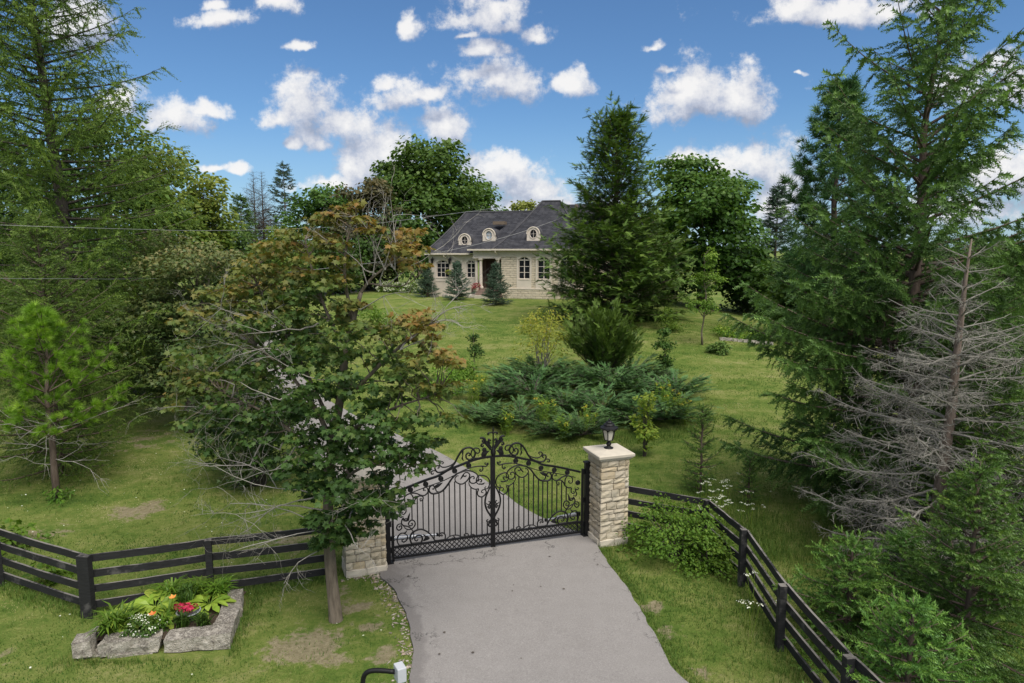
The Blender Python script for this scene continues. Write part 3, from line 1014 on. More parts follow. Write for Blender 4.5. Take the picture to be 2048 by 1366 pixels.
def build_gate():
    discs = [(598, 697), (850, 745), (1092, 838), (1352, 880), (1605, 925), (1810, 1125)]
    toprail = [(160, 612), (370, 600), (560, 620), (820, 672), (960, 702), (1140, 775), (1400, 815), (1860, 915)]
    inner = [(820, 815), (1070, 890), (1320, 930), (1560, 975), (1760, 1022)]
    bars = [(262, 1845, 2160), (360, 1345, 2145), (462, 1182, 2130), (560, 1120, 2035), (660, 1000, 1985), (758, 1010, 2010), (850, 945, 1958), (945, 960, 1950), (1040, 1050, 1890),
            (1125, 1088, 1850), (1217, 1088, 1930), (1307, 990, 1770), (1400, 1165, 1700), (1492, 1080, 1682), (1583, 1215, 1482)]
    half = {}
    for which in (0, 1):
        sgn = 1.0 if which else -1.0
        base2 = A_G + GU * SC_MID
        hing = B_G if which else A_G
        root = thing('gate_leaf', 'black wrought iron gate leaf hinged at the lamp pillar' if which else 'black wrought iron gate leaf half hidden by the maple leaves',
                     'gate', (hing[0], hing[1], GZ0), 'driveway gate leaves')
        span = abs((GL if which else 0.0) - SC_MID)
        ref = GL - SC_MID
        stretch = span / ref

        def W(q, off=0.0):
            q = np.atleast_2d(np.asarray(q, float))
            xy = base2[None] + (sgn * stretch * q[:, :1]) * GU[None] + off * GN[None]
            return np.hstack((xy, q[:, 1:2]))

        axr = np.array(((GU[0], GU[1], 0), (GN[0], GN[1], 0), (0, 0, 1)))
        # the meeting stile and the hinge stile
        zb = GZ0 - 0.0
        ztop_mid = to_leaf([(152, 606)], 1)[0][1]
        ztop_h = to_leaf([(1850, 860)], 1)[0][1]
        for (s, wdt, top, nm) in ((0.028, 0.042, ztop_mid, 'meeting_stile'), (ref - 0.02, 0.042, ztop_h, 'hinge_stile')):
            mb = MB()
            c = W((s, 0.5 * (zb + top)))[0]
            mb.box(c, (wdt, 0.05, top - zb), axr)
            mb.build(nm, M['iron'], root)

        def rail(path, nm, w, h, off=0.0):
            q = W(path, off)
            mb = MB()
            n = len(q)
            for i in range(n - 1):
                pass
            up = np.array((0, 0, h / 2))
            nn = np.array((GN[0], GN[1], 0)) * w / 2
            ring = np.stack((q - nn - up, q + nn - up, q + nn + up, q - nn + up), axis=1).reshape(-1, 3)
            i = np.arange(n - 1)[:, None] * 4
            j = np.arange(4)[None]
            k = (j + 1) % 4
            f = np.stack((i + j, i + k, i + 4 + k, i + 4 + j), axis=2).reshape(-1, 4)
            mb.add(ring, f)
            mb.add(ring[:4], [(0, 1, 2, 3)])
            mb.add(ring[-4:], [(3, 2, 1, 0)])
            return mb.build(nm, M['iron'], root)
        rail(to_leaf(toprail, 6), 'top_rail', 0.045, 0.042)
        rail(to_leaf(inner, 4), 'inner_rail', 0.016, 0.016)
        zl = to_leaf([(180, 2172), (1840, 1925)], 1)
        zbot = to_leaf([(180, 2405), (1800, 2175)], 1)
        z_mid, z_bot = float(zl[:, 1].mean()), float(zbot[:, 1].mean())
        z_mid = GZ0 + 0.30
        z_bot = GZ0 + 0.065
        rail(np.array(((0.05, z_mid), (ref - 0.045, z_mid))), 'lower_rail', 0.042, 0.038)
        rail(np.array(((0.05, z_bot), (ref - 0.045, z_bot))), 'bottom_rail', 0.042, 0.038)
        # vertical bar beside the hinge
        q = to_leaf([(1755, 1015), (1755, 1250)], 1)
        rail(np.array((q[0], q[1])), 'side_bar', 0.016, 0.016)
        # lattice
        step, hh = 0.104, z_mid - z_bot - 0.038
        x = 0.055 - hh
        while x < ref - 0.045:
            for d in (1, -1):
                a, b = np.array((x, z_bot + 0.019)), np.array((x + hh, z_mid - 0.019))
                if d < 0:
                    a, b = np.array((x, z_mid - 0.019)), np.array((x + hh, z_bot + 0.019))
                lo, hi = 0.05, ref - 0.042
                t0, t1 = max(0, (lo - x) / hh), min(1, (hi - x) / hh)
                if t1 - t0 > 0.1:
                    mb = MB()
                    p, r = a + (b - a) * t0, a + (b - a) * t1
                    mb.tube(W(np.array((p, r)), 0.006 * d), 0.0105, 4)
                    mb.build('lattice_strip', M['iron'], root)
            x += step
        # upright bars
        for (bx, yt, yb) in bars:
            q = to_leaf([(bx, yt), (bx, yb)], 1)
            lo = max(q[1][1], z_mid + 0.015)
            sx = 0.5 * (q[0][0] + q[1][0])
            mb = MB()
            mb.box(W((sx, 0.5 * (lo + q[0][1])))[0], (0.022, 0.020, q[0][1] - lo), axr)
            mb.build('upright_bar', M['iron'], root)
        for k, (dx, dy) in enumerate(discs):
            q = to_leaf([(dx, dy)], 1)[0]
            c = W(q)[0]
            mb = MB()
            a = np.linspace(0, 2 * pi, 18, endpoint=False)
            gu3, gn3, z3 = np.array((*GU, 0)), np.array((*GN, 0)), np.array((0, 0, 1.0))
            prof = [(0.032, 0.016), (0.038, 0.010), (0.046, 0.015), (0.056, 0.013), (0.058, 0.0)]
            rings = [c + 0.016 * gn3 + 0 * a[:, None] * 0 + 0.0001 * (np.cos(a)[:, None] * gu3 + np.sin(a)[:, None] * z3)]
            for (r, o_) in prof:
                rings.append(c + o_ * gn3 + r * (np.cos(a)[:, None] * gu3 + np.sin(a)[:, None] * z3))
            for (r, o_) in prof[::-1]:
                rings.append(c - o_ * gn3 + r * (np.cos(a)[:, None] * gu3 + np.sin(a)[:, None] * z3))
            v = np.vstack(rings)
            n, s_ = len(rings), 18
            i = np.arange(n - 1)[:, None] * s_
            j = np.arange(s_)[None]
            kk = (j + 1) % s_
            f = np.stack((i + j, i + kk, i + s_ + kk, i + s_ + j), axis=2).reshape(-1, 4)
            mb.add(v, f)
            mb.build('rosette', M['iron'], root)
        for k, sc in enumerate(SCROLLS):
            q = to_leaf(sc, 5)
            q[:, 1] = np.maximum(q[:, 1], z_mid + 0.026)
            n = len(q)
            t = np.linspace(0, 1, n)
            r = THICK.get(k, 0.0132) * (0.72 + 0.42 * np.sin(pi * t))
            mb = MB()
            mb.tube(W(q), r, 6)
            mb.build('scroll', M['iron'], root, smooth=True)
        for lf in LEAVES:
            q = to_leaf(lf, 3)
            c = q.mean(axis=0)
            n = len(q)
            mb = MB()
            q = c + (q - c) * 1.25
            front, back = W(q, 0.008), W(q, -0.008)
            cf, cb_ = W(c, 0.018), W(c, -0.018)
            v = np.vstack((front, back, cf, cb_))
            f = []
            for i in range(n):
                j = (i + 1) % n
                f += [(i, j, 2 * n), (n + j, n + i, 2 * n + 1), (i, n + i, n + j), (i, n + j, j)]
            mb.add(v, f)
            mb.build('acanthus_leaf', M['iron'], root)
        if which == 0:                                    # the crest post stands on the leaf that closes last
            mb = MB()
            ztop = to_leaf([(165, 20)], 1)[0][1]
            z1 = to_leaf([(165, 480)], 1)[0][1]
            z2 = to_leaf([(165, 150)], 1)[0][1]
            c = W((-0.012, 0))[0]
            mb.lathe((c[0], c[1], 0), [(0.03, ztop_mid - 0.01), (0.055, ztop_mid + 0.05), (0.06, ztop_mid + 0.10), (0.03, z1 + 0.02), (0.016, z1 + 0.12), (0.014, z2 - 0.03), (0.030, z2 - 0.01), (0.030, z2 + 0.015),
                                       (0.012, z2 + 0.03), (0.022, z2 + 0.06), (0.016, z2 + 0.09), (0.001, ztop)], 8)
            mb.build('crest_finial', M['iron'], root, smooth=True)
        half[which] = root
        # the hinge post with its plates
        s_end = (GL + 0.095) if which else -0.095
        pc = A_G + GU * s_end
        pr = thing('gate_post', 'square black steel gate post bolted to the lamp pillar' if which else 'square black steel gate post under the maple leaves', 'gate post', (pc[0], pc[1], GZ0 - 0.06), 'gate hinge posts')
        mb = MB()
        mb.box((pc[0], pc[1], GZ0 - 0.05 + 0.86), (0.11, 0.11, 1.72), axr)
        mb.build('post_tube', M['iron'], pr)
        mb = MB()
        mb.box((pc[0], pc[1], GZ0 + 1.69), (0.15, 0.15, 0.035), axr)
        mb.build('post_top', M['iron'], pr)
        mb = MB()
        mb.box((pc[0] + GN[0] * 0.01, pc[1] + GN[1] * 0.01, GZ0 - 0.03), (0.22, 0.17, 0.05), axr)
        mb.build('foot_plate', M['iron'], pr)
        for zz in (0.22, 1.52):
            mb = MB()
            c = pc + GU * sgn * 0.10
            mb.box((c[0], c[1], GZ0 + zz), (0.09, 0.12, 0.14), axr)
            mb.build('wall_bracket', M['iron'], pr)
        for zz in (0.18, 0.75, 1.42):
            mb = MB()
            c = pc - GU * sgn * 0.068
            mb.tube(np.array([(c[0], c[1], GZ0 + zz), (c[0], c[1], GZ0 + zz + 0.12)]), 0.017, 8)
            mb.build('hinge', M['iron'], pr)
        # swing-gate arm behind the leaf
        a0 = A_G + GU * (GL - 0.08 if which else 0.08) - GN * 0.22
        a1 = A_G + GU * (GL - 0.86 if which else 0.98) - GN * 0.12
        ar = thing('gate_opener', 'silver gate opener arm behind the leaf at the lamp pillar' if which else 'silver gate opener arm behind the leaf by the maple', 'gate opener', (a0[0], a0[1], GZ0 - 0.06), 'gate opener arms')
        zz = GZ0 + 0.40
        m0, m1 = np.array((*a0, zz)), np.array((*a1, zz))
        mid = m0 + (m1 - m0) * 0.62
        mb = MB()
        mb.tube([m0, mid], 0.045, 12)
        mb.build('cylinder_housing', M['steel'], ar, smooth=False)
        mb = MB()
        mb.tube([mid, m1], 0.020, 10)
        mb.build('push_rod', M['steel'], ar)
        mb = MB()
        mb.tube([m1 + np.array((0, 0, -0.03)), m1 + np.array((0, 0, 0.03))], 0.026, 8)
        mb.build('rod_end', M['iron'], ar)
        mb = MB()
        e = m0 + np.array((GU[0], GU[1], 0)) * sgn * 0.05
        mb.box((e[0], e[1], zz), (0.12, 0.05, 0.09), axr)
        mb.build('wall_mount', M['iron'], ar)
        mb = MB()
        mb.box((e[0], e[1], zz - 0.22), (0.03, 0.03, 0.40), axr)
        mb.build('mount_leg', M['iron'], ar)


build_gate()


# ------------------------------------------------------------------ stone gate pillars
def rock_block(mb, c, s, ax, rng, front=None):
    """A rough-faced block: subdivided box with pushed-out faces (48 triangles)."""
    n = 3
    lin = np.linspace(-0.5, 0.5, n)
    faces = []
    vid = {}
    vs = []

    def vert(i, j, k):
        key = (i, j, k)
        if key not in vid:
            vid[key] = len(vs)
            p = np.array((lin[i], lin[j], lin[k])) * s
            edge = sum(1 for q in (i, j, k) if q in (0, n - 1))
            if edge == 1:
                for a_, q in enumerate((i, j, k)):
                    if q in (0, n - 1):
                        p[a_] += np.sign(lin[q]) * rng.uniform(0.010, 0.026)
            else:
                p *= 1 - rng.uniform(0.0, 0.025)
            p += rng.normal(0, 0.004, 3)
            vs.append(p)
        return vid[key]
    m = n - 1
    for a in range(m):
        for b in range(m):
            faces += [(vert(a, b, 0), vert(a, b + 1, 0), vert(a + 1, b + 1, 0), vert(a + 1, b, 0)),
                      (vert(a, b, m), vert(a + 1, b, m), vert(a + 1, b + 1, m), vert(a, b + 1, m)),
                      (vert(a, 0, b), vert(a + 1, 0, b), vert(a + 1, 0, b + 1), vert(a, 0, b + 1)),
                      (vert(a, m, b), vert(a, m, b + 1), vert(a + 1, m, b + 1), vert(a + 1, m, b)),
                      (vert(0, a, b), vert(0, a, b + 1), vert(0, a + 1, b + 1), vert(0, a + 1, b)),
                      (vert(m, a, b), vert(m, a + 1, b), vert(m, a + 1, b + 1), vert(m, a, b + 1))]
    mb.add(np.array(vs) @ np.asarray(ax) + np.asarray(c), faces)


def build_pillar(corner, sgn, seed, label, w=0.68, H=1.95):
    """corner: the front corner next to the drive; the pillar runs sgn*GU away from it."""
    rng = np.random.default_rng(seed)
    c2 = corner + GU * sgn * w / 2 - GN * w / 2
    z0 = gz(c2[0], c2[1]) - 0.05
    root = thing('stone_pillar', label, 'gate pillar', (c2[0], c2[1], z0), 'stone gate pillars')
    ax = np.array(((GU[0], GU[1], 0), (GN[0], GN[1], 0), (0, 0, 1)))

    def at(u, n, z):
        q = c2 + GU * u + GN * n
        return np.array((q[0], q[1], z0 + z))
    mb = MB()
    mb.box(at(0, 0, (H + 0.05) / 2), (w - 0.05, w - 0.05, H + 0.05), ax)
    mb.build('mortar_core', M['mortar'], root)
    # base course of larger pale stones
    z = 0.0
    hb = 0.19
    for (n_, u_, su, sn) in ((w / 2 - 0.02, -w / 4, w / 2 + 0.01, 0.10), (w / 2 - 0.02, w / 4 + 0.005, w / 2, 0.10), (-(w / 2 - 0.02), 0, w, 0.10)):
        mb = MB()
        rock_block(mb, at(u_, n_, hb / 2), (su, sn, hb), ax, rng)
        mb.build('base_stone', M['cap'], root)
    for u_ in (-(w / 2 - 0.02), w / 2 - 0.02):
        mb = MB()
        rock_block(mb, at(u_, 0, hb / 2), (0.10, w - 0.14, hb), ax, rng)
        mb.build('base_stone', M['cap'], root)
    z = hb
    hs = [0.15, 0.155, 0.105, 0.155, 0.10, 0.165, 0.11, 0.165, 0.135, 0.105, 0.165, 0.10, 0.15]
    k = (H + 0.05 - hb) / sum(hs)
    for ci, h in enumerate(hs):
        h *= k
        d = 0.09
        for face in range(4):
            # stones of one face, butted at alternate corners
            L = w
            lo, hi = (-L / 2, L / 2 - d) if (face + ci) % 2 == 0 else (-L / 2 + d * 0.0, L / 2 - d)
            cuts = [lo]
            while cuts[-1] < hi - 0.001:
                step = rng.uniform(0.13, 0.34) * (1.25 if h < 0.12 else 1.0)
                nx = cuts[-1] + step
                if hi - nx < 0.10:
                    nx = hi
                cuts.append(min(nx, hi))
            for a, b in zip(cuts[:-1], cuts[1:]):
                m, ln = 0.5 * (a + b), b - a - 0.014
                n_ = w / 2 - d / 2
                if face == 0:
                    c, s = at(m, n_, z + h / 2), (ln, d, h - 0.020)
                elif face == 1:
                    c, s = at(n_, -m, z + h / 2), (d, ln, h - 0.020)
                elif face == 2:
                    c, s = at(-m, -n_, z + h / 2), (ln, d, h - 0.020)
                else:
                    c, s = at(-n_, m, z + h / 2), (d, ln, h - 0.020)
                mb = MB()
                rock_block(mb, c, np.array(s), ax, rng)
                mb.build('stone', M['stone'], root)
        z += h
    # moulded cap
    mb = MB()
    prof = [(w / 2 + 0.03, 0.0), (w / 2 + 0.035, 0.030), (w / 2 + 0.062, 0.036), (w / 2 + 0.066, 0.062), (w / 2 + 0.088, 0.068), (w / 2 + 0.092, 0.120), (w / 2 + 0.075, 0.135), (0.0, 0.185)]
    v, f = [], []
    for (r, zz) in prof:
        for (a, b) in ((-1, -1), (1, -1), (1, 1), (-1, 1)):
            v.append(at(a * r, -b * r, H + 0.05 + zz))
    for i in range(len(prof) - 1):
        for j in range(4):
            q = (j + 1) % 4
            f.append((i * 4 + j, i * 4 + q, i * 4 + 4 + q, i * 4 + 4 + j))
    f.append((3, 2, 1, 0))
    mb.add(v, f)
    mb.build('cap_stone', M['cap'], root)
    return root, c2, z0 + H + 0.05 + 0.18


RP = np.array((1.94, 14.33))
rp_root, rp_c, rp_top = build_pillar(RP, 1.0, 5, 'cream stone gate pillar with a lantern on its cap')
LP = A_G - GU * 0.17 + GN * 0.30
lp_root, lp_c, lp_top = build_pillar(LP, -1.0, 8, 'cream stone gate pillar behind the maple trunk', w=0.80)


def build_lantern():
    cx, cy, z = 0.0, 0.0, 0.0
    root = thing('pillar_lantern', 'black six sided lantern with pale glass on the stone pillar', 'lantern', (0, 0, 0))
    mb = MB()
    mb.lathe((cx, cy, z), [(0.0, -0.01), (0.095, -0.01), (0.095, 0.02), (0.06, 0.03), (0.035, 0.06), (0.05, 0.085), (0.055, 0.11), (0.035, 0.135), (0.025, 0.15), (0.05, 0.175), (0.085, 0.19), (0.09, 0.20), (0.0, 0.20)], 12)
    mb.build('stem', M['iron'], root, smooth=True)
    a = np.linspace(0, 2 * pi, 6, endpoint=False) + 0.2
    r0, r1, z0_, z1_ = 0.085, 0.135, z + 0.195, z + 0.445
    for k in range(6):
        b = a[k] + pi / 3
        lo = [np.array((cx + r0 * cos(q), cy + r0 * sin(q), z0_)) for q in (a[k], b)]
        hi = [np.array((cx + r1 * cos(q), cy + r1 * sin(q), z1_)) for q in (a[k], b)]
        mb = MB()
        mb.add([lo[0], lo[1], hi[1], hi[0]], [(0, 1, 2, 3)])
        mb.build('glass_panel', M['lamp_glass'], root)
        mb = MB()
        mb.tube([lo[0] + (0, 0, -0.005), hi[0]], 0.011, 5)
        mb.build('corner_bar', M['iron'], root)
        mb = MB()
        m0 = hi[0] + (lo[0] - hi[0]) * 0.02
        m1 = hi[1] + (lo[1] - hi[1]) * 0.02
        mm = 0.5 * (hi[0] + hi[1]) + np.array((0, 0, -0.035))
        mb.tube(catmull([m0 + (0, 0, -0.05), mm + (0, 0, 0.03), m1 + (0, 0, -0.05)], 4) * 1.0, 0.007, 4)
        mb.build('arch_trim', M['iron'], root)
    mb = MB()
    mb.lathe((cx, cy, z), [(0.0, 0.44), (0.175, 0.44), (0.185, 0.455), (0.180, 0.475), (0.125, 0.505), (0.105, 0.52), (0.115, 0.535), (0.09, 0.56), (0.06, 0.575), (0.068, 0.585), (0.05, 0.605), (0.018, 0.62), (0.02, 0.64), (0.008, 0.66), (0.0, 0.70)], 12)
    mb.build('lantern_roof', M['iron'], root, smooth=False)
    root.location = (rp_c[0], rp_c[1], rp_top - 0.012)
    root.scale = (1.12, 1.12, 1.02)


build_lantern()


# ------------------------------------------------------------------ board fences
def build_fence(label, posts, seed, hgt=1.145, side=1.0, rails_z=(0.20, 0.49, 0.78, 1.07), fat=()):
    """posts: (x, y) list; four boards on the near side between each pair."""
    rng = np.random.default_rng(seed)
    root = thing('board_fence', label, 'fence', (posts[0][0], posts[0][1], gz(*posts[0])), 'black board fences')
    for i, p in enumerate(posts):
        z = gz(*p)
        q = posts[min(i + 1, len(posts) - 1)]
        o = posts[max(i - 1, 0)]
        d = unit(np.array(q) - np.array(o))
        wd = 0.22 if i in fat else 0.115
        ax = np.array(((d[0], d[1], 0), (-d[1], d[0], 0), (0, 0, 1)))
        mb = MB()
        h = hgt + rng.uniform(-0.02, 0.02)
        mb.box((p[0], p[1], z + h / 2 - 0.06), (wd, 0.115, h + 0.12), ax)
        mb.build('post', M['fence'], root)
    for i in range(len(posts) - 1):
        a, b = np.array(posts[i]), np.array(posts[i + 1])
        d = unit(b - a)
        nrm = np.array((-d[1], d[0])) * side
        L = np.linalg.norm(b - a)
        nseg = 8
        for rz in rails_z:
            t = np.linspace(0, 1, nseg)
            sag = -0.018 * np.sin(pi * t) * rng.uniform(0, 1) + rng.normal(0, 0.003, nseg)
            za, zb_ = gz(*a) + rz + rng.uniform(-0.012, 0.012), gz(*b) + rz + rng.uniform(-0.012, 0.012)
            xy = a[None] + (b - a)[None] * t[:, None] + nrm[None] * 0.076
            z = za + (zb_ - za) * t + sag
            p = np.column_stack((xy, z))
            up = np.array((0, 0, 0.067))
            th = np.array((nrm[0], nrm[1], 0)) * 0.018
            ring = np.stack((p - th - up, p + th - up, p + th + up, p - th + up), axis=1).reshape(-1, 3)
            ii = np.arange(nseg - 1)[:, None] * 4
            j = np.arange(4)[None]
            k = (j + 1) % 4
            f = np.stack((ii + j, ii + k, ii + 4 + k, ii + 4 + j), axis=2).reshape(-1, 4)
            mb = MB()
            mb.add(ring, f)
            mb.add(ring[:4], [(0, 1, 2, 3)])
            mb.add(ring[-4:], [(3, 2, 1, 0)])
            mb.build('board', M['fence'], root)
    return root


def gxy(px, py):
    p = G(px, py)
    return (float(p[0]), float(p[1]))


lf_posts = [(-11.4, 13.9), gxy(0, 1172), gxy(178, 1234), gxy(423, 1196), gxy(648, 1178)]
lf_end = (float(lp_c[0] - GU[0] * 0.52), float(lp_c[1] - GU[1] * 0.52))
lf_posts[-1] = (lf_end[0] * 0.35 + lf_posts[-1][0] * 0.65, lf_end[1] * 0.35 + lf_posts[-1][1] * 0.65)
build_fence('black four board fence running from the maple past the flower bed', lf_posts, 3, side=1.0, fat=(2,))
rf0 = (float(rp_c[0] + GU[0] * 0.46 - GN[0] * 0.1), float(rp_c[1] + GU[1] * 0.46 - GN[1] * 0.1))
rf_posts = [rf0, gxy(1408, 1100), gxy(1482, 1172), gxy(1558, 1300), (4.46, 8.4), (4.78, 6.4)]
build_fence('black four board fence from the lamp pillar down past the dead spruce', rf_posts, 4, side=1.0)
print('fence right', rf_posts, 'left', lf_posts, 'sc_mid', SC_MID, GL)
# ------------------------------------------------------------------ the stone house on the rise
HO = np.array((-1.02, 58.0))
HU = np.array((cos(HA), -sin(HA)))          # along the front
HN = np.array((sin(HA), cos(HA)))           # into the house
HAX = np.array(((HU[0], HU[1], 0), (HN[0], HN[1], 0), (0, 0, 1)))


def hp(px, py, v=0.0):
    """(u, z) where the ray meets the house plane set back by v."""
    d = ray(px, py)
    o = HO + HN * v
    t = (o @ HN) / (d[0] * HN[0] + d[1] * HN[1])
    p = CAM + d * t
    return float((p[:2] - HO) @ HU), float(p[2])


def hw(u, v, z):
    q = HO + HU * u + HN * v
    return np.array((q[0], q[1], z))


def hbox(mb, u0, u1, v0, v1, z0, z1):
    mb.box(hw((u0 + u1) / 2, (v0 + v1) / 2, (z0 + z1) / 2), (u1 - u0, v1 - v0, z1 - z0), HAX)


def wall_with_openings(u0, u1, z0, z1, v, thick, openings):
    """Front wall as blocks around arched openings: (ua, ub, za, zspring, ztop)."""
    mb = MB()
    ops = sorted(openings)
    x = u0
    for (ua, ub, za, zs, zt) in ops:
        if ua > x:
            hbox(mb, x, ua, v, v + thick, z0, z1)
        hbox(mb, ua, ub, v, v + thick, z0, za)
        n = 8
        for i in range(n):
            a, b = ua + (ub - ua) * i / n, ua + (ub - ua) * (i + 1) / n
            m = ((a + b) - (ua + ub)) / (ub - ua)
            za_ = zs + (zt - zs) * (1 - m * m)
            hbox(mb, a, b, v, v + thick, za_, z1)
        x = ub
    if x < u1:
        hbox(mb, x, u1, v, v + thick, z0, z1)
    return mb


def arch_window(root, ua, ub, za, zs, zt, v, cols, rows, pane_mats, fw=0.055):
    """Frame, bars and each pane set in an opening."""
    o = MB()
    hbox(o, ua, ua + fw, v, v + 0.07, za, zs + 0.05)
    hbox(o, ub - fw, ub, v, v + 0.07, za, zs + 0.05)
    hbox(o, ua + fw, ub - fw, v, v + 0.07, za, za + fw)
    n = 10

    def top(u):
        m = (2 * u - ua - ub) / (ub - ua)
        return zs + (zt - zs) * (1 - m * m)
    arc = [(ua + (ub - ua) * i / n) for i in range(n + 1)]
    for a, b in zip(arc[:-1], arc[1:]):
        q = [hw(a, v, top(a)), hw(b, v, top(b)), hw(b, v, top(b) - fw * 1.2), hw(a, v, top(a) - fw * 1.2)]
        r = [hw(a, v + 0.07, top(a)), hw(b, v + 0.07, top(b)), hw(b, v + 0.07, top(b) - fw * 1.2), hw(a, v + 0.07, top(a) - fw * 1.2)]
        o.add(q + r, [(3, 2, 1, 0), (3, 7, 6, 2), (0, 1, 5, 4)])
    hbox(o, ua + fw, ub - fw, v - 0.006, v + 0.064, zs - 0.045, zs + 0.035)
    win = o.build('window', M['frame'], root)
    cw = (ub - ua - 2 * fw) / cols
    for c in range(1, cols):
        mb = MB()
        x = ua + fw + cw * c
        wdt = 0.045 if c * 2 != cols else 0.07
        hbox(mb, x - wdt / 2, x + wdt / 2, v + 0.004, v + 0.066, za + fw, top(x) - fw)
        mb.build('mullion', M['frame'], win)
    rh = (zs - 0.045 - za - fw) / rows
    for r in range(1, rows):
        mb = MB()
        z = za + fw + rh * r
        hbox(mb, ua + fw, ub - fw, v + 0.012, v + 0.058, z - 0.02, z + 0.02)
        mb.build('glazing_bar', M['frame'], win)
    k = 0
    for c in range(cols):
        a, b = ua + fw + cw * c + 0.01, ua + fw + cw * (c + 1) - 0.01
        for r in range(rows + 1):
            mb = MB()
            if r < rows:
                zz0, zz1 = za + fw + rh * r + 0.005, za + fw + rh * (r + 1) - 0.005
                mb.add([hw(a, v + 0.04, zz0), hw(b, v + 0.04, zz0), hw(b, v + 0.04, zz1), hw(a, v + 0.04, zz1)], [(0, 1, 2, 3)])
            else:
                us = np.linspace(a, b, 5)
                pts = [hw(a, v + 0.04, zs), hw(b, v + 0.04, zs)] + [hw(u, v + 0.04, top(u) - fw) for u in us[::-1]]
                mb.add(pts, [(0, i, i + 1) for i in range(1, len(pts) - 1)])
            mb.build('pane', pane_mats[k % len(pane_mats)], win)
            k += 1
    return win


def roof_block(mb, u0, u1, v0, v1, z0, ua, ub, va, vb, zr, rings=7, pw=1.16):
    """Hipped roof with a slightly flared eave: eave rectangle to a ridge (or small rectangle)."""
    vs = []
    for i in range(rings):
        t = i / (rings - 1)
        z = z0 + (zr - z0) * t ** pw
        a, b = u0 + (ua - u0) * t, u1 + (ub - u1) * t
        c, d = v0 + (va - v0) * t, v1 + (vb - v1) * t
        vs += [hw(a, c, z), hw(b, c, z), hw(b, d, z), hw(a, d, z)]
    f = []
    for i in range(rings - 1):
        for j in range(4):
            k = (j + 1) % 4
            f.append((i * 4 + j, i * 4 + k, i * 4 + 4 + k, i * 4 + 4 + j))
    f.append((3, 2, 1, 0))
    n = (rings - 1) * 4
    f.append((n, n + 1, n + 2, n + 3))
    mb.add(vs, f)
    return np.array(vs).reshape(rings, 4, 3)


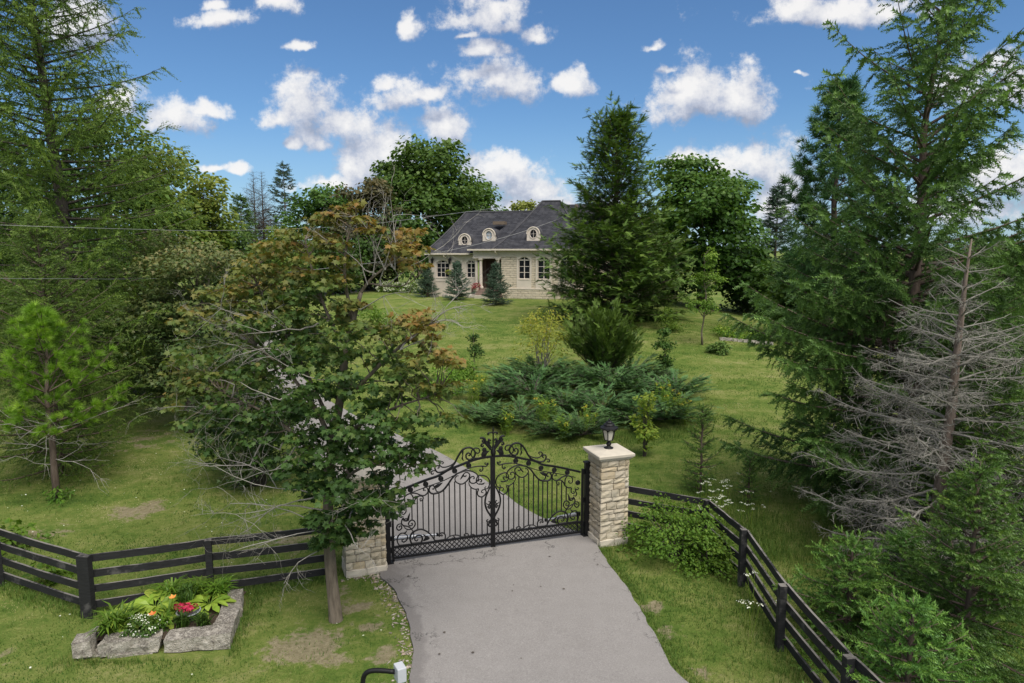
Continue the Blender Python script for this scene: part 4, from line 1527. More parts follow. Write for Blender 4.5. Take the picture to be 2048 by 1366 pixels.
def build_house():
    root = thing('stone_house', 'cream stone house with dark hipped roof and round dormers on the rise', 'house', (HO[0], HO[1], 2.2))
    FL, ER, EL = 3.28, 6.56, 6.20
    VL = 0.55                                    # the lower wing stands back a little
    uL = hp(858, 540, VL)[0]
    uR = hp(1172, 540)[0]
    low = 0.6
    # ---- front block
    wins = []
    for (xa, xb) in ((1037, 1060), (1075, 1100)):
        ua, ub = hp(xa, 540)[0], hp(xb, 540)[0]
        za, zs, zt = hp(1048, 558)[1], hp(1048, 520)[1], hp(1048, 513)[1]
        wins.append((ua, ub, za, zs, zt))
    wins.append((wins[1][0] + 1.9, wins[1][1] + 1.9, *wins[1][2:]))
    wall_with_openings(0.12, uR, FL, ER - 0.12, 0.0, 0.30, wins).build('front_wall', M['hstone'], root)
    mb = MB()
    hbox(mb, 0.06, uR + 0.05, -0.07, 0.3, low, FL - 0.06)
    mb.build('foundation_wall', M['hstone'], root)
    mb = MB()
    hbox(mb, 0.06, uR + 0.06, -0.10, 0.3, FL - 0.06, FL + 0.03)
    mb.build('water_table', M['lime'], root)
    mb = MB()
    hbox(mb, 0.05, uR + 0.03, -0.05, -0.002, ER - 0.62, ER - 0.10)
    mb.build('frieze_band', M['lime'], root)
    for (ua, ub, za, zs, zt) in wins:
        so = wall_with_openings(ua - 0.14, ub + 0.14, FL + 0.03, ER - 0.62, -0.045, 0.043, [(ua, ub, za, zs, zt)])
        so.build('window_surround', M['lime'], root)
        mb = MB()
        hbox(mb, ua - 0.02, ub + 0.02, -0.075, -0.045, za - 0.07, za - 0.005)
        mb.build('window_sill', M['lime'], root)
        arch_window(root, ua, ub, za, zs, zt, 0.06, 2, 3, [M['pane'], M['pane'], M['pane']])
    mb = MB()                                     # return walls and back
    hbox(mb, uR - 0.3, uR, 0.31, 9.5, low, ER - 0.12)
    mb.build('side_wall', M['hstone'], root)
    mb = MB()
    hbox(mb, uR - 0.28, uR + 6.0, 3.0, 9.4, low, ER - 0.15)
    mb.build('rear_wing_wall', M['hstone'], root)
    # ---- lower wing with three windows
    lw = []
    for (xa, xb) in ((873, 899), (906, 924), (933.5, 951)):
        lw.append((hp(xa, 540, VL)[0], hp(xb, 540, VL)[0], hp(910, 555, VL)[1], hp(910, 526, VL)[1], hp(910, 520, VL)[1]))
    uP = hp(952.5, 540, VL)[0]
    wall_with_openings(uL, uP, low, EL - 0.1, VL, 0.30, lw).build('wing_wall', M['lime_warm'], root)
    mats = [[M['pane']] * 3 + [M['pane']], [M['pane'], M['pane'], M['pane'], M['pane_pale'], M['pane'], M['pane']], [M['pane']]]
    mats[0] = [M['pane'], M['pane'], M['pane'], M['pane']]
    for k, w in enumerate(lw):
        so = wall_with_openings(w[0] - 0.11, w[1] + 0.07, FL + 0.5, w[4] + 0.16, VL - 0.035, 0.033, [w])
        so.build('window_surround', M['lime'], root)
        arch_window(root, *w, VL + 0.06, 3 if k == 0 else 2, 3, mats[k])
        mb = MB()
        hbox(mb, w[0] - 0.03, w[1] + 0.03, VL - 0.07, VL - 0.035, w[2] - 0.06, w[2] - 0.004)
        mb.build('window_sill', M['lime'], root)
    mb = MB()
    hbox(mb, uL, uL + 0.3, VL + 0.305, 8.5, low, EL - 0.1)
    mb.build('end_wall', M['lime_warm'], root)
    mb = MB()
    hbox(mb, uL - 0.02, uP, VL - 0.04, VL - 0.003, EL - 0.42, EL - 0.14)
    mb.build('wing_frieze', M['lime'], root)
    # ---- porch between them
    pa, pb = hp(947, 540, 0.1)[0], 0.10
    zlin = hp(975, 514.5)[1]
    mb = MB()
    hbox(mb, pa, pb, -0.02, 0.42, zlin, ER - 0.12)
    mb.build('porch_entablature', M['lime'], root)
    mb = MB()
    hbox(mb, pa - 0.03, pb, -0.055, 0.43, zlin - 0.10, zlin)
    mb.build('porch_architrave', M['lime'], root)
    for x, vv in ((953.0, 0.32), (961.5, 0.12), (996.0, 0.12)):
        u = hp(x, 540, vv)[0]
        c = hw(u, vv, 0)
        mb = MB()
        r = 0.145
        mb.lathe((c[0], c[1], 0), [(r + 0.08, FL - 0.02), (r + 0.08, FL + 0.09), (r + 0.05, FL + 0.13), (r + 0.005, FL + 0.19), (r, FL + 0.9), (r * 0.86, zlin - 0.33), (r * 0.92, zlin - 0.30), (r + 0.05, zlin - 0.22), (r + 0.09, zlin - 0.20), (r + 0.09, zlin - 0.10)], 14)
        mb.build('porch_column', M['lime'], root, smooth=False)
    mb = MB()
    hbox(mb, pa + 0.25, pb + 0.02, 1.9, 2.1, low, ER - 0.2)
    mb.build('porch_back_wall', M['recess'], root)
    mb = MB()
    hbox(mb, pb - 0.04, pb + 0.02, 0.305, 1.9, low, ER - 0.2)
    mb.build('porch_side_wall', M['recess'], root)
    mb = MB()
    hbox(mb, pa, pb, 0.42, 1.9, ER - 0.35, ER - 0.2)
    mb.build('porch_ceiling', M['soffit'], root)
    dr = MB()
    dm = hp(984, 540, 1.9)[0]
    hbox(dr, dm - 0.5, dm + 0.5, 1.84, 1.90, FL, FL + 2.3)
    d = dr.build('front_door', M['door'], root)
    mb = MB()
    c = hw(dm - 0.4, 1.80, FL + 1.02)
    mb.tube([c + (0, 0, -0.07), c + (0, 0, 0.07)], 0.018, 8)
    mb.build('handle', M['steel'], d)
    mb = MB()
    hbox(mb, pa - 0.1, pb + 0.1, -0.25, 1.9, low, FL - 0.05)
    mb.build('porch_floor', M['brick'], root)
    for k in range(3):
        mb = MB()
        hbox(mb, pa + 0.5, pb - 0.05, -0.25 - 0.34 * (k + 1), -0.25 - 0.34 * k - 0.002, low, FL - 0.05 - 0.17 * (k + 1))
        mb.build('porch_step', M['brick'] if k < 2 else M['cap'], root)
    # ---- roofs
    ov = 0.45
    apexL, apexR = hp(1085, 404, 4.7), hp(1121, 401, 4.7)
    mb = MB()
    zr = 0.5 * (apexL[1] + apexR[1])
    roofR = roof_block(mb, -0.55, uR + ov, -ov, 10.0, ER, apexL[0], apexR[0], 4.6, 5.4, zr)
    rR = mb.build('main_roof', M['roof'], root)
    lrid = hp(932, 425, 4.6)
    mb = MB()
    roofL = roof_block(mb, uL - ov, 2.6, VL - ov, 9.2, EL, lrid[0], 3.2, 4.5, 5.2, lrid[1])
    rL = mb.build('wing_roof', M['roof'], root)
    mb = MB()
    roof_block(mb, pa - 0.3, 0.4, -0.42, 6.0, ER - 0.01, pa + 2.8, 1.6, 3.2, 3.6, ER + 2.6)
    mb.build('porch_roof', M['roof'], root)
    mb = MB()
    roof_block(mb, 1.0, uR + 6.6, 2.4, 10.2, ER - 0.05, apexR[0] - 0.4, uR + 2.6, 6.0, 6.5, zr - 0.22)
    mb.build('rear_wing_roof', M['roof'], root)
    # hips and ridges
    for rf, par, ends in ((roofR, rR, (0, 1)), (roofL, rL, (0,))):
        for j in ends:
            mb = MB()
            q = rf[:, j] + np.array((-HN[0] * 0.02, -HN[1] * 0.02, 0.015))
            mb.tube(q, 0.075, 5)
            mb.build('hip_cap', M['ridge'], par)
        mb = MB()
        mb.tube([rf[-1, 0] + (0, 0, 0.02), rf[-1, 1] + (0, 0, 0.02)], 0.075, 5)
        mb.build('ridge_cap', M['ridge'], par)
    # gutters
    for (a, b, v, z) in ((-0.6, uR + ov, -ov - 0.07, ER - 0.02), (uL - ov, pa - 0.32, VL - ov - 0.07, EL - 0.02), (pa - 0.35, -0.6, -0.42 - 0.06, ER - 0.03)):
        mb = MB()
        hbox(mb, a, b, v - 0.055, v + 0.065, z - 0.075, z + 0.055)
        mb.build('gutter', M['eave'], root)
    for (a, b, v0, v1, z) in ((-0.5, uR + ov - 0.05, -ov + 0.005, 0.02, ER), (uL - ov + 0.05, pa - 0.05, VL - ov + 0.005, VL + 0.01, EL)):
        mb = MB()
        hbox(mb, a, b, v0, v1, z - 0.10, z - 0.03)
        mb.build('soffit', M['soffit'], root)
    for (px, v, z1) in ((996.5, -0.06, ER), (894, VL - 0.06, EL)):
        u = hp(px, 500, v)[0]
        mb = MB()
        q = [hw(u - 0.14, v - 0.46, z1 - 0.08), hw(u - 0.14, v - 0.46, z1 - 0.24), hw(u + 0.03, v, z1 - 0.52), hw(u + 0.03, v, FL + 0.1)]
        if z1 == EL:
            q = q[:3] + [hw(u + 0.03, v, z1 - 0.85)]
        mb.tube(q, 0.04, 6)
        mb.build('downspout', M['eave'], root)
    # dormers
    for k, (px, py, roofv) in enumerate(((929.5, 496.5, 0.9), (978, 486.5, 0.9), (1066.5, 484, 0.95))):
        v = (0.62 + VL, 0.62, 0.62)[k]
        if k == 1:
            v = 0.75
        u, zb = hp(px, py, v)
        w, hs, rise = 0.56, 0.66, 0.58
        dm = MB()
        prof = [(-w, 0), (w, 0), (w, hs)] + [((w) * cos(a), hs + rise * sin(a)) for a in np.linspace(0, pi, 13)[1:-1]] + [(-w, hs)]
        n = len(prof)
        hole = [(0.29 * cos(a), hs + 0.02 + 0.36 * sin(a)) for a in np.linspace(0, 2 * pi, 24, endpoint=False)]
        front = [hw(u + a, v, zb + b) for a, b in prof]
        back = [hw(u + a, v + 2.2, zb + b) for a, b in prof]
        dm.add(front + back, [(i, (i + 1) % n, n + (i + 1) % n, n + i) for i in range(n)])
        # face ring between outline and oval opening
        out24 = []
        for a in np.linspace(0, 2 * pi, 24, endpoint=False):
            ca, sa = cos(a), sin(a)
            best = 9.0
            for i in range(n):
                x1, y1 = prof[i]
                x2, y2 = prof[(i + 1) % n]
                y1 -= hs + 0.02
                y2 -= hs + 0.02
                den = ca * (y2 - y1) - sa * (x2 - x1)
                if abs(den) < 1e-9:
                    continue
                tt = (x1 * (y2 - y1) - y1 * (x2 - x1)) / den
                ss = (x1 * sa - y1 * ca) / den
                if tt > 0 and -1e-6 <= ss <= 1 + 1e-6:
                    best = min(best, tt)
            out24.append((best * ca, hs + 0.02 + best * sa))
        v1 = [hw(u + a, v, zb + b) for a, b in out24] + [hw(u + a, v, zb + b) for a, b in hole] + [hw(u + a, v + 0.12, zb + b) for a, b in hole]
        ff = []
        for i in range(24):
            j = (i + 1) % 24
            ff += [(i, j, 24 + j, 24 + i), (24 + i, 24 + j, 48 + j, 48 + i)]
        dm.add(v1, ff)
        dob = dm.build('dormer', M['lime'], root)
        mb = MB()
        pts = [hw(u, v + 0.10, zb + hs + 0.02)] + [hw(u + a, v + 0.10, zb + b) for a, b in hole]
        mb.add(pts, [(0, 1 + i, 1 + (i + 1) % 24) for i in range(24)])
        mb.build('oval_pane', M['pane_pale'] if k == 1 else M['pane'], dob)
        mb = MB()
        ring = np.array([hw(u + a * 1.06, v - 0.02, zb + hs + 0.02 + (b - hs - 0.02) * 1.06) for a, b in hole + hole[:1]])
        mb.tube(ring, 0.035, 5)
        hbox(mb, u - 0.012, u + 0.012, v + 0.05, v + 0.09, zb + hs - 0.32, zb + hs + 0.36)
        hbox(mb, u - 0.28, u + 0.28, v + 0.055, v + 0.085, zb + hs + 0.008, zb + hs + 0.032)
        mb.build('oval_frame', M['frame'], dob)
        mb = MB()                                 # lead barrel over the top, hood in front
        arc = [(a, ) for a in np.linspace(-0.12, pi + 0.12, 15)]
        o_, i_ = [], []
        for (a,) in arc:
            o_.append(((w + 0.05) * cos(a), hs + (rise + 0.05) * sin(a)))
        m = len(o_)
        va = [hw(u + a, v + 0.03, zb + b) for a, b in o_] + [hw(u + a, v + 2.3, zb + b) for a, b in o_]
        mb.add(va, [(i, i + 1, m + i + 1, m + i) for i in range(m - 1)])
        mb.build('barrel_roof', M['ridge'], dob)
        mb = MB()
        hood = np.array([hw(u + (w - 0.0) * cos(a), v - 0.045, zb + hs + (rise - 0.0) * sin(a)) for a in np.linspace(0, pi, 15)])
        mb.tube(hood, 0.05, 5)
        mb.build('arched_hood', M['lime'], dob)
    # box vent on the roof
    u, z = hp(1000, 448, 2.4)
    mb = MB()
    hbox(mb, u - 0.6, u + 0.45, 2.2, 3.0, z - 0.05, z + 0.22)
    mb.build('roof_vent', M['soffit'], root)
    u, z = hp(1153, 412, 5.2)
    mb = MB()
    hbox(mb, u - 0.12, u + 0.12, 5.0, 5.25, z - 0.4, z + 0.16)
    mb.build('roof_flue', M['soffit'], root)
    # wall lanterns are things of their own
    for k, px in enumerate((864.5, 899.5)):
        u, z = hp(px, 528, VL - 0.2)
        c = hw(u, VL - 0.22, z)
        wl = thing('wall_lantern', ('black wall lantern at the outer corner of the house', 'black wall lantern between the wing windows of the house')[k], 'wall lantern', c, 'house wall lanterns')
        mb = MB()
        mb.lathe(c, [(0.0, 0.0), (0.06, 0.02), (0.085, 0.08), (0.11, 0.34), (0.14, 0.36), (0.15, 0.39), (0.07, 0.46), (0.02, 0.52), (0.0, 0.56)], 8)
        mb.build('lantern_body', M['iron'], wl)
        mb = MB()
        mb.tube([c + (0, 0, 0.5), hw(u, VL - 0.12, z + 0.6), hw(u, VL - 0.005, z + 0.5)], 0.018, 6)
        mb.build('bracket_arm', M['iron'], wl)
        mb = MB()
        mb.box(hw(u, VL - 0.015, z + 0.42), (0.12, 0.03, 0.3), HAX)
        mb.build('wall_plate', M['iron'], wl)


build_house()
# ------------------------------------------------------------------ leaf and sprig templates (growth along +Y, face up +Z)
def tpl_maple():
    a = [(0, 0), (0.16, 0.10), (0.52, 0.06), (0.34, 0.30), (0.64, 0.62), (0.28, 0.58), (0.0, 1.05), (-0.28, 0.58), (-0.64, 0.62), (-0.34, 0.30), (-0.52, 0.06), (-0.16, 0.10)]
    v = [(0, 0.36, 0.0)] + [(x, y, -0.10 * abs(x) - 0.10 * y * y) for x, y in a]
    f = [(0, 1 + i, 1 + (i + 1) % 12) for i in range(12)]
    return np.array(v), np.array(f)


def tpl_leaf(w=0.36):
    v = [(0, 0, 0), (w, 0.45, -0.06), (0, 1, -0.14), (-w, 0.45, -0.06), (0, 0.5, 0.05)]
    return np.array(v), np.array([(0, 1, 4), (1, 2, 4), (2, 3, 4), (3, 0, 4)])


def tpl_card(w=0.42):
    v = [(0, 0, 0), (w, 0.5, -0.08), (0, 1, -0.12), (-w, 0.42, -0.02)]
    return np.array(v), np.array([(0, 1, 2), (0, 2, 3)])


def tpl_sprig(n=18, nl=0.30, nw=0.05, lean=0.85, seed=1, flat=0.0):
    """A twig with needles all round it."""
    rng = np.random.default_rng(seed)
    v, f = [], []
    for i in range(n):
        y = 0.03 + 0.90 * i / (n - 1)
        a = 2.4 * i + rng.uniform(-0.3, 0.3)
        ln = nl * (1.0 - 0.35 * (i / n)) * rng.uniform(0.85, 1.15)
        rd = np.array((cos(a), 0, sin(a) * (1 - flat)))
        d = unit(rd + np.array((0, lean, 0)))
        s = unit(np.cross(d, rd) + 1e-6) * nw
        p = np.array((0, y, 0))
        b = len(v)
        v += [p - s, p + s, p + d * ln]
        f.append((b, b + 1, b + 2))
    b = len(v)
    v += [(-0.02, 0, 0), (0.02, 0, 0), (0, 0.9, 0)]
    f.append((b, b + 1, b + 2))
    return np.array(v), np.array(f)


def tpl_feather(n=8, w=0.34, nw=0.05, droop=0.10):
    """A flat spray: hemlock, yew, juniper."""
    v, f = [], []
    for i in range(n):
        y = 0.06 + 0.86 * i / n
        ln = w * (1 - 0.72 * (i / n)) * (0.62 + 0.5 * sin(pi * min(1, (i + 1.2) / 3)))
        for s in (-1, 1):
            b = len(v)
            z = -droop * y * y
            v += [(0, y - nw, z), (0, y + nw, z), (s * ln, y + ln * 0.75, z - 0.06 * ln + 0.02)]
            f.append((b, b + 1, b + 2) if s > 0 else (b, b + 2, b + 1))
    b = len(v)
    v += [(-0.03, 0, 0), (0.03, 0, 0), (0, 1.0, -droop)]
    f.append((b, b + 1, b + 2))
    return np.array(v), np.array(f)


def tpl_tuft(n=26, nw=0.022, seed=3, lo=0.15, hi=1.25):
    """A pine tuft: long needles fanning forward."""
    rng = np.random.default_rng(seed)
    v, f = [], []
    for i in range(n):
        th = lo + (hi - lo) * sqrt((i + 0.5) / n)
        a = 2.39996 * i
        d = np.array((sin(th) * cos(a), cos(th), sin(th) * sin(a)))
        ln = rng.uniform(0.8, 1.05)
        s = unit(np.cross(d, (0.3, 0.2, 1.0))) * nw
        p0 = np.array((0, -0.25 * rng.random(), 0))
        b = len(v)
        v += [p0 - s, p0 + s, p0 + d * ln]
        f.append((b, b + 1, b + 2))
    return np.array(v), np.array(f)


def tpl_deadtwig(seed):
    """A forked bare twig of unit length (about 60 triangles)."""
    rng = np.random.default_rng(seed)
    mb = MB()

    def seg(p, d, L, r, depth):
        q = [np.array(p, float)]
        for i in range(3):
            d = unit(d + rng.normal(0, 0.16, 3))
            q.append(q[-1] + d * L / 3)
        if depth == 0:
            mb.tube(np.array(q), [r, r * 0.85, r * 0.65, r * 0.35], 3, cap=False)
        else:
            s = unit(np.cross(d, rng.normal(size=3))) * r
            mb.add([q[0] - s, q[0] + s, q[2] + s * 0.8, q[2] - s * 0.8, q[3]], [(0, 1, 2), (0, 2, 3), (3, 2, 4)])
        if depth < 2:
            for k in range(7 if depth == 0 else 2):
                j = rng.integers(0, 3) if depth == 0 else rng.integers(1, 3)
                f = rng.random()
                pp = q[j] + (q[j + 1] - q[j]) * f
                sd = unit(np.array((rng.choice((-1, 1)) * rng.uniform(0.5, 1), 0, rng.normal(0, 0.45))))
                seg(pp, unit(d * 0.8 + sd), L * rng.uniform(0.3, 0.55), r * 0.62, depth + 1)
    seg((0, 0, 0), np.array((0, 1.0, 0)), 1.0, 0.0125, 0)
    v = np.vstack(mb.v)
    tri = np.vstack(mb.tri)
    qd = np.vstack(mb.quad)
    return v, np.vstack((tri, qd[:, [0, 1, 2]], qd[:, [0, 2, 3]]))


def tpl_maple_small():
    a = [(0, 0), (0.56, 0.28), (0.20, 0.46), (0.0, 1.05), (-0.20, 0.46), (-0.56, 0.28)]
    v = [(0, 0.34, 0.0)] + [(x, y, -0.12 * abs(x) - 0.10 * y * y) for x, y in a]
    return np.array(v), np.array([(0, 1 + i, 1 + (i + 1) % 6) for i in range(6)])


def tpl_maple_low():
    a = [(0, 0), (0.52, 0.08), (0.36, 0.32), (0.62, 0.62), (0.0, 1.05), (-0.62, 0.62), (-0.36, 0.32), (-0.52, 0.08)]
    v = [(0, 0.36, 0.0)] + [(x, y, -0.10 * abs(x) - 0.10 * y * y) for x, y in a]
    return np.array(v), np.array([(0, 1 + i, 1 + (i + 1) % 8) for i in range(8)])


T_MAPLE, T_LEAF, T_CARD = tpl_maple(), tpl_leaf(), tpl_card()
T_NARROW = tpl_leaf(0.17)
T_SPRUCE = tpl_sprig(15, 0.34, 0.062)
T_SPRUCE_FAR = tpl_sprig(10, 0.36, 0.085, seed=4)
T_LARCH = tpl_sprig(14, 0.20, 0.034, 0.75, seed=6)
T_MAPLE_LOW = tpl_maple_low()
T_MAPLE_SMALL = tpl_maple_small()
T_SPRUCE_MID = tpl_sprig(13, 0.32, 0.062, seed=9)
T_DEAD = [tpl_deadtwig(k) for k in range(6)]
T_FEATHER = tpl_feather(7, 0.36, 0.06)
T_FEATHER_FINE = tpl_feather(10, 0.26, 0.04)
T_TUFT = tpl_tuft()
T_TUFT_FINE = tpl_tuft(30, 0.034, 3, 0.05, 1.05)
T_TUFT_FAR = tpl_tuft(14, 0.05, 5)


def rnd_unit(rng, n):
    return unit(rng.normal(size=(n, 3)))


def limb(mb, p0, p1, r0, r1, rng, sag=0.0, wob=0.06, n=6, sides=5, up0=None):
    """A curved tapering branch; returns its points."""
    p0, p1 = np.asarray(p0, float), np.asarray(p1, float)
    L = np.linalg.norm(p1 - p0)
    t = np.linspace(0, 1, n)[:, None]
    p = p0 + (p1 - p0) * t
    if up0 is not None:
        p = p + up0 * L * (t * (1 - t)) * np.array((0, 0, 1.0)) * 2
    p[:, 2] -= sag * L * (t[:, 0] * (1 - t[:, 0]))
    w = rng.normal(0, wob * L / n, (n, 3))
    w[0] = 0
    w[-1] = 0
    p = p + w
    mb.tube(p, r0 + (r1 - r0) * t[:, 0] ** 0.8, sides, cap=False, fast=True)
    return p


def twigs(mb, p, d, L, r, rng, depth=3, spread=0.7, droop=0.0, kids=(2, 4)):
    """Bare forked twigs."""
    n = 5
    d = unit(d)
    q = [np.array(p, float)]
    for i in range(n - 1):
        d = unit(d + rng.normal(0, 0.16, 3) + np.array((0, 0, -droop)))
        q.append(q[-1] + d * L / (n - 1))
    q = np.array(q)
    mb.tube(q, np.linspace(r, r * 0.35, n), 4 if r > 0.006 else 3, cap=False, tint=rng.random(), fast=True)
    if depth <= 0:
        return
    for _ in range(rng.integers(kids[0], kids[1] + 1)):
        k = rng.integers(1, n)
        dd = unit(d + rng.normal(0, spread, 3))
        twigs(mb, q[k], dd, L * rng.uniform(0.42, 0.72), r * 0.55, rng, depth - 1, spread, droop, kids)


# ------------------------------------------------------------------ broad-leaved trees
def leaf_cloud(mb, c, R, n, size, tpl, rng, tint, flat=0.42, spread_t=0.13, out=None, tilt=0.5, topgain=0.10):
    """One leafy clump: leaves in a flattened ellipsoid, lying outward and a little down."""
    d = rnd_unit(rng, n)
    r = rng.random(n) ** 0.45
    R3 = np.array((R, R, R * flat))
    loc = c + d * r[:, None] * R3
    lean = np.column_stack((d[:, 0], d[:, 1], -0.25 - 0.5 * rng.random(n)))
    if out is not None:
        lean = lean * 0.8 + out * 0.7
    lean = unit(lean + rng.normal(0, 0.35, (n, 3)))
    up = unit(np.array((0, 0, 1.0)) + rng.normal(0, tilt, (n, 3)) + 0.25 * d)
    Mx = frames(lean, up)
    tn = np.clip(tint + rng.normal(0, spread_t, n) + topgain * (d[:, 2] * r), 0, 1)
    mb.inst(tpl[0], tpl[1], loc, Mx, size * rng.uniform(0.7, 1.2, n), tn)


def broad_tree(name, label, base, trunk_top, blobs, leafmat, barkmat, seed, tr=0.2, clump=0.8, per=60, size=0.3, tpl=T_CARD, n_limbs=24,
               cat='tree', group=None, flat=0.5, tint=0.5, dead=0, lean_top=None, shell=0.4, spread_t=0.14):
    """blobs: (cx, cy, cz, rx, ry, rz, clumps[, tint])"""
    rng = np.random.default_rng(seed)
    base = np.array(base, float)
    root = thing(name, label, cat, base, group)
    top = np.array(trunk_top, float)
    wood, crown = MB(), MB()
    t = np.linspace(0, 1, 8)[:, None]
    trunk = base + (top - base) * t + np.concatenate((np.zeros((1, 3)), rng.normal(0, 0.012 * np.linalg.norm(top - base), (7, 3)) * np.array((1, 1, 0.0))))
    trunk[0] = base - np.array((0, 0, 0.15))
    rad = tr * (1 - 0.82 * t[:, 0] ** 0.9)
    rad[0] *= 1.35
    wood.tube(trunk, rad, 9)
    limbs_mb = MB()
    allc = []
    for b in blobs:
        cx, cy, cz, rx, ry, rz, nc = b[:7]
        tb = b[7] if len(b) > 7 else tint
        d = rnd_unit(rng, nc)
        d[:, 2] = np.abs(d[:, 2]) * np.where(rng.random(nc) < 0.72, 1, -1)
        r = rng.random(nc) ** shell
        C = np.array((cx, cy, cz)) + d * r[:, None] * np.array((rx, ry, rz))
        for k in range(nc):
            s = clump * rng.uniform(0.65, 1.25)
            depth_in = 1 - r[k]
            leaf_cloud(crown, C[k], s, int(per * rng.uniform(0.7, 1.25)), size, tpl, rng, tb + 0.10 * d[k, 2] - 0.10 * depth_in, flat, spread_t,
                       out=np.array((d[k, 0], d[k, 1], 0.0)))
            allc.append(C[k])
    allc = np.array(allc)
    pick = rng.permutation(len(allc))[:n_limbs]
    H = top[2] - base[2]
    for k in pick:
        c = allc[k]
        hd = np.linalg.norm(c[:2] - trunk[4, :2])
        zt = np.clip(c[2] - 0.75 * hd, base[2] + 0.22 * H, top[2] - 0.02 * H)
        f = np.clip((zt - base[2]) / H, 0, 1)
        i = min(int(f * 7), 6)
        p0 = trunk[i] + (trunk[i + 1] - trunk[i]) * (f * 7 - i)
        r0 = np.interp(f, t[:, 0], rad) * 0.55
        limb(limbs_mb, p0, c, max(r0, 0.02), 0.012, rng, wob=0.1, up0=0.08)
    for _ in range(dead):
        k = rng.integers(2, 7)
        a = rng.uniform(0, 2 * pi)
        twigs(limbs_mb, trunk[k], (cos(a), sin(a), 0.4), H * 0.28, 0.03, rng, 3)
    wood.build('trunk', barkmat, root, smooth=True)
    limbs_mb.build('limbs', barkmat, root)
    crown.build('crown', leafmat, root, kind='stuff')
    return root


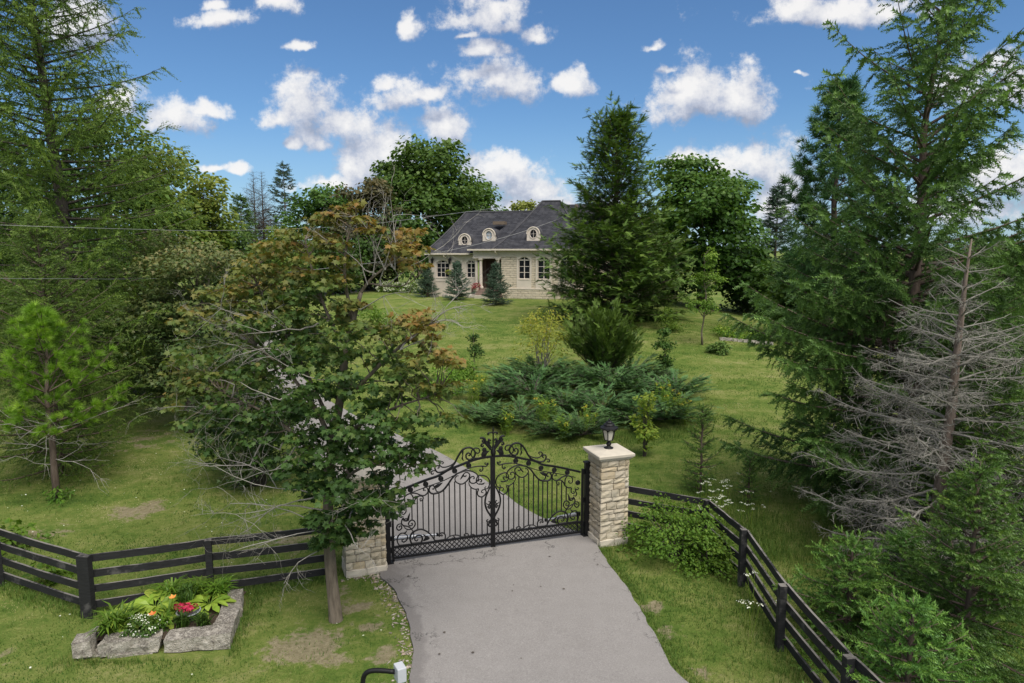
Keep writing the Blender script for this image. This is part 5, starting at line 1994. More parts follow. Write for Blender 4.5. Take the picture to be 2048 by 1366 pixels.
# ------------------------------------------------------------------ conifers
def conifer(name, label, base, H, prof, leafmat, seed, tr=0.18, whorl=0.35, per_whorl=5, tpl=T_SPRUCE, ls=0.22, tw_gap=0.16, tw_len=0.30, tw_max=0.9,
            e_low=-0.25, e_high=0.55, droop=0.25, tipup=0.22, hang=0.25, inner=0.18, cat='tree', group=None, lean=(0, 0), bark='bark_conifer', start=0.06,
            thin=1.0, sprig_gap=0.8, tint=0.45, deadtwig=0, wid=1.0, side=0.85, jit=0.12, irregular=0.22, low_dense=1.0, tip=0.9):
    """prof: (height fraction, branch length) table."""
    rng = np.random.default_rng(seed)
    base = np.array(base, float)
    root = thing(name, label, cat, base, group)
    wood, needles = MB(), MB()
    t = np.linspace(0, 1, 9)
    ln3 = np.array((lean[0], lean[1], 0.0))
    trunk = base + np.outer(t, (0, 0, H)) + np.outer(t ** 1.3, ln3) + np.concatenate((np.zeros((1, 3)), rng.normal(0, 0.004 * H, (8, 3)) * (1, 1, 0)))
    trunk[0, 2] -= 0.15
    rad = tr * (1 - t) ** 0.85 + 0.012
    wood.tube(trunk, rad, 8)
    br = MB()
    pf = np.array(prof)
    z = start * H
    L_, D_, S_, T_ = [], [], [], []
    while z < 0.985 * H:
        f = z / H
        base_len = np.interp(f, pf[:, 0], pf[:, 1])
        pw = max(3, int(round(per_whorl * (0.65 + 0.35 * (1 - f)))))
        a0 = rng.uniform(0, 2 * pi)
        for k in range(pw):
            if rng.random() > (thin if f > 0.42 or thin < 0.8 else 1.0):
                continue
            az = a0 + 2 * pi * k / pw + rng.normal(0, 0.25)
            L = base_len * rng.uniform(1 - 1.6 * irregular, 1 + irregular)
            if L < 0.12:
                L = 0.12
            zz = z + rng.uniform(-0.4, 0.4) * whorl
            fz = np.clip(zz / H, 0, 0.99)
            c = np.array([np.interp(fz, t, trunk[:, q]) for q in range(3)])
            e0 = e_low + (e_high - e_low) * fz + rng.normal(0, 0.08)
            s = np.linspace(0, 1, 7)
            hdir = np.array((cos(az), sin(az), 0))
            sidev = np.array((-sin(az), cos(az), 0))
            zo = np.tan(e0) * s - droop * s ** 2 * (1.2 - fz) + tipup * s ** 3
            bend = rng.normal(0, 0.10)
            P_ = c + np.outer(s * L, hdir) + np.outer(zo * L, (0, 0, 1)) + np.outer(bend * s ** 2 * L, sidev)
            r0 = max(0.008, 0.010 + 0.0105 * L)
            br.tube(P_, np.linspace(r0, 0.004, 7), 4, cap=False, fast=True)
            # side shoots
            n = max(3, int(L * (1 - inner) / tw_gap))
            sp = inner + (1 - inner) * (np.arange(n) + rng.uniform(0.1, 0.9, n)) / n
            for sg in (-1, 1):
                pos = np.column_stack([np.interp(sp, s, P_[:, q]) for q in range(3)])
                tan = unit(np.gradient(P_, axis=0))
                td = np.column_stack([np.interp(sp, s, tan[:, q]) for q in range(3)])
                lt = np.minimum(tw_max, (tw_len * L * (1 - sp) + tip * ls)) * rng.uniform(0.7, 1.2, n)
                dr = unit(td * 0.65 + sg * side * sidev + np.array((0, 0, -hang)) * rng.uniform(0.4, 1.5, (n, 1)) + rng.normal(0, jit, (n, 3)))
                m = np.maximum(1, np.ceil(lt / (ls * sprig_gap)).astype(int))
                idx = np.repeat(np.arange(n), m)
                j = np.concatenate([np.arange(q) for q in m])
                fr = j / np.repeat(m, m)
                dd = unit(dr[idx] + np.outer(fr, (0, 0, -hang * 0.9)) + rng.normal(0, jit, (len(idx), 3)))
                pp = pos[idx] + dr[idx] * (lt[idx] * fr)[:, None] + np.outer(-(fr ** 2) * hang * 0.4, (0, 0, 1)) * lt[idx][:, None]
                L_.append(pp)
                D_.append(dd)
                S_.append(ls * rng.uniform(0.75, 1.2, len(idx)))
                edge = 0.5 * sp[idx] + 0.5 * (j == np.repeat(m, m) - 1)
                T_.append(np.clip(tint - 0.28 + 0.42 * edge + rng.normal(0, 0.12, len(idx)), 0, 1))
            # along the main axis
            n = max(2, int(L * (1 - inner) / (ls * 0.8)))
            sp = inner + (1 - inner) * (np.arange(n) + 0.5) / n
            pos = np.column_stack([np.interp(sp, s, P_[:, q]) for q in range(3)])
            L_.append(pos)
            D_.append(unit(hdir + rng.normal(0, 0.2, (n, 3)) + np.array((0, 0, 0.1))))
            S_.append(ls * rng.uniform(0.9, 1.3, n))
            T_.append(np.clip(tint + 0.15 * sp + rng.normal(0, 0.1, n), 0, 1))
            if deadtwig and rng.random() < deadtwig:
                twigs(br, P_[2], hdir + rng.normal(0, 0.4, 3) + (0, 0, -0.4), 0.3 * L, 0.006, rng, 2, 0.7)
        z += whorl * rng.uniform(0.8, 1.2) * (0.55 + 0.45 * (1 - f)) * (low_dense if f < 0.5 else 1.0)
    # leader
    n = 8
    zz = np.linspace(0.96, 1.0, n)
    L_.append(np.column_stack([np.interp(zz, t, trunk[:, q]) for q in range(3)]))
    D_.append(unit(np.array((0, 0, 1.0)) + rng.normal(0, 0.35, (n, 3))))
    S_.append(np.full(n, ls))
    T_.append(np.full(n, tint))
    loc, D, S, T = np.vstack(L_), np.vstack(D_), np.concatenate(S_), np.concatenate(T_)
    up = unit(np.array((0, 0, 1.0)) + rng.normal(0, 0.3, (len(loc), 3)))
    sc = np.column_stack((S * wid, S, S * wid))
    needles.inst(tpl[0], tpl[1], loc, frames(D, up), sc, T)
    wood.build('trunk', M[bark], root, smooth=True)
    br.build('branches', M[bark], root)
    needles.build('crown', leafmat, root, kind='stuff')
    return root


def shrub(name, label, base, R, H, leafmat, seed, stems=14, tpl=T_LEAF, size=0.08, per=70, cat='shrub', group=None, bark='bark_dark', clump=0.28, tint=0.5, bare=0.0, flat=0.7, clumps=None, top_heavy=0.0):
    """Several stems from one base carrying leafy clumps."""
    rng = np.random.default_rng(seed)
    base = np.array(base, float)
    root = thing(name, label, cat, base, group)
    wood, crown = MB(), MB()
    n = clumps or stems * 3
    d = rnd_unit(rng, n)
    d[:, 2] = np.abs(d[:, 2])
    r = rng.random(n) ** 0.4
    zlo = bare * H
    C = base + np.column_stack((d[:, 0] * r * R, d[:, 1] * r * R, zlo + (H - zlo) * np.clip(d[:, 2] * r * (1 - top_heavy) + top_heavy * rng.random(n) + 0.1 * rng.random(n), 0, 1)))
    for k in range(n):
        leaf_cloud(crown, C[k], clump * rng.uniform(0.7, 1.25), int(per * rng.uniform(0.7, 1.2)), size, tpl, rng, tint + 0.15 * (d[k, 2] - 0.5), flat, 0.14, out=np.array((d[k, 0], d[k, 1], 0.2)))
    for k in range(min(stems, n)):
        a = rng.uniform(0, 2 * pi)
        b = base + np.array((cos(a), sin(a), 0)) * R * 0.12 + (0, 0, -0.05)
        limb(wood, b, C[k], 0.006 + 0.010 * H, 0.004, rng, up0=0.12, sides=4)
    wood.build('stems', M[bark], root)
    crown.build('foliage', leafmat, root, kind='stuff')
    return root


def gp(px, py):
    """A base point on the ground under a photograph pixel."""
    p = G(px, py)
    return np.array((p[0], p[1], gz(p[0], p[1])))


def at(px, Y):
    """Ground point at depth Y below the pixel column px (taken at eye level)."""
    x = (px - PCX) / FPX * Y * 1.0
    return np.array((x, Y, gz(x, Y)))


def blob(px, py, Y, rpx, rpy, n, tint=None, dy=0.0, ry=None):
    """Crown lobe seen at (px, py) with pixel radii at depth Y."""
    p = P(px, py, Y + dy)
    k = (Y + dy) / FPX * 1.02
    b = [p[0], p[1], p[2], rpx * k, (ry if ry is not None else rpx * k), rpy * k, n]
    if tint is not None:
        b.append(tint)
    return tuple(b)
# ------------------------------------------------------------------ the thinning maple beside the gate
def build_front_maple():
    rng = np.random.default_rng(11)
    base = gp(668, 1240)
    Y0 = base[1]
    root = thing('front_maple', 'thinning maple with orange tipped leaves and bare twigs beside the gate', 'tree', base)
    wood, limbs, crown, dead = MB(), MB(), MB(), MB()
    tp = catmull([base + (0.04, 0, -0.2), base + (0.02, 0, 0.25), P(661, 1130, Y0 + 0.05), P(656, 1020, Y0 + 0.1), P(664, 900, Y0 + 0.2), P(680, 800, Y0 + 0.25), P(692, 700, Y0 + 0.3), P(706, 640, Y0 + 0.3), P(722, 585, Y0 + 0.3)], 4)
    n = len(tp)
    rad = np.interp(np.linspace(0, 1, n), [0, 0.06, 0.16, 0.5, 0.8, 1], [0.185, 0.128, 0.108, 0.085, 0.058, 0.036])
    wood.tube(tp, rad, 12)
    wood.build('trunk', M['bark'], root, smooth=True)
    # main limbs: pixel paths with depth offsets
    paths = [
        ([(680, 800, 0.25), (720, 770, 0.0), (775, 715, -0.3), (835, 665, -0.5), (880, 630, -0.5)], 0.045),
        ([(664, 890, 0.2), (720, 850, -0.2), (790, 815, -0.5), (870, 790, -0.7)], 0.04),
        ([(692, 700, 0.3), (660, 640, 0.5), (630, 560, 0.7), (610, 480, 0.8)], 0.04),
        ([(706, 640, 0.3), (690, 560, 0.1), (695, 480, 0.0), (715, 425, 0.0)], 0.035),
        ([(722, 585, 0.3), (745, 555, 0.2), (790, 520, 0.1), (830, 480, 0.1)], 0.028),
        ([(664, 880, 0.2), (620, 800, 0.4), (570, 740, 0.6), (510, 690, 0.8)], 0.045),
        ([(660, 950, 0.1), (590, 870, 0.3), (520, 820, 0.5), (450, 790, 0.7)], 0.045),
        ([(668, 860, 0.2), (600, 720, 0.8), (540, 620, 1.2), (500, 540, 1.4)], 0.04),
        ([(658, 1010, 0.1), (700, 950, -0.5), (750, 930, -0.8), (800, 940, -0.9)], 0.035),
        ([(657, 1060, 0.1), (690, 1020, -0.3), (740, 1010, -0.5), (790, 1020, -0.5)], 0.03),
        ([(722, 585, 0.3), (735, 568, 0.3), (770, 572, 0.2), (810, 570, 0.1), (845, 545, 0.0)], 0.02),
    ]
    nodes = []
    for path, r in paths:
        q = catmull([P(x, y, Y0 + d) for x, y, d in path], 5)
        limbs.tube(q, np.linspace(r, r * 0.3, len(q)), 6, cap=False)
        nodes.append(q[2:])
    nodes.append(tp[6:])
    nodes = np.vstack(nodes)
    # leafy lobes: px, py, radius px, clumps, tint, depth offset
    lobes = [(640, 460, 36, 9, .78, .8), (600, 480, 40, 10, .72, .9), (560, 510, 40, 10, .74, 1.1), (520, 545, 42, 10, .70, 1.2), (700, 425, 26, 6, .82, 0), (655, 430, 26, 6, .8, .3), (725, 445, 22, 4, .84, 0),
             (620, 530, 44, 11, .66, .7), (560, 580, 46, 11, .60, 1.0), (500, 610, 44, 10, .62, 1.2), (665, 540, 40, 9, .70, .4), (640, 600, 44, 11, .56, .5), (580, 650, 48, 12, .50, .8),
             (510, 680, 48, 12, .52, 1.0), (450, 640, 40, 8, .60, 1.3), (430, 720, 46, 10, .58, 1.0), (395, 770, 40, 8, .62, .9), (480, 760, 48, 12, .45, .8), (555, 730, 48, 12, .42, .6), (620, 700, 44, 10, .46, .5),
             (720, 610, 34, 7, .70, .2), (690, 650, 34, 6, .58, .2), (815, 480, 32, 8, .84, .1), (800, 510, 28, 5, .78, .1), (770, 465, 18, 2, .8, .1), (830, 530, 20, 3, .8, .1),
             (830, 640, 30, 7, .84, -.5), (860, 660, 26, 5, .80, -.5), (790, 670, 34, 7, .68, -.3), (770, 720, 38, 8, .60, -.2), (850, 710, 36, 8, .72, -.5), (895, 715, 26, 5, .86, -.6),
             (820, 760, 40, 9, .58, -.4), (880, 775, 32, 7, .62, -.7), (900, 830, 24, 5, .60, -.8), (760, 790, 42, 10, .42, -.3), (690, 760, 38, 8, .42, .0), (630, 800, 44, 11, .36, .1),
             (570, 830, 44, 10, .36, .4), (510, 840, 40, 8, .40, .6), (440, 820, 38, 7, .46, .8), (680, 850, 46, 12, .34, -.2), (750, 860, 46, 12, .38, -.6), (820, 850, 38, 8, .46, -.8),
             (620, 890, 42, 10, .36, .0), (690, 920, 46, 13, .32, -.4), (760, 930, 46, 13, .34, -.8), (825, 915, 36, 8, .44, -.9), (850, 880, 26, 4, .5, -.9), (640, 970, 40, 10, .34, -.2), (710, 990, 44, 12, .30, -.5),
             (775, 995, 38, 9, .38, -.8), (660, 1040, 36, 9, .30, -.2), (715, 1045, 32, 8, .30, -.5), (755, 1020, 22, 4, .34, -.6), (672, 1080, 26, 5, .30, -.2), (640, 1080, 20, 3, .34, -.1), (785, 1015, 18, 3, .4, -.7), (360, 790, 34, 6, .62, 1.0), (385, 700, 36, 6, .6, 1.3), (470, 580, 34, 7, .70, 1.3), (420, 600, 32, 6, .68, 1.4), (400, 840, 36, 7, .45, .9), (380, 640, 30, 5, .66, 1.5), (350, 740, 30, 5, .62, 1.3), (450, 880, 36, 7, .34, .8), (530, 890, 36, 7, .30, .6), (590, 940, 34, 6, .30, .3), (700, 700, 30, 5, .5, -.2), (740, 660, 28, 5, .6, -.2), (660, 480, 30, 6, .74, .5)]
    for (x, y, r, nc, tn, dy) in lobes:
        kk = (Y0 + dy) / FPX * 1.02
        for _ in range(nc + 1):
            a, q = rng.uniform(0, 2 * pi), rng.random() ** 0.5
            c = P(x + 1.15 * r * q * cos(a), y + 0.8 * r * q * sin(a), Y0 + dy + rng.normal(0, 0.38))
            s = rng.uniform(0.45, 0.9) * r * kk
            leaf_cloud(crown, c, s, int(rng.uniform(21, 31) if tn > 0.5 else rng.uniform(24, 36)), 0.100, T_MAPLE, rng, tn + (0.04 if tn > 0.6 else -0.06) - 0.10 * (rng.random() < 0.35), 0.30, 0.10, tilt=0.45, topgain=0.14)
            if rng.random() < 0.55:
                i = np.argmin(np.linalg.norm((nodes - c) * (1, 1, 1.3) + (0, 0, 0.25), axis=1))
                limb(limbs, nodes[i], c, 0.013, 0.004, rng, wob=0.14, up0=0.05, sides=4)
    # bare twigs
    dd = [((560, 900), (-1, 0.1, 0.25), 1.15, .4), ((520, 860), (-1, 0.2, 0.05), 1.2, .5), ((600, 980), (-1, -0.1, 0.05), 1.5, 0), ((620, 1040), (-1, 0, 0.1), 1.5, 0), ((590, 930), (-1, 0.2, -0.15), 1.3, .2), ((640, 1060), (-1, -0.2, -0.1), 1.5, -.1),
          ((470, 770), (-1, 0.1, 0.15), 0.9, .7), ((480, 820), (-1, 0, -0.05), 1.0, .6), ((430, 650), (-0.8, 0, 0.5), 0.7, 1.2), ((745, 555), (0.2, 0, 1), 1.0, .2), ((760, 560), (0.5, 0, 0.8), 1.1, .2), ((735, 570), (-0.2, 0.1, 1), 0.9, .2),
          ((775, 570), (0.9, 0, 0.6), 1.0, .1), ((770, 540), (0.0, 0, 1), 1.0, .1), ((840, 660), (1, 0, 0.5), 0.8, -.5), ((880, 630), (1, 0, 0.55), 0.5, -.5), ((690, 1050), (0.8, -0.5, -0.5), 0.7, -.7), ((690, 1010), (0.5, -0.6, 0.3), 0.7, -.7),
          ((720, 620), (1, -0.1, 0.6), 1.1, .1), ((560, 1010), (-0.9, -0.2, -0.35), 1.0, 0), ((600, 1000), (-0.8, -0.2, -0.5), 1.2, -.1), ((640, 1100), (-0.7, -0.3, -0.3), 0.8, -.2), ((540, 950), (-1, 0.1, 0.35), 1.1, .2), ((500, 930), (-1, .1, .1), .9, .3), ((560, 700), (-1, -.4, .2), 1.0, .3), ((520, 640), (-1, -.3, .3), .9, .6), ((600, 660), (-.6, -.5, .3), .9, .2), ((800, 700), (1, -.3, .3), .8, -.6), ((820, 680), (.8, -.2, .7), .8, -.6), ((730, 540), (-.5, -.2, 1), .8, .0), ((790, 540), (.3, -.1, 1), .9, .0), ((640, 760), (-.9, -.6, .2), .9, -.2), ((560, 800), (-1, -.3, 0), 1.0, .1)]
    for (xy, dv, L, dy) in dd:
        p0 = P(xy[0], xy[1], Y0 + dy)
        i = np.argmin(np.linalg.norm(nodes - p0, axis=1))
        limb(dead, nodes[i], p0, 0.018, 0.012, rng, wob=0.1, sides=5)
        twigs(dead, p0, dv, L, 0.0105, rng, 3, 0.62, 0.0, (3, 4))
    limbs.build('limbs', M['bark'], root)
    dead.build('bare_twigs', M['dead'], root)
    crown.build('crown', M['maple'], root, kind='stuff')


build_front_maple()

# ------------------------------------------------------------------ maples behind it
b = at(497, 18.4)
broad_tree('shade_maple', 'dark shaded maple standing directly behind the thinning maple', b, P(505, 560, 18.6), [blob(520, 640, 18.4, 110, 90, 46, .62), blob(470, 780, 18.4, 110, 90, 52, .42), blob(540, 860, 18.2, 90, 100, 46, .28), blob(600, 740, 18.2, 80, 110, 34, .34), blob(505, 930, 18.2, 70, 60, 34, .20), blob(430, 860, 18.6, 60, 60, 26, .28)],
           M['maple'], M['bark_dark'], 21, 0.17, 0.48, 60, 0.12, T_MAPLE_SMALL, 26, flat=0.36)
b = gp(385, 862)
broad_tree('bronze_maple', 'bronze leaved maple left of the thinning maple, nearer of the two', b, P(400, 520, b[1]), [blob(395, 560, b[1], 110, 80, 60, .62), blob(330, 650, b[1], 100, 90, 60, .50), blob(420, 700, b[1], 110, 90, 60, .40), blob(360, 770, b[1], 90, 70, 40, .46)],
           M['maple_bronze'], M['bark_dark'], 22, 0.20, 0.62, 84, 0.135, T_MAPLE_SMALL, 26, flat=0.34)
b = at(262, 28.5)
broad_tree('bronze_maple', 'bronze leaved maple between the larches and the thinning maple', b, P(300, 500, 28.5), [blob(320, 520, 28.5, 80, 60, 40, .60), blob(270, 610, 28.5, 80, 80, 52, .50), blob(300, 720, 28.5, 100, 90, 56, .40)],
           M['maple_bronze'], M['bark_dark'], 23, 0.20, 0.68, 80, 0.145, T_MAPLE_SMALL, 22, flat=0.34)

# ------------------------------------------------------------------ larches and pines on the left
b = at(150, 24.0)
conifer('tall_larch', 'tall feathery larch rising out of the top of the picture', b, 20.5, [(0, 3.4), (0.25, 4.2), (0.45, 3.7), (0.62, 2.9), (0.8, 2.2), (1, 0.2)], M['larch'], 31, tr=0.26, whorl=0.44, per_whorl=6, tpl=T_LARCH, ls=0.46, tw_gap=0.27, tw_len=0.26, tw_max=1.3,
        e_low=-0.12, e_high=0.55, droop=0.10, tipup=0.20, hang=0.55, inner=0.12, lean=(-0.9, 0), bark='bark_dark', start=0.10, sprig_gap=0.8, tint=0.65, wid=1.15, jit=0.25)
b = at(88, 19.2)
conifer('young_larch', 'bright green young larch behind the small pine', b, 7.4 - b[2], [(0, 2.3), (0.3, 2.5), (0.6, 1.7), (0.85, 0.7), (1, 0.1)], M['larch'], 32, tr=0.09, whorl=0.28, per_whorl=6, tpl=T_LARCH, ls=0.36, tw_gap=0.20, tw_len=0.28, tw_max=0.8,
        e_low=-0.05, e_high=0.7, droop=0.10, tipup=0.25, hang=0.35, inner=0.1, bark='bark_conifer', tint=0.55, jit=0.2)


def pine(name, label, base, H, prof, leafmat, seed, tr, whorl, per_whorl, tuft, tpl, e_low=0.05, e_high=0.8, start=0.3, gap=0.35, dead_low=0, inner=0.45, cat='tree', group=None, tint=0.5, lean=(0, 0), droop=0.05, clus=3):
    rng = np.random.default_rng(seed)
    base = np.array(base, float)
    root = thing(name, label, cat, base, group)
    wood, br, ne, dead = MB(), MB(), MB(), MB()
    t = np.linspace(0, 1, 8)
    trunk = base + np.outer(t, (lean[0], lean[1], H)) + np.concatenate((np.zeros((1, 3)), rng.normal(0, 0.006 * H, (7, 3)) * (1, 1, 0)))
    trunk[0, 2] -= 0.12
    wood.tube(trunk, tr * (1 - t) ** 0.8 + 0.012, 8)
    pf = np.array(prof)
    z = start * H
    L_, D_, S_, T_ = [], [], [], []
    while z < H * 0.99:
        f = z / H
        a0 = rng.uniform(0, 6.28)
        for k in range(per_whorl):
            L = np.interp(f, pf[:, 0], pf[:, 1]) * rng.uniform(0.6, 1.2)
            az = a0 + 2 * pi * k / per_whorl + rng.normal(0, 0.3)
            h = np.array((cos(az), sin(az), 0))
            sv = np.array((-sin(az), cos(az), 0))
            e0 = e_low + (e_high - e_low) * f + rng.normal(0, 0.12)
            c = np.array([np.interp(f, t, trunk[:, q]) for q in range(3)])
            s = np.linspace(0, 1, 6)
            Pb = c + np.outer(s * L, h) + np.outer((np.tan(e0) * s - droop * s ** 2 + 0.22 * s ** 3) * L, (0, 0, 1)) + np.outer(rng.normal(0, 0.12) * s ** 2 * L, sv)
            br.tube(Pb, np.linspace(0.012 + 0.011 * L, 0.006, 6), 4, cap=False)
            n = max(2, int(L * (1 - inner) / gap))
            for q in range(n + 1):
                sp = inner + (1 - inner) * q / n
                pos = np.array([np.interp(sp, s, Pb[:, x]) for x in range(3)])
                for sg in ((-1, 1) if q < n else (0,)):
                    ln = (0.30 * L * (1 - sp) + tuft * 0.9) * rng.uniform(0.6, 1.2)
                    dv = unit(h * 0.8 + sv * sg * 0.9 + np.array((0, 0, 0.35)) + rng.normal(0, 0.15, 3))
                    e = pos + dv * ln * (1 if sg else 0.3)
                    if sg:
                        br.tube([pos, e], [0.006, 0.004], 3, cap=False)
                    for _ in range(clus):
                        L_.append(e - dv * tuft * rng.uniform(0, 0.9) + rng.normal(0, tuft * 0.14, 3))
                        D_.append(unit(dv + np.array((0, 0, 0.35)) + rng.normal(0, 0.35, 3)))
                        S_.append(tuft * rng.uniform(0.75, 1.15))
                        T_.append(np.clip(tint + rng.normal(0, 0.14) + 0.1 * (sp - 0.7), 0, 1))
        z += whorl * rng.uniform(0.8, 1.2)
    for k in range(dead_low):
        zz = H * rng.uniform(0.2, start + 0.1)
        az = rng.uniform(0, 6.28)
        c = np.array([np.interp(zz / H, t, trunk[:, q]) for q in range(3)])
        twigs(dead, c, (cos(az), sin(az), rng.uniform(-0.1, 0.15)), rng.uniform(0.7, 1.5), 0.012, rng, 2, 0.5, 0.0, (2, 3))
    D = np.array(D_)
    ne.inst(tpl[0], tpl[1], np.array(L_), frames(D, rnd_unit(rng, len(D))), np.array(S_), np.array(T_))
    wood.build('trunk', M['bark_conifer'], root, smooth=True)
    br.build('branches', M['bark_conifer'], root)
    if dead_low:
        dead.build('bare_branches', M['dead'], root)
    ne.build('crown', leafmat, root, kind='stuff')
    return root


b = gp(116, 1000)
pine('small_pine', 'small bright green pine with bare lower trunk on the lawn', b, 4.75 - b[2], [(0.25, 1.3), (0.45, 1.5), (0.65, 1.05), (0.85, 0.6), (1, 0.12)], M['red_pine'], 41, 0.085, 0.40, 5, 0.22, T_TUFT_FINE, 0.10, 0.95, 0.36, 0.30, 14, 0.45, tint=0.5, clus=3)
b = at(1660, 38.0)
pine('white_pine', 'tall dark white pine behind the big spruce', b, 15.4 - b[2], [(0.2, 2.8), (0.45, 2.7), (0.7, 1.9), (0.9, 0.9), (1, 0.2)], M['pine'], 42, 0.26, 0.70, 6, 0.50, T_TUFT_FAR, 0.12, 0.75, 0.22, 0.45, 0, 0.3, tint=0.45, clus=4)

# ------------------------------------------------------------------ the big spruce, the dead one and the young ones
b = at(1832, 16.0)
b[2] = gz(b[0], b[1])
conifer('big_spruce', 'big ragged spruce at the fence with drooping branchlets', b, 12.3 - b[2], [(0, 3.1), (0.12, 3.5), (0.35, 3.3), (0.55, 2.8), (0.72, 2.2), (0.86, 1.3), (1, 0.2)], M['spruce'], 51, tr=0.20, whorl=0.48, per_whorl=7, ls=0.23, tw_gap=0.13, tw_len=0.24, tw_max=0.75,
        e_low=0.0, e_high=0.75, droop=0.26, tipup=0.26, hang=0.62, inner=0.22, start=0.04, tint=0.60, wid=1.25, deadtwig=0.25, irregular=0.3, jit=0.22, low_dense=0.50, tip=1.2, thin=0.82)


def put_dead(mb, tl, rng):
    for k, tp in enumerate(T_DEAD):
        sel = tl[k::len(T_DEAD)]
        if sel:
            D = np.array([q[1] for q in sel])
            mb.inst(tp[0], tp[1], np.array([q[0] for q in sel]), frames(D, unit(np.array((0, 0, 1.0)) + rng.normal(0, 0.5, D.shape))), np.array([q[2] for q in sel]), rng.random(len(sel)))


def dead_spruce(base, H):
    rng = np.random.default_rng(52)
    root = thing('dead_spruce', 'bare grey dead spruce standing before the big spruce', 'tree', base)
    wood, br = MB(), MB()
    tl = []
    t = np.linspace(0, 1, 10)
    trunk = base + np.outer(t, (0.25, 0, H)) + np.concatenate((np.zeros((1, 3)), rng.normal(0, 0.012, (9, 3)) * (1, 1, 0)))
    trunk[0, 2] -= 0.15
    wood.tube(trunk, 0.135 * (1 - t) ** 0.8 + 0.012, 8)
    z = 0.10 * H
    while z < 0.98 * H:
        f = z / H
        L0 = np.interp(f, [0, 0.25, 0.5, 0.7, 0.85, 1], [2.1, 2.5, 2.0, 1.45, 0.8, 0.2])
        k = 5 if f < 0.75 else 4
        a0 = rng.uniform(0, 6.28)
        for q in range(k):
            az = a0 + 6.283 * q / k + rng.normal(0, 0.3)
            L = L0 * rng.uniform(0.6, 1.15)
            h = np.array((cos(az), sin(az), 0))
            sv = np.array((-sin(az), cos(az), 0))
            c = np.array([np.interp(f, t, trunk[:, x]) for x in range(3)])
            s = np.linspace(0, 1, 8)
            e0 = -0.05 + 0.5 * f + rng.normal(0, 0.12)
            Pb = c + np.outer(s * L, h) + np.outer((np.tan(e0) * s - 0.25 * s ** 2 + 0.26 * s ** 3) * L, (0, 0, 1)) + np.outer(rng.normal(0, 0.12) * s ** 2 * L, sv) + rng.normal(0, 0.012 * L, (8, 3)) * s[:, None]
            br.tube(Pb, np.linspace(0.010 + 0.009 * L, 0.005, 8), 5, cap=False)
            n = int(L / 0.10)
            for i in range(n):
                sp = rng.uniform(0.18, 1.0)
                pos = np.array([np.interp(sp, s, Pb[:, x]) for x in range(3)])
                sg = 1 if i % 2 else -1
                dv = unit(h * 0.75 + sv * sg * rng.uniform(0.5, 1.0) + np.array((0, 0, rng.uniform(-0.55, 0.25))))
                tl.append((pos, dv, min(0.8, 0.30 * L * (1.1 - sp) + 0.20) * rng.uniform(0.6, 1.2)))
        z += 0.26 * rng.uniform(0.8, 1.2)
    put_dead(br, tl, rng)
    wood.build('trunk', M['dead_bark'], root, smooth=True)
    br.build('bare_branches', M['dead_spruce'], root)


b = at(1905, 12.4)
dead_spruce(b, 6.7 - b[2])

for k, (px, Y, H, R, lab, sd, tn) in enumerate(((1992, 9.6, 3.3, 1.55, 'young green spruce at the foot of the dead spruce, nearest the corner', 61, .45), (2040, 12.0, 3.9, 1.8, 'dense young spruce behind the dead spruce at the picture edge', 62, .42), (1740, 10.6, 1.75, 1.15, 'low young spruce pushing through the board fence', 63, .55), (1850, 11.0, 1.7, 1.1, 'young spruce growing under the dead branches', 64, .45), (1880, 8.3, 1.9, 1.2, 'small bright spruce in the bottom corner', 65, .55))):
    x = (px - PCX) / FPX * Y
    b = np.array((x, Y, gz(x, Y)))
    conifer('young_spruce', lab, b, H, [(0, R), (0.25, R * 0.95), (0.6, R * 0.55), (1, 0.12)], M['spruce_young'], sd, tr=0.05, tpl=T_SPRUCE_MID, whorl=0.20, per_whorl=6, ls=0.17, tw_gap=0.11, tw_len=0.34, tw_max=0.55,
            e_low=0.0, e_high=0.7, droop=0.14, tipup=0.12, hang=0.10, inner=0.10, group='young spruces by the fence', tint=tn, start=0.08)

# ------------------------------------------------------------------ trees round the house
b = gp(1228, 640)
conifer('hemlock', 'dense dark evergreen towering at the end of the house', b, 14.4 - b[2], [(0, 4.6), (0.12, 4.8), (0.3, 4.2), (0.45, 3.1), (0.6, 2.4), (0.8, 1.7), (0.93, 0.8), (1, 0.2)], M['hemlock'], 71, tr=0.28, whorl=0.30, per_whorl=8, tpl=T_FEATHER, ls=0.54, tw_gap=0.30, tw_len=0.24, tw_max=1.0,
        e_low=0.10, e_high=1.15, droop=0.10, tipup=0.10, hang=0.05, inner=0.25, start=0.01, tint=0.64, wid=1.1, irregular=0.17, jit=0.3, low_dense=0.75)
b = at(1405, 53.0)
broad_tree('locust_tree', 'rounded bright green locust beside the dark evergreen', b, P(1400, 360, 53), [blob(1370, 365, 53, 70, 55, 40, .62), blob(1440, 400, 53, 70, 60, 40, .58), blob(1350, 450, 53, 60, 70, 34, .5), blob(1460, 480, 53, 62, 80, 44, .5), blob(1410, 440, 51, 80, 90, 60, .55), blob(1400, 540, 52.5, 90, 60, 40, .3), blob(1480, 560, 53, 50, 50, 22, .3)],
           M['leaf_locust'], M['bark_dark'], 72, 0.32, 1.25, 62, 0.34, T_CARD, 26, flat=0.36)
b = gp(1405, 690)
broad_tree('birch_sapling', 'slender young birch with sparse light leaves on the lawn', b, P(1412, 510, b[1]), [blob(1418, 520, b[1], 16, 26, 12, .22), blob(1412, 565, b[1], 34, 30, 26, .15), blob(1405, 610, b[1], 38, 26, 24, .1)],
           M['leaf_lime'], M['bark'], 73, 0.05, 0.34, 40, 0.13, T_LEAF, 22, flat=0.5)

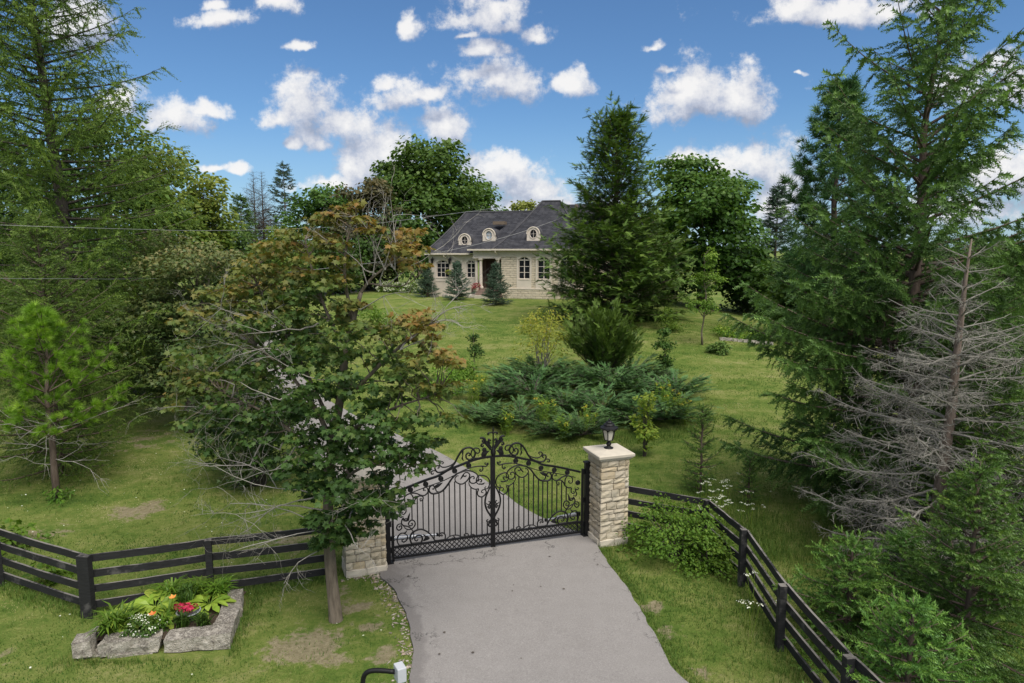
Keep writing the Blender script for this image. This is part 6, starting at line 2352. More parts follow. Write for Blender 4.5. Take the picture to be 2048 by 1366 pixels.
b = at(1546, 60.0)
conifer('far_spruce', 'narrow blue grey spruce behind the locust', b, 11.9 - b[2], [(0, 2.6), (0.3, 2.3), (0.7, 1.2), (1, 0.1)], M['spruce_blue'], 74, tr=0.16, whorl=0.5, per_whorl=6, tpl=T_SPRUCE_FAR, ls=0.5, tw_gap=0.4, tw_len=0.28, tw_max=0.8, e_low=-0.05, e_high=0.4, droop=0.2, hang=0.2, inner=0.15, tint=0.25)

# big maple left of the house and its neighbours
b = at(855, 76.0)
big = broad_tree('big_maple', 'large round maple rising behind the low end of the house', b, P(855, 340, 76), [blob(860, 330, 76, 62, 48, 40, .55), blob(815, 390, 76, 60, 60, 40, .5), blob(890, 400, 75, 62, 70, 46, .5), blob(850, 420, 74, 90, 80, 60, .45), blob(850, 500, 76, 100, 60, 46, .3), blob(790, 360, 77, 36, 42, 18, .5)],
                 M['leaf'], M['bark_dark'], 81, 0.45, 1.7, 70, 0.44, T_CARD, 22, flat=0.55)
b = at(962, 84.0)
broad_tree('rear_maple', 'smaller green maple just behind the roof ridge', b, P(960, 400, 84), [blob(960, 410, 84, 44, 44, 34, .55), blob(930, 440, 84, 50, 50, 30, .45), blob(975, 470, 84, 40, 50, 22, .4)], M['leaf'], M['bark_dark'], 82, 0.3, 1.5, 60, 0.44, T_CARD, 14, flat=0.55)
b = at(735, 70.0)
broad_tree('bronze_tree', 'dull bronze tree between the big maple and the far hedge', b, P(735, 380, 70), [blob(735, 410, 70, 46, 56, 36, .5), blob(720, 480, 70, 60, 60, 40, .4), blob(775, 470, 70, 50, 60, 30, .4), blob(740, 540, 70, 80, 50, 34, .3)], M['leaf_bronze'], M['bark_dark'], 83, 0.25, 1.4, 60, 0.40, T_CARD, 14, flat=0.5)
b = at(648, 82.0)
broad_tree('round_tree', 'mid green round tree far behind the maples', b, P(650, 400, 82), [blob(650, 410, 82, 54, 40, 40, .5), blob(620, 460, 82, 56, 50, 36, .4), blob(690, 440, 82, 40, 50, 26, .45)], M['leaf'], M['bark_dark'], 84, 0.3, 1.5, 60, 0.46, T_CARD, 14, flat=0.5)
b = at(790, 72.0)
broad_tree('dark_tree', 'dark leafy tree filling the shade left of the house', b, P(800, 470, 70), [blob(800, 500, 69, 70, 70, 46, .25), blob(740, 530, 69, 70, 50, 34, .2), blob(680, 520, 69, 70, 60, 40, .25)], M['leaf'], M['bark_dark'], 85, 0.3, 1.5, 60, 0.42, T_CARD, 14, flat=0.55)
b = at(1090, 95.0)
broad_tree('far_tree', 'small yellowish tree top peeping over the roof', b, P(1055, 420, 95), [blob(1052, 414, 95, 18, 10, 10, .9), blob(1085, 430, 95, 40, 22, 14, .8)], M['leaf_mid'], M['bark_dark'], 86, 0.25, 1.2, 40, 0.45, T_CARD, 8, flat=0.5)

# bare and half bare spruces on the skyline
def skyline_spruce(px, top_y, Y, R, label, seed, bare, leafmat):
    rng = np.random.default_rng(seed)
    b_ = at(px, Y)
    H = P(px, top_y, Y)[2] - b_[2]
    if bare < 1:
        return conifer('skyline_spruce', label, b_, H, [(0, R), (0.4, R * 0.9), (0.75, R * 0.5), (1, 0.1)], leafmat, seed, tr=0.15, whorl=0.6, per_whorl=6, tpl=T_SPRUCE_FAR, ls=0.5, tw_gap=0.45, tw_len=0.25, tw_max=0.7, e_low=-0.1, e_high=0.55, droop=0.2, tipup=0.2, hang=0.25, inner=0.3, thin=1 - bare, tint=0.4)
    root = thing('skyline_snag', label, 'tree', b_)
    w_, q_ = MB(), MB()
    tl = []
    w_.tube([b_ - (0, 0, 0.1), b_ + (0, 0, H)], [0.2, 0.02], 6)
    z = 0.25 * H
    while z < H:
        for k in range(6):
            az = rng.uniform(0, 6.28)
            L = R * (1.05 - z / H) * rng.uniform(0.7, 1.2) + 0.15
            tl.append((b_ + (0, 0, z), np.array((cos(az), sin(az), 0.35)), L))
        z += 0.38
    put_dead(q_, tl, rng)
    w_.build('trunk', M['bark_dark'], root)
    q_.build('bare_branches', M['bark_dark'], root)
    return root


skyline_spruce(577, 328, 88, 3.2, 'thin grey green spruce, tallest on the left skyline', 91, 0.3, M['spruce_blue'])
skyline_spruce(518, 342, 86, 4.6, 'leafless twin topped spruce on the left skyline', 92, 1, None)
skyline_spruce(534, 342, 86.8, 4.0, 'leafless spruce close beside the twin topped one', 95, 1, None)
skyline_spruce(433, 348, 80, 4.6, 'leafless dark spruce above the yellowish tree', 93, 1, None)
skyline_spruce(491, 393, 78, 2.6, 'short dense spruce on the left skyline', 94, 0.0, M['hemlock'])

# left woods
def wood_tree(px, Y, top_y, rpx, mat, label, seed, tint=0.4, size=0.28, lo_y=None, n=1.0, name='woodland_tree', clump=1.1):
    b_ = at(px, Y)
    k = FPX / Y
    zt = P(px, top_y, Y)[2]
    ylo = lo_y if lo_y else 560
    h = ylo - top_y
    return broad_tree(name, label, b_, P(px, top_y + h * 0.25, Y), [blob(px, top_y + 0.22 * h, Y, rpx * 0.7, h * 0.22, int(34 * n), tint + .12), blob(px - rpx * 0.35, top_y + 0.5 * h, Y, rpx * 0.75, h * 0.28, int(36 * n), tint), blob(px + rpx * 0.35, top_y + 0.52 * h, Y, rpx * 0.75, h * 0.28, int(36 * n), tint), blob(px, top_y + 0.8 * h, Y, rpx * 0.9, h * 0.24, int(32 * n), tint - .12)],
                      mat, M['bark_dark'], seed, 0.25, clump, 58, size, T_CARD, 18, flat=0.5, group='trees at the wood edge')


wood_tree(225, 38, 195, 105, M['leaf_mid'], 'tall olive green tree right behind the tall larch', 101, .42, lo_y=640)
wood_tree(320, 41, 285, 75, M['leaf_mid'], 'yellowish olive tree stepping down beside the tall larch', 102, .62, lo_y=620)
wood_tree(60, 36, 260, 130, M['leaf'], 'dark tree filling the wood behind the tall larch', 103, .25, lo_y=760)
wood_tree(-60, 33, 150, 130, M['leaf'], 'dark tree cut by the picture edge behind the larches', 104, .25, lo_y=760)
wood_tree(190, 34, 480, 110, M['leaf'], 'low dark tree under the olive trees', 105, .15, lo_y=790)
wood_tree(410, 46, 350, 48, M['leaf_mid'], 'thin yellowish tree below the leafless skyline spruce', 106, .8, lo_y=520, n=0.5, clump=0.8)
wood_tree(455, 56, 440, 60, M['leaf'], 'green tree beneath the short dense skyline spruce', 107, .45, lo_y=620)
wood_tree(560, 60, 455, 70, M['leaf_mid'], 'green tree beneath the thin skyline spruce', 108, .4, lo_y=640)
wood_tree(660, 64, 480, 60, M['leaf'], 'dark green tree beside the drive near the house', 109, .2, lo_y=590)
# right side woods
wood_tree(1500, 56, 470, 60, M['leaf'], 'dark tree in the shade under the narrow spruce', 111, .12, lo_y=650)
wood_tree(1560, 50, 520, 55, M['leaf_locust'], 'green bush like tree beside the white pine', 112, .35, lo_y=660)
wood_tree(1610, 41, 500, 60, M['leaf_locust'], 'bright green small tree behind the big spruce branches', 113, .85, lo_y=690, clump=0.8)
wood_tree(1330, 58, 430, 50, M['leaf'], 'dark tree between the evergreen and the locust', 114, .15, lo_y=620)
wood_tree(1720, 50, 520, 70, M['leaf'], 'dark tree behind the lower boughs of the big spruce', 115, .2, lo_y=690)
wood_tree(1830, 46, 540, 80, M['leaf_mid'], 'green tree glimpsed through the big spruce', 116, .3, lo_y=720)
for k, (px, Y, ty, R, lab) in enumerate(((1960, 36, 480, 2.4, 'dark spruce at the far lawn edge beyond the dead spruce'), (2030, 33, 500, 2.6, 'dark spruce at the far lawn edge, cut by the picture edge'), (2110, 38, 470, 3.0, 'dark spruce just beyond the picture edge'), (1885, 42, 500, 2.6, 'dark spruce showing through the dead branches'))):
    b = at(px, Y)
    conifer('edge_spruce', lab, b, P(px, ty, Y)[2] - b[2], [(0, R), (0.4, R * 0.8), (0.75, R * 0.45), (1, 0.1)], M['hemlock'], 120 + k, tr=0.14, whorl=0.4, per_whorl=7, tpl=T_SPRUCE_FAR, ls=0.45, tw_gap=0.34, tw_len=0.3, tw_max=0.8, e_low=-0.05, e_high=0.5, droop=0.2, hang=0.2, inner=0.1, tint=0.4, start=0.02, group='spruces at the lawn edge')
# ------------------------------------------------------------------ evergreen bed on the lawn
def juniper(seed, R=1.35, H=0.75):
    rng = np.random.default_rng(seed)
    wood, ne = MB(), MB()
    L_, D_, S_, T_ = [], [], [], []
    for k in range(60):
        az = rng.uniform(0, 2 * pi)
        L = R * rng.uniform(0.55, 1.15)
        h = np.array((cos(az), sin(az), 0))
        sv = np.array((-sin(az), cos(az), 0))
        e = rng.uniform(0.25, 1.1)
        s = np.linspace(0, 1, 7)
        z = H * (np.sin(np.clip(s * e * 1.6, 0, pi / 2)) * rng.uniform(0.45, 1.05)) - 0.10 * s ** 3 + 0.10
        Pb = np.outer(s * L, h) + np.outer(z, (0, 0, 1)) + np.outer(rng.normal(0, 0.15) * s ** 2, sv)
        wood.tube(Pb, np.linspace(0.014, 0.003, 7), 3, cap=False, fast=True)
        n = int(L / 0.065)
        sp = rng.uniform(0.18, 1.0, n)
        pos = np.column_stack([np.interp(sp, s, Pb[:, q]) for q in range(3)])
        sg = rng.choice((-1, 1), n)[:, None]
        dv = unit(h * 0.95 + sv * sg * 0.55 * (1.15 - sp)[:, None] + np.array((0, 0, 0.30)) + rng.normal(0, 0.18, (n, 3)))
        L_.append(pos)
        D_.append(dv)
        S_.append(rng.uniform(0.20, 0.36, n))
        T_.append(np.clip(0.25 + 0.45 * sp + rng.normal(0, 0.12, n), 0, 1))
    loc, D, S, T = np.vstack(L_), np.vstack(D_), np.concatenate(S_), np.concatenate(T_)
    ne.inst(T_FEATHER_FINE[0], T_FEATHER_FINE[1], loc, frames(D, unit(np.array((0, 0, 1.0)) + rng.normal(0, 0.25, (len(D), 3)))), S, T)
    root = thing('spreading_juniper', 'low spreading blue green juniper in the evergreen bed', 'shrub', (0, 0, 0), 'spreading junipers on the lawn')
    wood.build('stems', M['bark_dark'], root)
    ne.build('foliage', M['juniper'], root, kind='stuff')
    return root


jv = [juniper(201), juniper(202, 1.5, 0.9)]
jspots = [(985, 800, 1.0), (1040, 850, 0.95), (1110, 870, 0.95), (1165, 875, 0.8), (1000, 850, 0.7), (1065, 800, 1.2), (1130, 820, 1.2), (1200, 830, 1.1), (1265, 850, 1.1), (1330, 845, 1.05), (1290, 800, 1.2),
          (1220, 785, 1.25), (1150, 775, 1.2), (1085, 765, 1.1), (1030, 770, 1.0), (1350, 800, 1.1), (1310, 765, 1.0), (1265, 755, 1.0), (960, 838, 0.75)]
rj = np.random.default_rng(9)
for k, (x, y, s) in enumerate(jspots):
    p = gp(x, y)
    if k < 2:
        jv[k].location = p
        jv[k].rotation_euler = (0, 0, k)
        jv[k].scale = (s, s, s)
    else:
        copy_tree(jv[k % 2], p, rj.uniform(0, 6.28), s * rj.uniform(0.9, 1.1))


def plume_shrub(name, label, base, R, H, leafmat, seed, n=60, ls=0.32, tpl=T_FEATHER, cat='shrub', e=(0.5, 1.45), tint=0.5, per=26):
    """A dense shrub of short ascending sprays gathered in tufts over a dome."""
    rng = np.random.default_rng(seed)
    base = np.array(base, float)
    root = thing(name, label, cat, base)
    wood, ne = MB(), MB()
    L_, D_, S_, T_ = [], [], [], []
    for k in range(n):
        az = 2.39996 * k + rng.normal(0, 0.3)
        el = e[0] + (e[1] - e[0]) * ((k + 0.5) / n) ** 0.9
        q = rng.uniform(0.55, 1.08)
        h = np.array((cos(az), sin(az), 0))
        sv = np.array((-sin(az), cos(az), 0))
        tip = base + h * R * cos(el) * q + np.array((0, 0, H * sin(el) ** 0.8 * q))
        d0 = unit(tip - base + np.array((0, 0, 0.25 * H)))
        s = np.linspace(0, 1, 5)[:, None]
        Pb = base + (tip - base) * s + np.array((0, 0, -0.18 * H)) * s * (1 - s)
        wood.tube(Pb, np.linspace(0.02, 0.005, 5), 4, cap=False, fast=True)
        f = rng.random(per) ** 0.6
        pos = np.column_stack([np.interp(0.35 + 0.65 * f, s[:, 0], Pb[:, c]) for c in range(3)]) + rng.normal(0, ls * 0.22, (per, 3))
        dv = unit(d0 * 0.75 + sv * rng.normal(0, 0.55, (per, 1)) + np.array((0, 0, 0.35)) + h * 0.3 + rng.normal(0, 0.22, (per, 3)))
        L_.append(pos)
        D_.append(dv)
        S_.append(ls * rng.uniform(0.7, 1.2, per))
        T_.append(np.clip(tint - 0.35 + 0.5 * f * q + rng.normal(0, 0.1, per), 0, 1))
    D = np.vstack(D_)
    ne.inst(tpl[0], tpl[1], np.vstack(L_), frames(D, unit(np.array((0, 0, 1.0)) + rng.normal(0, 0.45, D.shape))), np.concatenate(S_), np.concatenate(T_))
    wood.build('stems', M['bark_dark'], root)
    ne.build('foliage', leafmat, root, kind='stuff')
    return root


b = gp(1207, 752)
plume_shrub('yew', 'olive green plumed yew rising behind the junipers', b, 2.3, 3.15, M['yew'], 211, 130, 0.40, tint=0.6, per=28)
b = gp(1082, 748)
shrub('yellow_shrub', 'tall yellow green shrub with bare stems left of the yew', b, 1.25, 3.4, M['leaf_yellow'], 212, 16, T_NARROW, 0.17, 26, clump=0.42, bare=0.16, tint=0.40, clumps=80, top_heavy=0.5, bark='dead')
b = gp(948, 742)
broad_tree('lawn_sapling', 'small dark green sapling alone on the lawn', b, P(947, 660, b[1]), [blob(946, 680, b[1], 9, 16, 8, .3), blob(950, 702, b[1], 16, 14, 14, .25)], M['leaf_locust'], M['bark'], 213, 0.03, 0.22, 32, 0.11, T_LEAF, 10, flat=0.7)
b = gp(1332, 748)
broad_tree('lawn_sapling', 'leafy upright sapling behind the junipers', b, P(1326, 655, b[1]), [blob(1328, 665, b[1], 8, 14, 7, .55), blob(1328, 695, b[1], 16, 16, 14, .5), blob(1334, 722, b[1], 14, 14, 12, .4)], M['leaf_locust'], M['bark'], 214, 0.03, 0.24, 34, 0.13, T_LEAF, 10, flat=0.7)
b = gp(1340, 662)
shrub('lawn_shrub', 'small light green shrub at the edge of the evergreen shade', b, 0.6, 1.5, M['leaf_lime'], 215, 10, T_LEAF, 0.12, 30, clump=0.3, tint=0.2)
b = gp(1288, 912)
shrub('lime_sapling', 'lime green leafy sapling just past the lamp pillar', b, 0.34, 2.05, M['leaf_lime'], 216, 12, T_LEAF, 0.13, 18, clump=0.2, tint=0.6, clumps=40, top_heavy=0.8, bare=0.10)
b = gp(1438, 706)
shrub('lawn_shrub', 'dark low evergreen shrub beside the birch', b, 0.55, 0.6, M['hemlock'], 217, 10, T_LEAF, 0.12, 50, clump=0.25, tint=0.6)
b = gp(1400, 985)
conifer('spruce_sapling', 'sparse spruce sapling on the lawn beyond the fence corner', b, 2.35, [(0, 0.55), (0.4, 0.5), (0.8, 0.3), (1, 0.08)], M['spruce_young'], 218, tr=0.028, whorl=0.22, per_whorl=5, tpl=T_SPRUCE_MID, ls=0.13, tw_gap=0.10, tw_len=0.35, tw_max=0.3, e_low=0.1, e_high=0.8, droop=0.1, hang=0.05, inner=0.15, tint=0.55, thin=0.8)
b = gp(1496, 1012)
conifer('spruce_sapling', 'tiny spruce sapling among the white wildflowers', b, 1.25, [(0, 0.3), (0.5, 0.26), (1, 0.06)], M['spruce_young'], 219, tr=0.018, whorl=0.13, per_whorl=5, tpl=T_SPRUCE_MID, ls=0.10, tw_gap=0.08, tw_len=0.35, tw_max=0.2, e_low=0.2, e_high=0.8, droop=0.1, hang=0.05, inner=0.1, tint=0.4)
b = gp(1352, 1112)
shrub('fence_shrub', 'fine leaved green shrub growing against the fence corner', b, 1.05, 1.25, M['leaf_lime'], 220, 40, T_LEAF, 0.075, 34, clump=0.25, tint=0.0, clumps=150, flat=0.55)
b = gp(1420, 1140)
shrub('fence_shrub', 'lower fine leaved shrub at the third fence post', b, 0.6, 0.75, M['leaf_lime'], 221, 18, T_LEAF, 0.075, 34, clump=0.22, tint=0.0, clumps=60, flat=0.55)
b = gp(35, 1095)
shrub('self_sown_sapling', 'bright leafy seedling behind the fence at the picture edge', b, 0.5, 0.75, M['leaf_lime'], 222, 8, T_LEAF, 0.17, 14, clump=0.2, tint=0.1, clumps=12)
b = gp(110, 1160)
shrub('self_sown_sapling', 'bright leafy seedling poking through the fence boards', b, 0.4, 0.55, M['leaf_lime'], 223, 8, T_LEAF, 0.15, 14, clump=0.18, tint=0.15, clumps=12)
b = gp(117, 1000) + (0.08, -0.12, 0)
shrub('weed_clump', 'weeds round the foot of the small pine', b, 0.34, 0.42, M['leaf_lime'], 224, 8, T_NARROW, 0.16, 12, clump=0.15, tint=0.0, clumps=14)
for k, (x, y, R, H, lab) in enumerate(((880, 790, 1.1, 1.3, 'bright green bush behind the thinning maple, beside the junipers'), (745, 660, 1.6, 1.7, 'bright green bush seen through the thinning maple'), (920, 760, 0.6, 0.9, 'small weedy bush left of the junipers'))):
    b = gp(x, y)
    shrub('weedy_bush', lab, b, R, H, M['leaf_lime'], 230 + k, 14, T_LEAF, 0.14, 34, clump=0.38, tint=0.12)
gr = np.random.default_rng(77)
for k, (x, y, s) in enumerate(((948, 822, 1.0), (1085, 862, 1.0), (1100, 855, 0.8), (1180, 872, 0.9), (1325, 830, 1.0), (1345, 845, 1.0), (1370, 850, 0.9), (960, 790, 0.8), (1130, 880, 0.7), (1015, 870, 0.7))):
    b = gp(x, y)
    H = 1.15 * s
    root = thing('goldenrod', 'tall goldenrod clump growing up through the junipers', 'weed', b, 'goldenrod in the evergreen bed')
    st, lf, fl = MB(), MB(), MB()
    for i in range(16):
        a, r = gr.uniform(0, 6.28), gr.uniform(0, 0.22)
        p0 = b + (cos(a) * r, sin(a) * r, 0)
        p1 = p0 + np.array((cos(a) * 0.12, sin(a) * 0.12, H * gr.uniform(0.75, 1.1)))
        st.tube([p0, p1], [0.006, 0.003], 3, cap=False)
        n = 13
        f = np.linspace(0.2, 1.0, n)[:, None]
        az = gr.uniform(0, 6.28, n)
        dv = np.column_stack((np.cos(az), np.sin(az), np.full(n, 0.6)))
        lf.inst(T_NARROW[0], T_NARROW[1], p0 + (p1 - p0) * f, frames(dv, np.tile((0, 0, 1.0), (n, 1))), gr.uniform(0.10, 0.17, n), gr.random(n) * 0.5)
        if i % 5 == 0:
            leaf_cloud(fl, p1, 0.07, 14, 0.05, T_CARD, gr, 0.5, 0.8)
    st.build('stems', M['leaf_lime'], root)
    lf.build('leaves', M['leaf_lime'], root, kind='stuff')
    fl.build('flower_heads', M['petal_yellow'], root, kind='stuff')

# ------------------------------------------------------------------ perennial bed by the birch
b = gp(1490, 684)
root = thing('lawn_flower_bed', 'low stone edged bed of green perennials near the lawn edge', 'flower bed', b)
rb = np.random.default_rng(5)
e0, e1 = gp(1440, 680), gp(1545, 690)
for i in range(9):
    p = e0 + (e1 - e0) * (i + 0.5) / 9
    mb = MB()
    rock_block(mb, p + (0, 0, 0.06), np.array((0.34, 0.22, 0.2)), np.eye(3), rb)
    mb.build('edging_stone', M['rock'], root)
fo = MB()
for i in range(60):
    p = e0 + (e1 - e0) * rb.random() + np.array((0, rb.uniform(0.1, 1.6), 0))
    p[2] = gz(p[0], p[1]) + rb.uniform(0.1, 0.55)
    leaf_cloud(fo, p, 0.3, 26, 0.13, T_LEAF, rb, rb.uniform(0.0, 0.6), 0.8)
fo.build('perennials', M['leaf_lime'], root, kind='stuff')

# ------------------------------------------------------------------ planting along the house
blue = None
for k, (px, py, H, lab) in enumerate(((992, 610, 3.1, 'small blue spruce before the porch, nearest of the three'), (914, 600, 3.0, 'small blue spruce before the wing windows'), (855, 594, 2.8, 'small blue spruce at the outer corner of the house'))):
    b = gp(px, py)
    if blue is None:
        blue = conifer('blue_spruce', lab, b, H, [(0, 1.3), (0.2, 1.15), (0.6, 0.55), (1, 0.04)], M['spruce_blue'], 241, tr=0.06, whorl=0.24, per_whorl=7, tpl=T_SPRUCE_FAR, ls=0.24, tw_gap=0.16, tw_len=0.34, tw_max=0.4, e_low=-0.05, e_high=0.6, droop=0.1, hang=0.1, inner=0.08, tint=0.5, group='blue spruces by the house', start=0.08)
    else:
        copy_tree(blue, b, 1.7 * k, H / 3.1, lab)


def house_bush(px, py, R, H, leafmat, lab, seed, name, flower=None, cat='shrub', tint=0.4, tpl=T_LEAF):
    b_ = gp(px, py)
    rng = np.random.default_rng(seed)
    root_ = thing(name, lab, cat, b_)
    lf, fl, st = MB(), MB(), MB()
    d = rnd_unit(rng, 46)
    d[:, 2] = np.abs(d[:, 2])
    for q in d:
        c = b_ + q * np.array((R, R, H * 0.85)) * rng.uniform(0.75, 1.0) + (0, 0, 0.08)
        leaf_cloud(lf, c, 0.24, 22, 0.12, tpl, rng, tint + 0.2 * q[2], 0.8)
        if flower and q[2] > 0.15 and rng.random() < 0.8:
            leaf_cloud(fl, c + q * 0.12, 0.16, 24, 0.09, T_CARD, rng, 0.6, 0.8)
    for i in range(6):
        st.tube([b_ - (0, 0, 0.05), b_ + d[i] * np.array((R, R, H)) * 0.7], [0.015, 0.006], 4, cap=False)
    st.build('stems', M['bark_dark'], root_)
    lf.build('foliage', leafmat, root_, kind='stuff')
    if flower:
        fl.build('blooms', flower, root_, kind='stuff')
    return root_


house_bush(888, 590, 0.95, 1.15, M['leaf_lime'], 'white hydrangea between the blue spruces', 251, 'hydrangea', M['petal_white'], tint=0.1)
house_bush(825, 586, 0.95, 1.1, M['leaf_lime'], 'white hydrangea left of the house, nearest the corner spruce', 252, 'hydrangea', M['petal_white'], tint=0.1)
house_bush(797, 585, 0.95, 1.1, M['leaf_lime'], 'white hydrangea left of the house, middle one of the row', 253, 'hydrangea', M['petal_white'], tint=0.1)
house_bush(770, 584, 0.9, 1.0, M['leaf_lime'], 'white hydrangea left of the house, outermost of the row', 254, 'hydrangea', M['petal_white'], tint=0.1)
house_bush(950, 592, 0.72, 1.15, M['leaf_locust'], 'clipped round green bush beside the porch step', 255, 'round_bush', tint=0.7)
# red mum in a pot by the porch column
u_, z_ = hp(951.5, 571, -0.5)
c = hw(u_, -0.45, gz(*hw(u_, -0.45, 0)[:2]) + 0.02)
rt = thing('potted_mum', 'dark red round chrysanthemum on a stand by the porch column', 'potted plant', c)
mb = MB()
hp_z = 3.30 - c[2] - 0.25
mb.lathe(c, [(0.0, 0.0), (0.30, 0.0), (0.24, 0.06), (0.12, 0.12), (0.10, hp_z - 0.1), (0.22, hp_z), (0.26, hp_z + 0.25), (0.0, hp_z + 0.25)], 12)
mb.build('urn', M['cap'], rt)
mb = MB()
rq = np.random.default_rng(8)
for q in rnd_unit(rq, 30):
    leaf_cloud(mb, c + (0, 0, hp_z + 0.42) + q * np.array((0.34, 0.34, 0.28)), 0.12, 16, 0.08, T_CARD, rq, 0.5, 0.9)
mb.build('bloom_mound', M['petal_mum'], rt, kind='stuff')
# boulders in the bed
for k, (px, py, r, lab) in enumerate(((944, 596, 0.42, 'pale boulder before the round bush'), (893, 594, 0.34, 'grey boulder before the white hydrangea'), (870, 594, 0.3, 'small boulder beside the corner spruce'))):
    b = gp(px, py)
    mb = MB()
    rock_block(mb, b + (0, 0, r * 0.35), np.array((2.2 * r, 1.3 * r, 0.95 * r)), np.eye(3), np.random.default_rng(30 + k))
    o = mb.build('boulder', M['rock'], off=b)
    md = o.modifiers.new('soft', 'SUBSURF')
    md.levels = md.render_levels = 1
    tag(o, lab, 'boulder', 'boulders in the house bed')
# hanging basket
u_, z_ = hp(896.5, 544, 0.15)
c = hw(u_, 0.18, z_)
rt = thing('hanging_basket', 'round hanging basket of greenery before the wing wall', 'hanging basket', c)
mb = MB()
for q in rnd_unit(rq, 26):
    leaf_cloud(mb, c + q * np.array((0.2, 0.2, 0.17)), 0.1, 16, 0.08, T_CARD, rq, 0.3, 0.9)
mb.build('greenery', M['leaf_yellow'], rt, kind='stuff')
mb = MB()
mb.lathe(c, [(0.0, -0.2), (0.12, -0.17), (0.19, -0.05), (0.2, 0.0)], 10)
mb.build('basket', M['soffit'], rt)
mb = MB()
mb.tube([c, hw(u_, 0.18, 5.65)], 0.008, 4)
mb.tube([hw(u_, 0.18, 5.64), hw(u_, 0.56, 5.64)], 0.012, 4)
mb.build('hanger', M['iron'], rt)

# ------------------------------------------------------------------ raised flower bed at the road fence
def slab(root_, p0, p1, wd, hh, seed, zoff=0.0, name='stone_slab'):
    rng = np.random.default_rng(seed)
    p0, p1 = np.array(p0, float), np.array(p1, float)
    d = unit(p1 - p0)
    L = np.linalg.norm(p1 - p0)
    m = (p0 + p1) / 2
    ax = np.array(((d[0], d[1], 0), (-d[1], d[0], 0), (0, 0, 1)))
    nx, ny, nz = max(4, int(L / 0.16)), 3, 3
    xs, ys, zs = np.linspace(-.5, .5, nx), np.linspace(-.5, .5, ny), np.linspace(0, 1, nz)
    vid, vs, fs = {}, [], []

    def vt(i, j, k):
        if (i, j, k) not in vid:
            vid[(i, j, k)] = len(vs)
            w = np.array((xs[i] * L, ys[j] * wd, zs[k] * hh))
            if k == nz - 1:
                w[2] += rng.uniform(-0.035, 0.02)
                w[1] *= rng.uniform(0.86, 1.04)
            if j in (0, ny - 1):
                w[1] += rng.uniform(-0.03, 0.02) * np.sign(ys[j]) - 0.015 * np.sign(ys[j]) * (k == 0)
            w[0] += rng.uniform(-0.02, 0.02)
            vs.append(w)
        return vid[(i, j, k)]
    for i in range(nx - 1):
        for j in range(ny - 1):
            fs += [(vt(i, j, nz - 1), vt(i + 1, j, nz - 1), vt(i + 1, j + 1, nz - 1), vt(i, j + 1, nz - 1))]
        for k in range(nz - 1):
            fs += [(vt(i, 0, k), vt(i + 1, 0, k), vt(i + 1, 0, k + 1), vt(i, 0, k + 1)), (vt(i, ny - 1, k + 1), vt(i + 1, ny - 1, k + 1), vt(i + 1, ny - 1, k), vt(i, ny - 1, k))]
    for j in range(ny - 1):
        for k in range(nz - 1):
            fs += [(vt(0, j, k), vt(0, j, k + 1), vt(0, j + 1, k + 1), vt(0, j + 1, k)), (vt(nx - 1, j, k), vt(nx - 1, j + 1, k), vt(nx - 1, j + 1, k + 1), vt(nx - 1, j, k + 1))]
    mb_ = MB()
    z = gz(m[0], m[1]) + zoff
    mb_.add(np.array(vs) @ ax + np.array((m[0], m[1], z)), fs)
    return mb_.build(name, M['rock'], root_)


fb = np.array((-5.85, 11.05, gz(-5.85, 11.05)))
bed = thing('raised_flower_bed', 'raised flower bed edged with weathered limestone slabs by the fence', 'flower bed', fb)
slab(bed, (-7.06, 10.26), (-6.78, 10.33), 0.36, 0.26, 1, 0.06)
slab(bed, (-6.64, 10.32), (-5.76, 10.47), 0.34, 0.23, 2, 0.03)
slab(bed, (-5.66, 10.44), (-4.92, 10.55), 0.34, 0.24, 3, 0.02)
slab(bed, (-4.78, 10.42), (-4.96, 11.30), 0.34, 0.27, 4, 0.0)
slab(bed, (-4.98, 11.37), (-5.18, 11.93), 0.36, 0.26, 5, 0.0)
slab(bed, (-5.42, 12.0), (-5.95, 11.9), 0.28, 0.22, 6, 0.0)
slab(bed, (-6.98, 10.5), (-6.86, 11.3), 0.2, 0.2, 7, 0.0)
slab(bed, (-6.95, 10.30), (-6.66, 10.36), 0.28, 0.10, 8, -0.03, 'base_slab')
slab(bed, (-6.50, 10.34), (-5.86, 10.42), 0.30, 0.09, 9, -0.04, 'base_slab')
mb = MB()
xs = np.linspace(-6.9, -4.95, 12)
ys = np.linspace(10.4, 12.0, 9)
X_, Y_ = np.meshgrid(xs, ys)
Z_ = g(X_, Y_) + 0.16 + 0.05 * fbm(X_ * 3, Y_ * 3)
a_ = np.arange(12 * 8).reshape(8, 12)[:, :11].ravel()
mb.add(np.stack((X_, Y_, Z_), axis=2).reshape(-1, 3), np.stack((a_, a_ + 1, a_ + 13, a_ + 12), axis=1))
mb.build('soil', M['soil'], bed, smooth=True)


def bedz(x, y):
    return gz(x, y) + 0.18


T_HOSTA = (np.array([(0, 0, 0), (0.18, 0.25, 0.10), (0.27, 0.55, 0.10), (0.16, 0.85, 0.0), (0, 1.05, -0.10), (-0.16, 0.85, 0.0), (-0.27, 0.55, 0.10), (-0.18, 0.25, 0.10), (0, 0.5, 0.05)]),
           np.array([(8, i, (i + 1) % 8) for i in range(8)]))


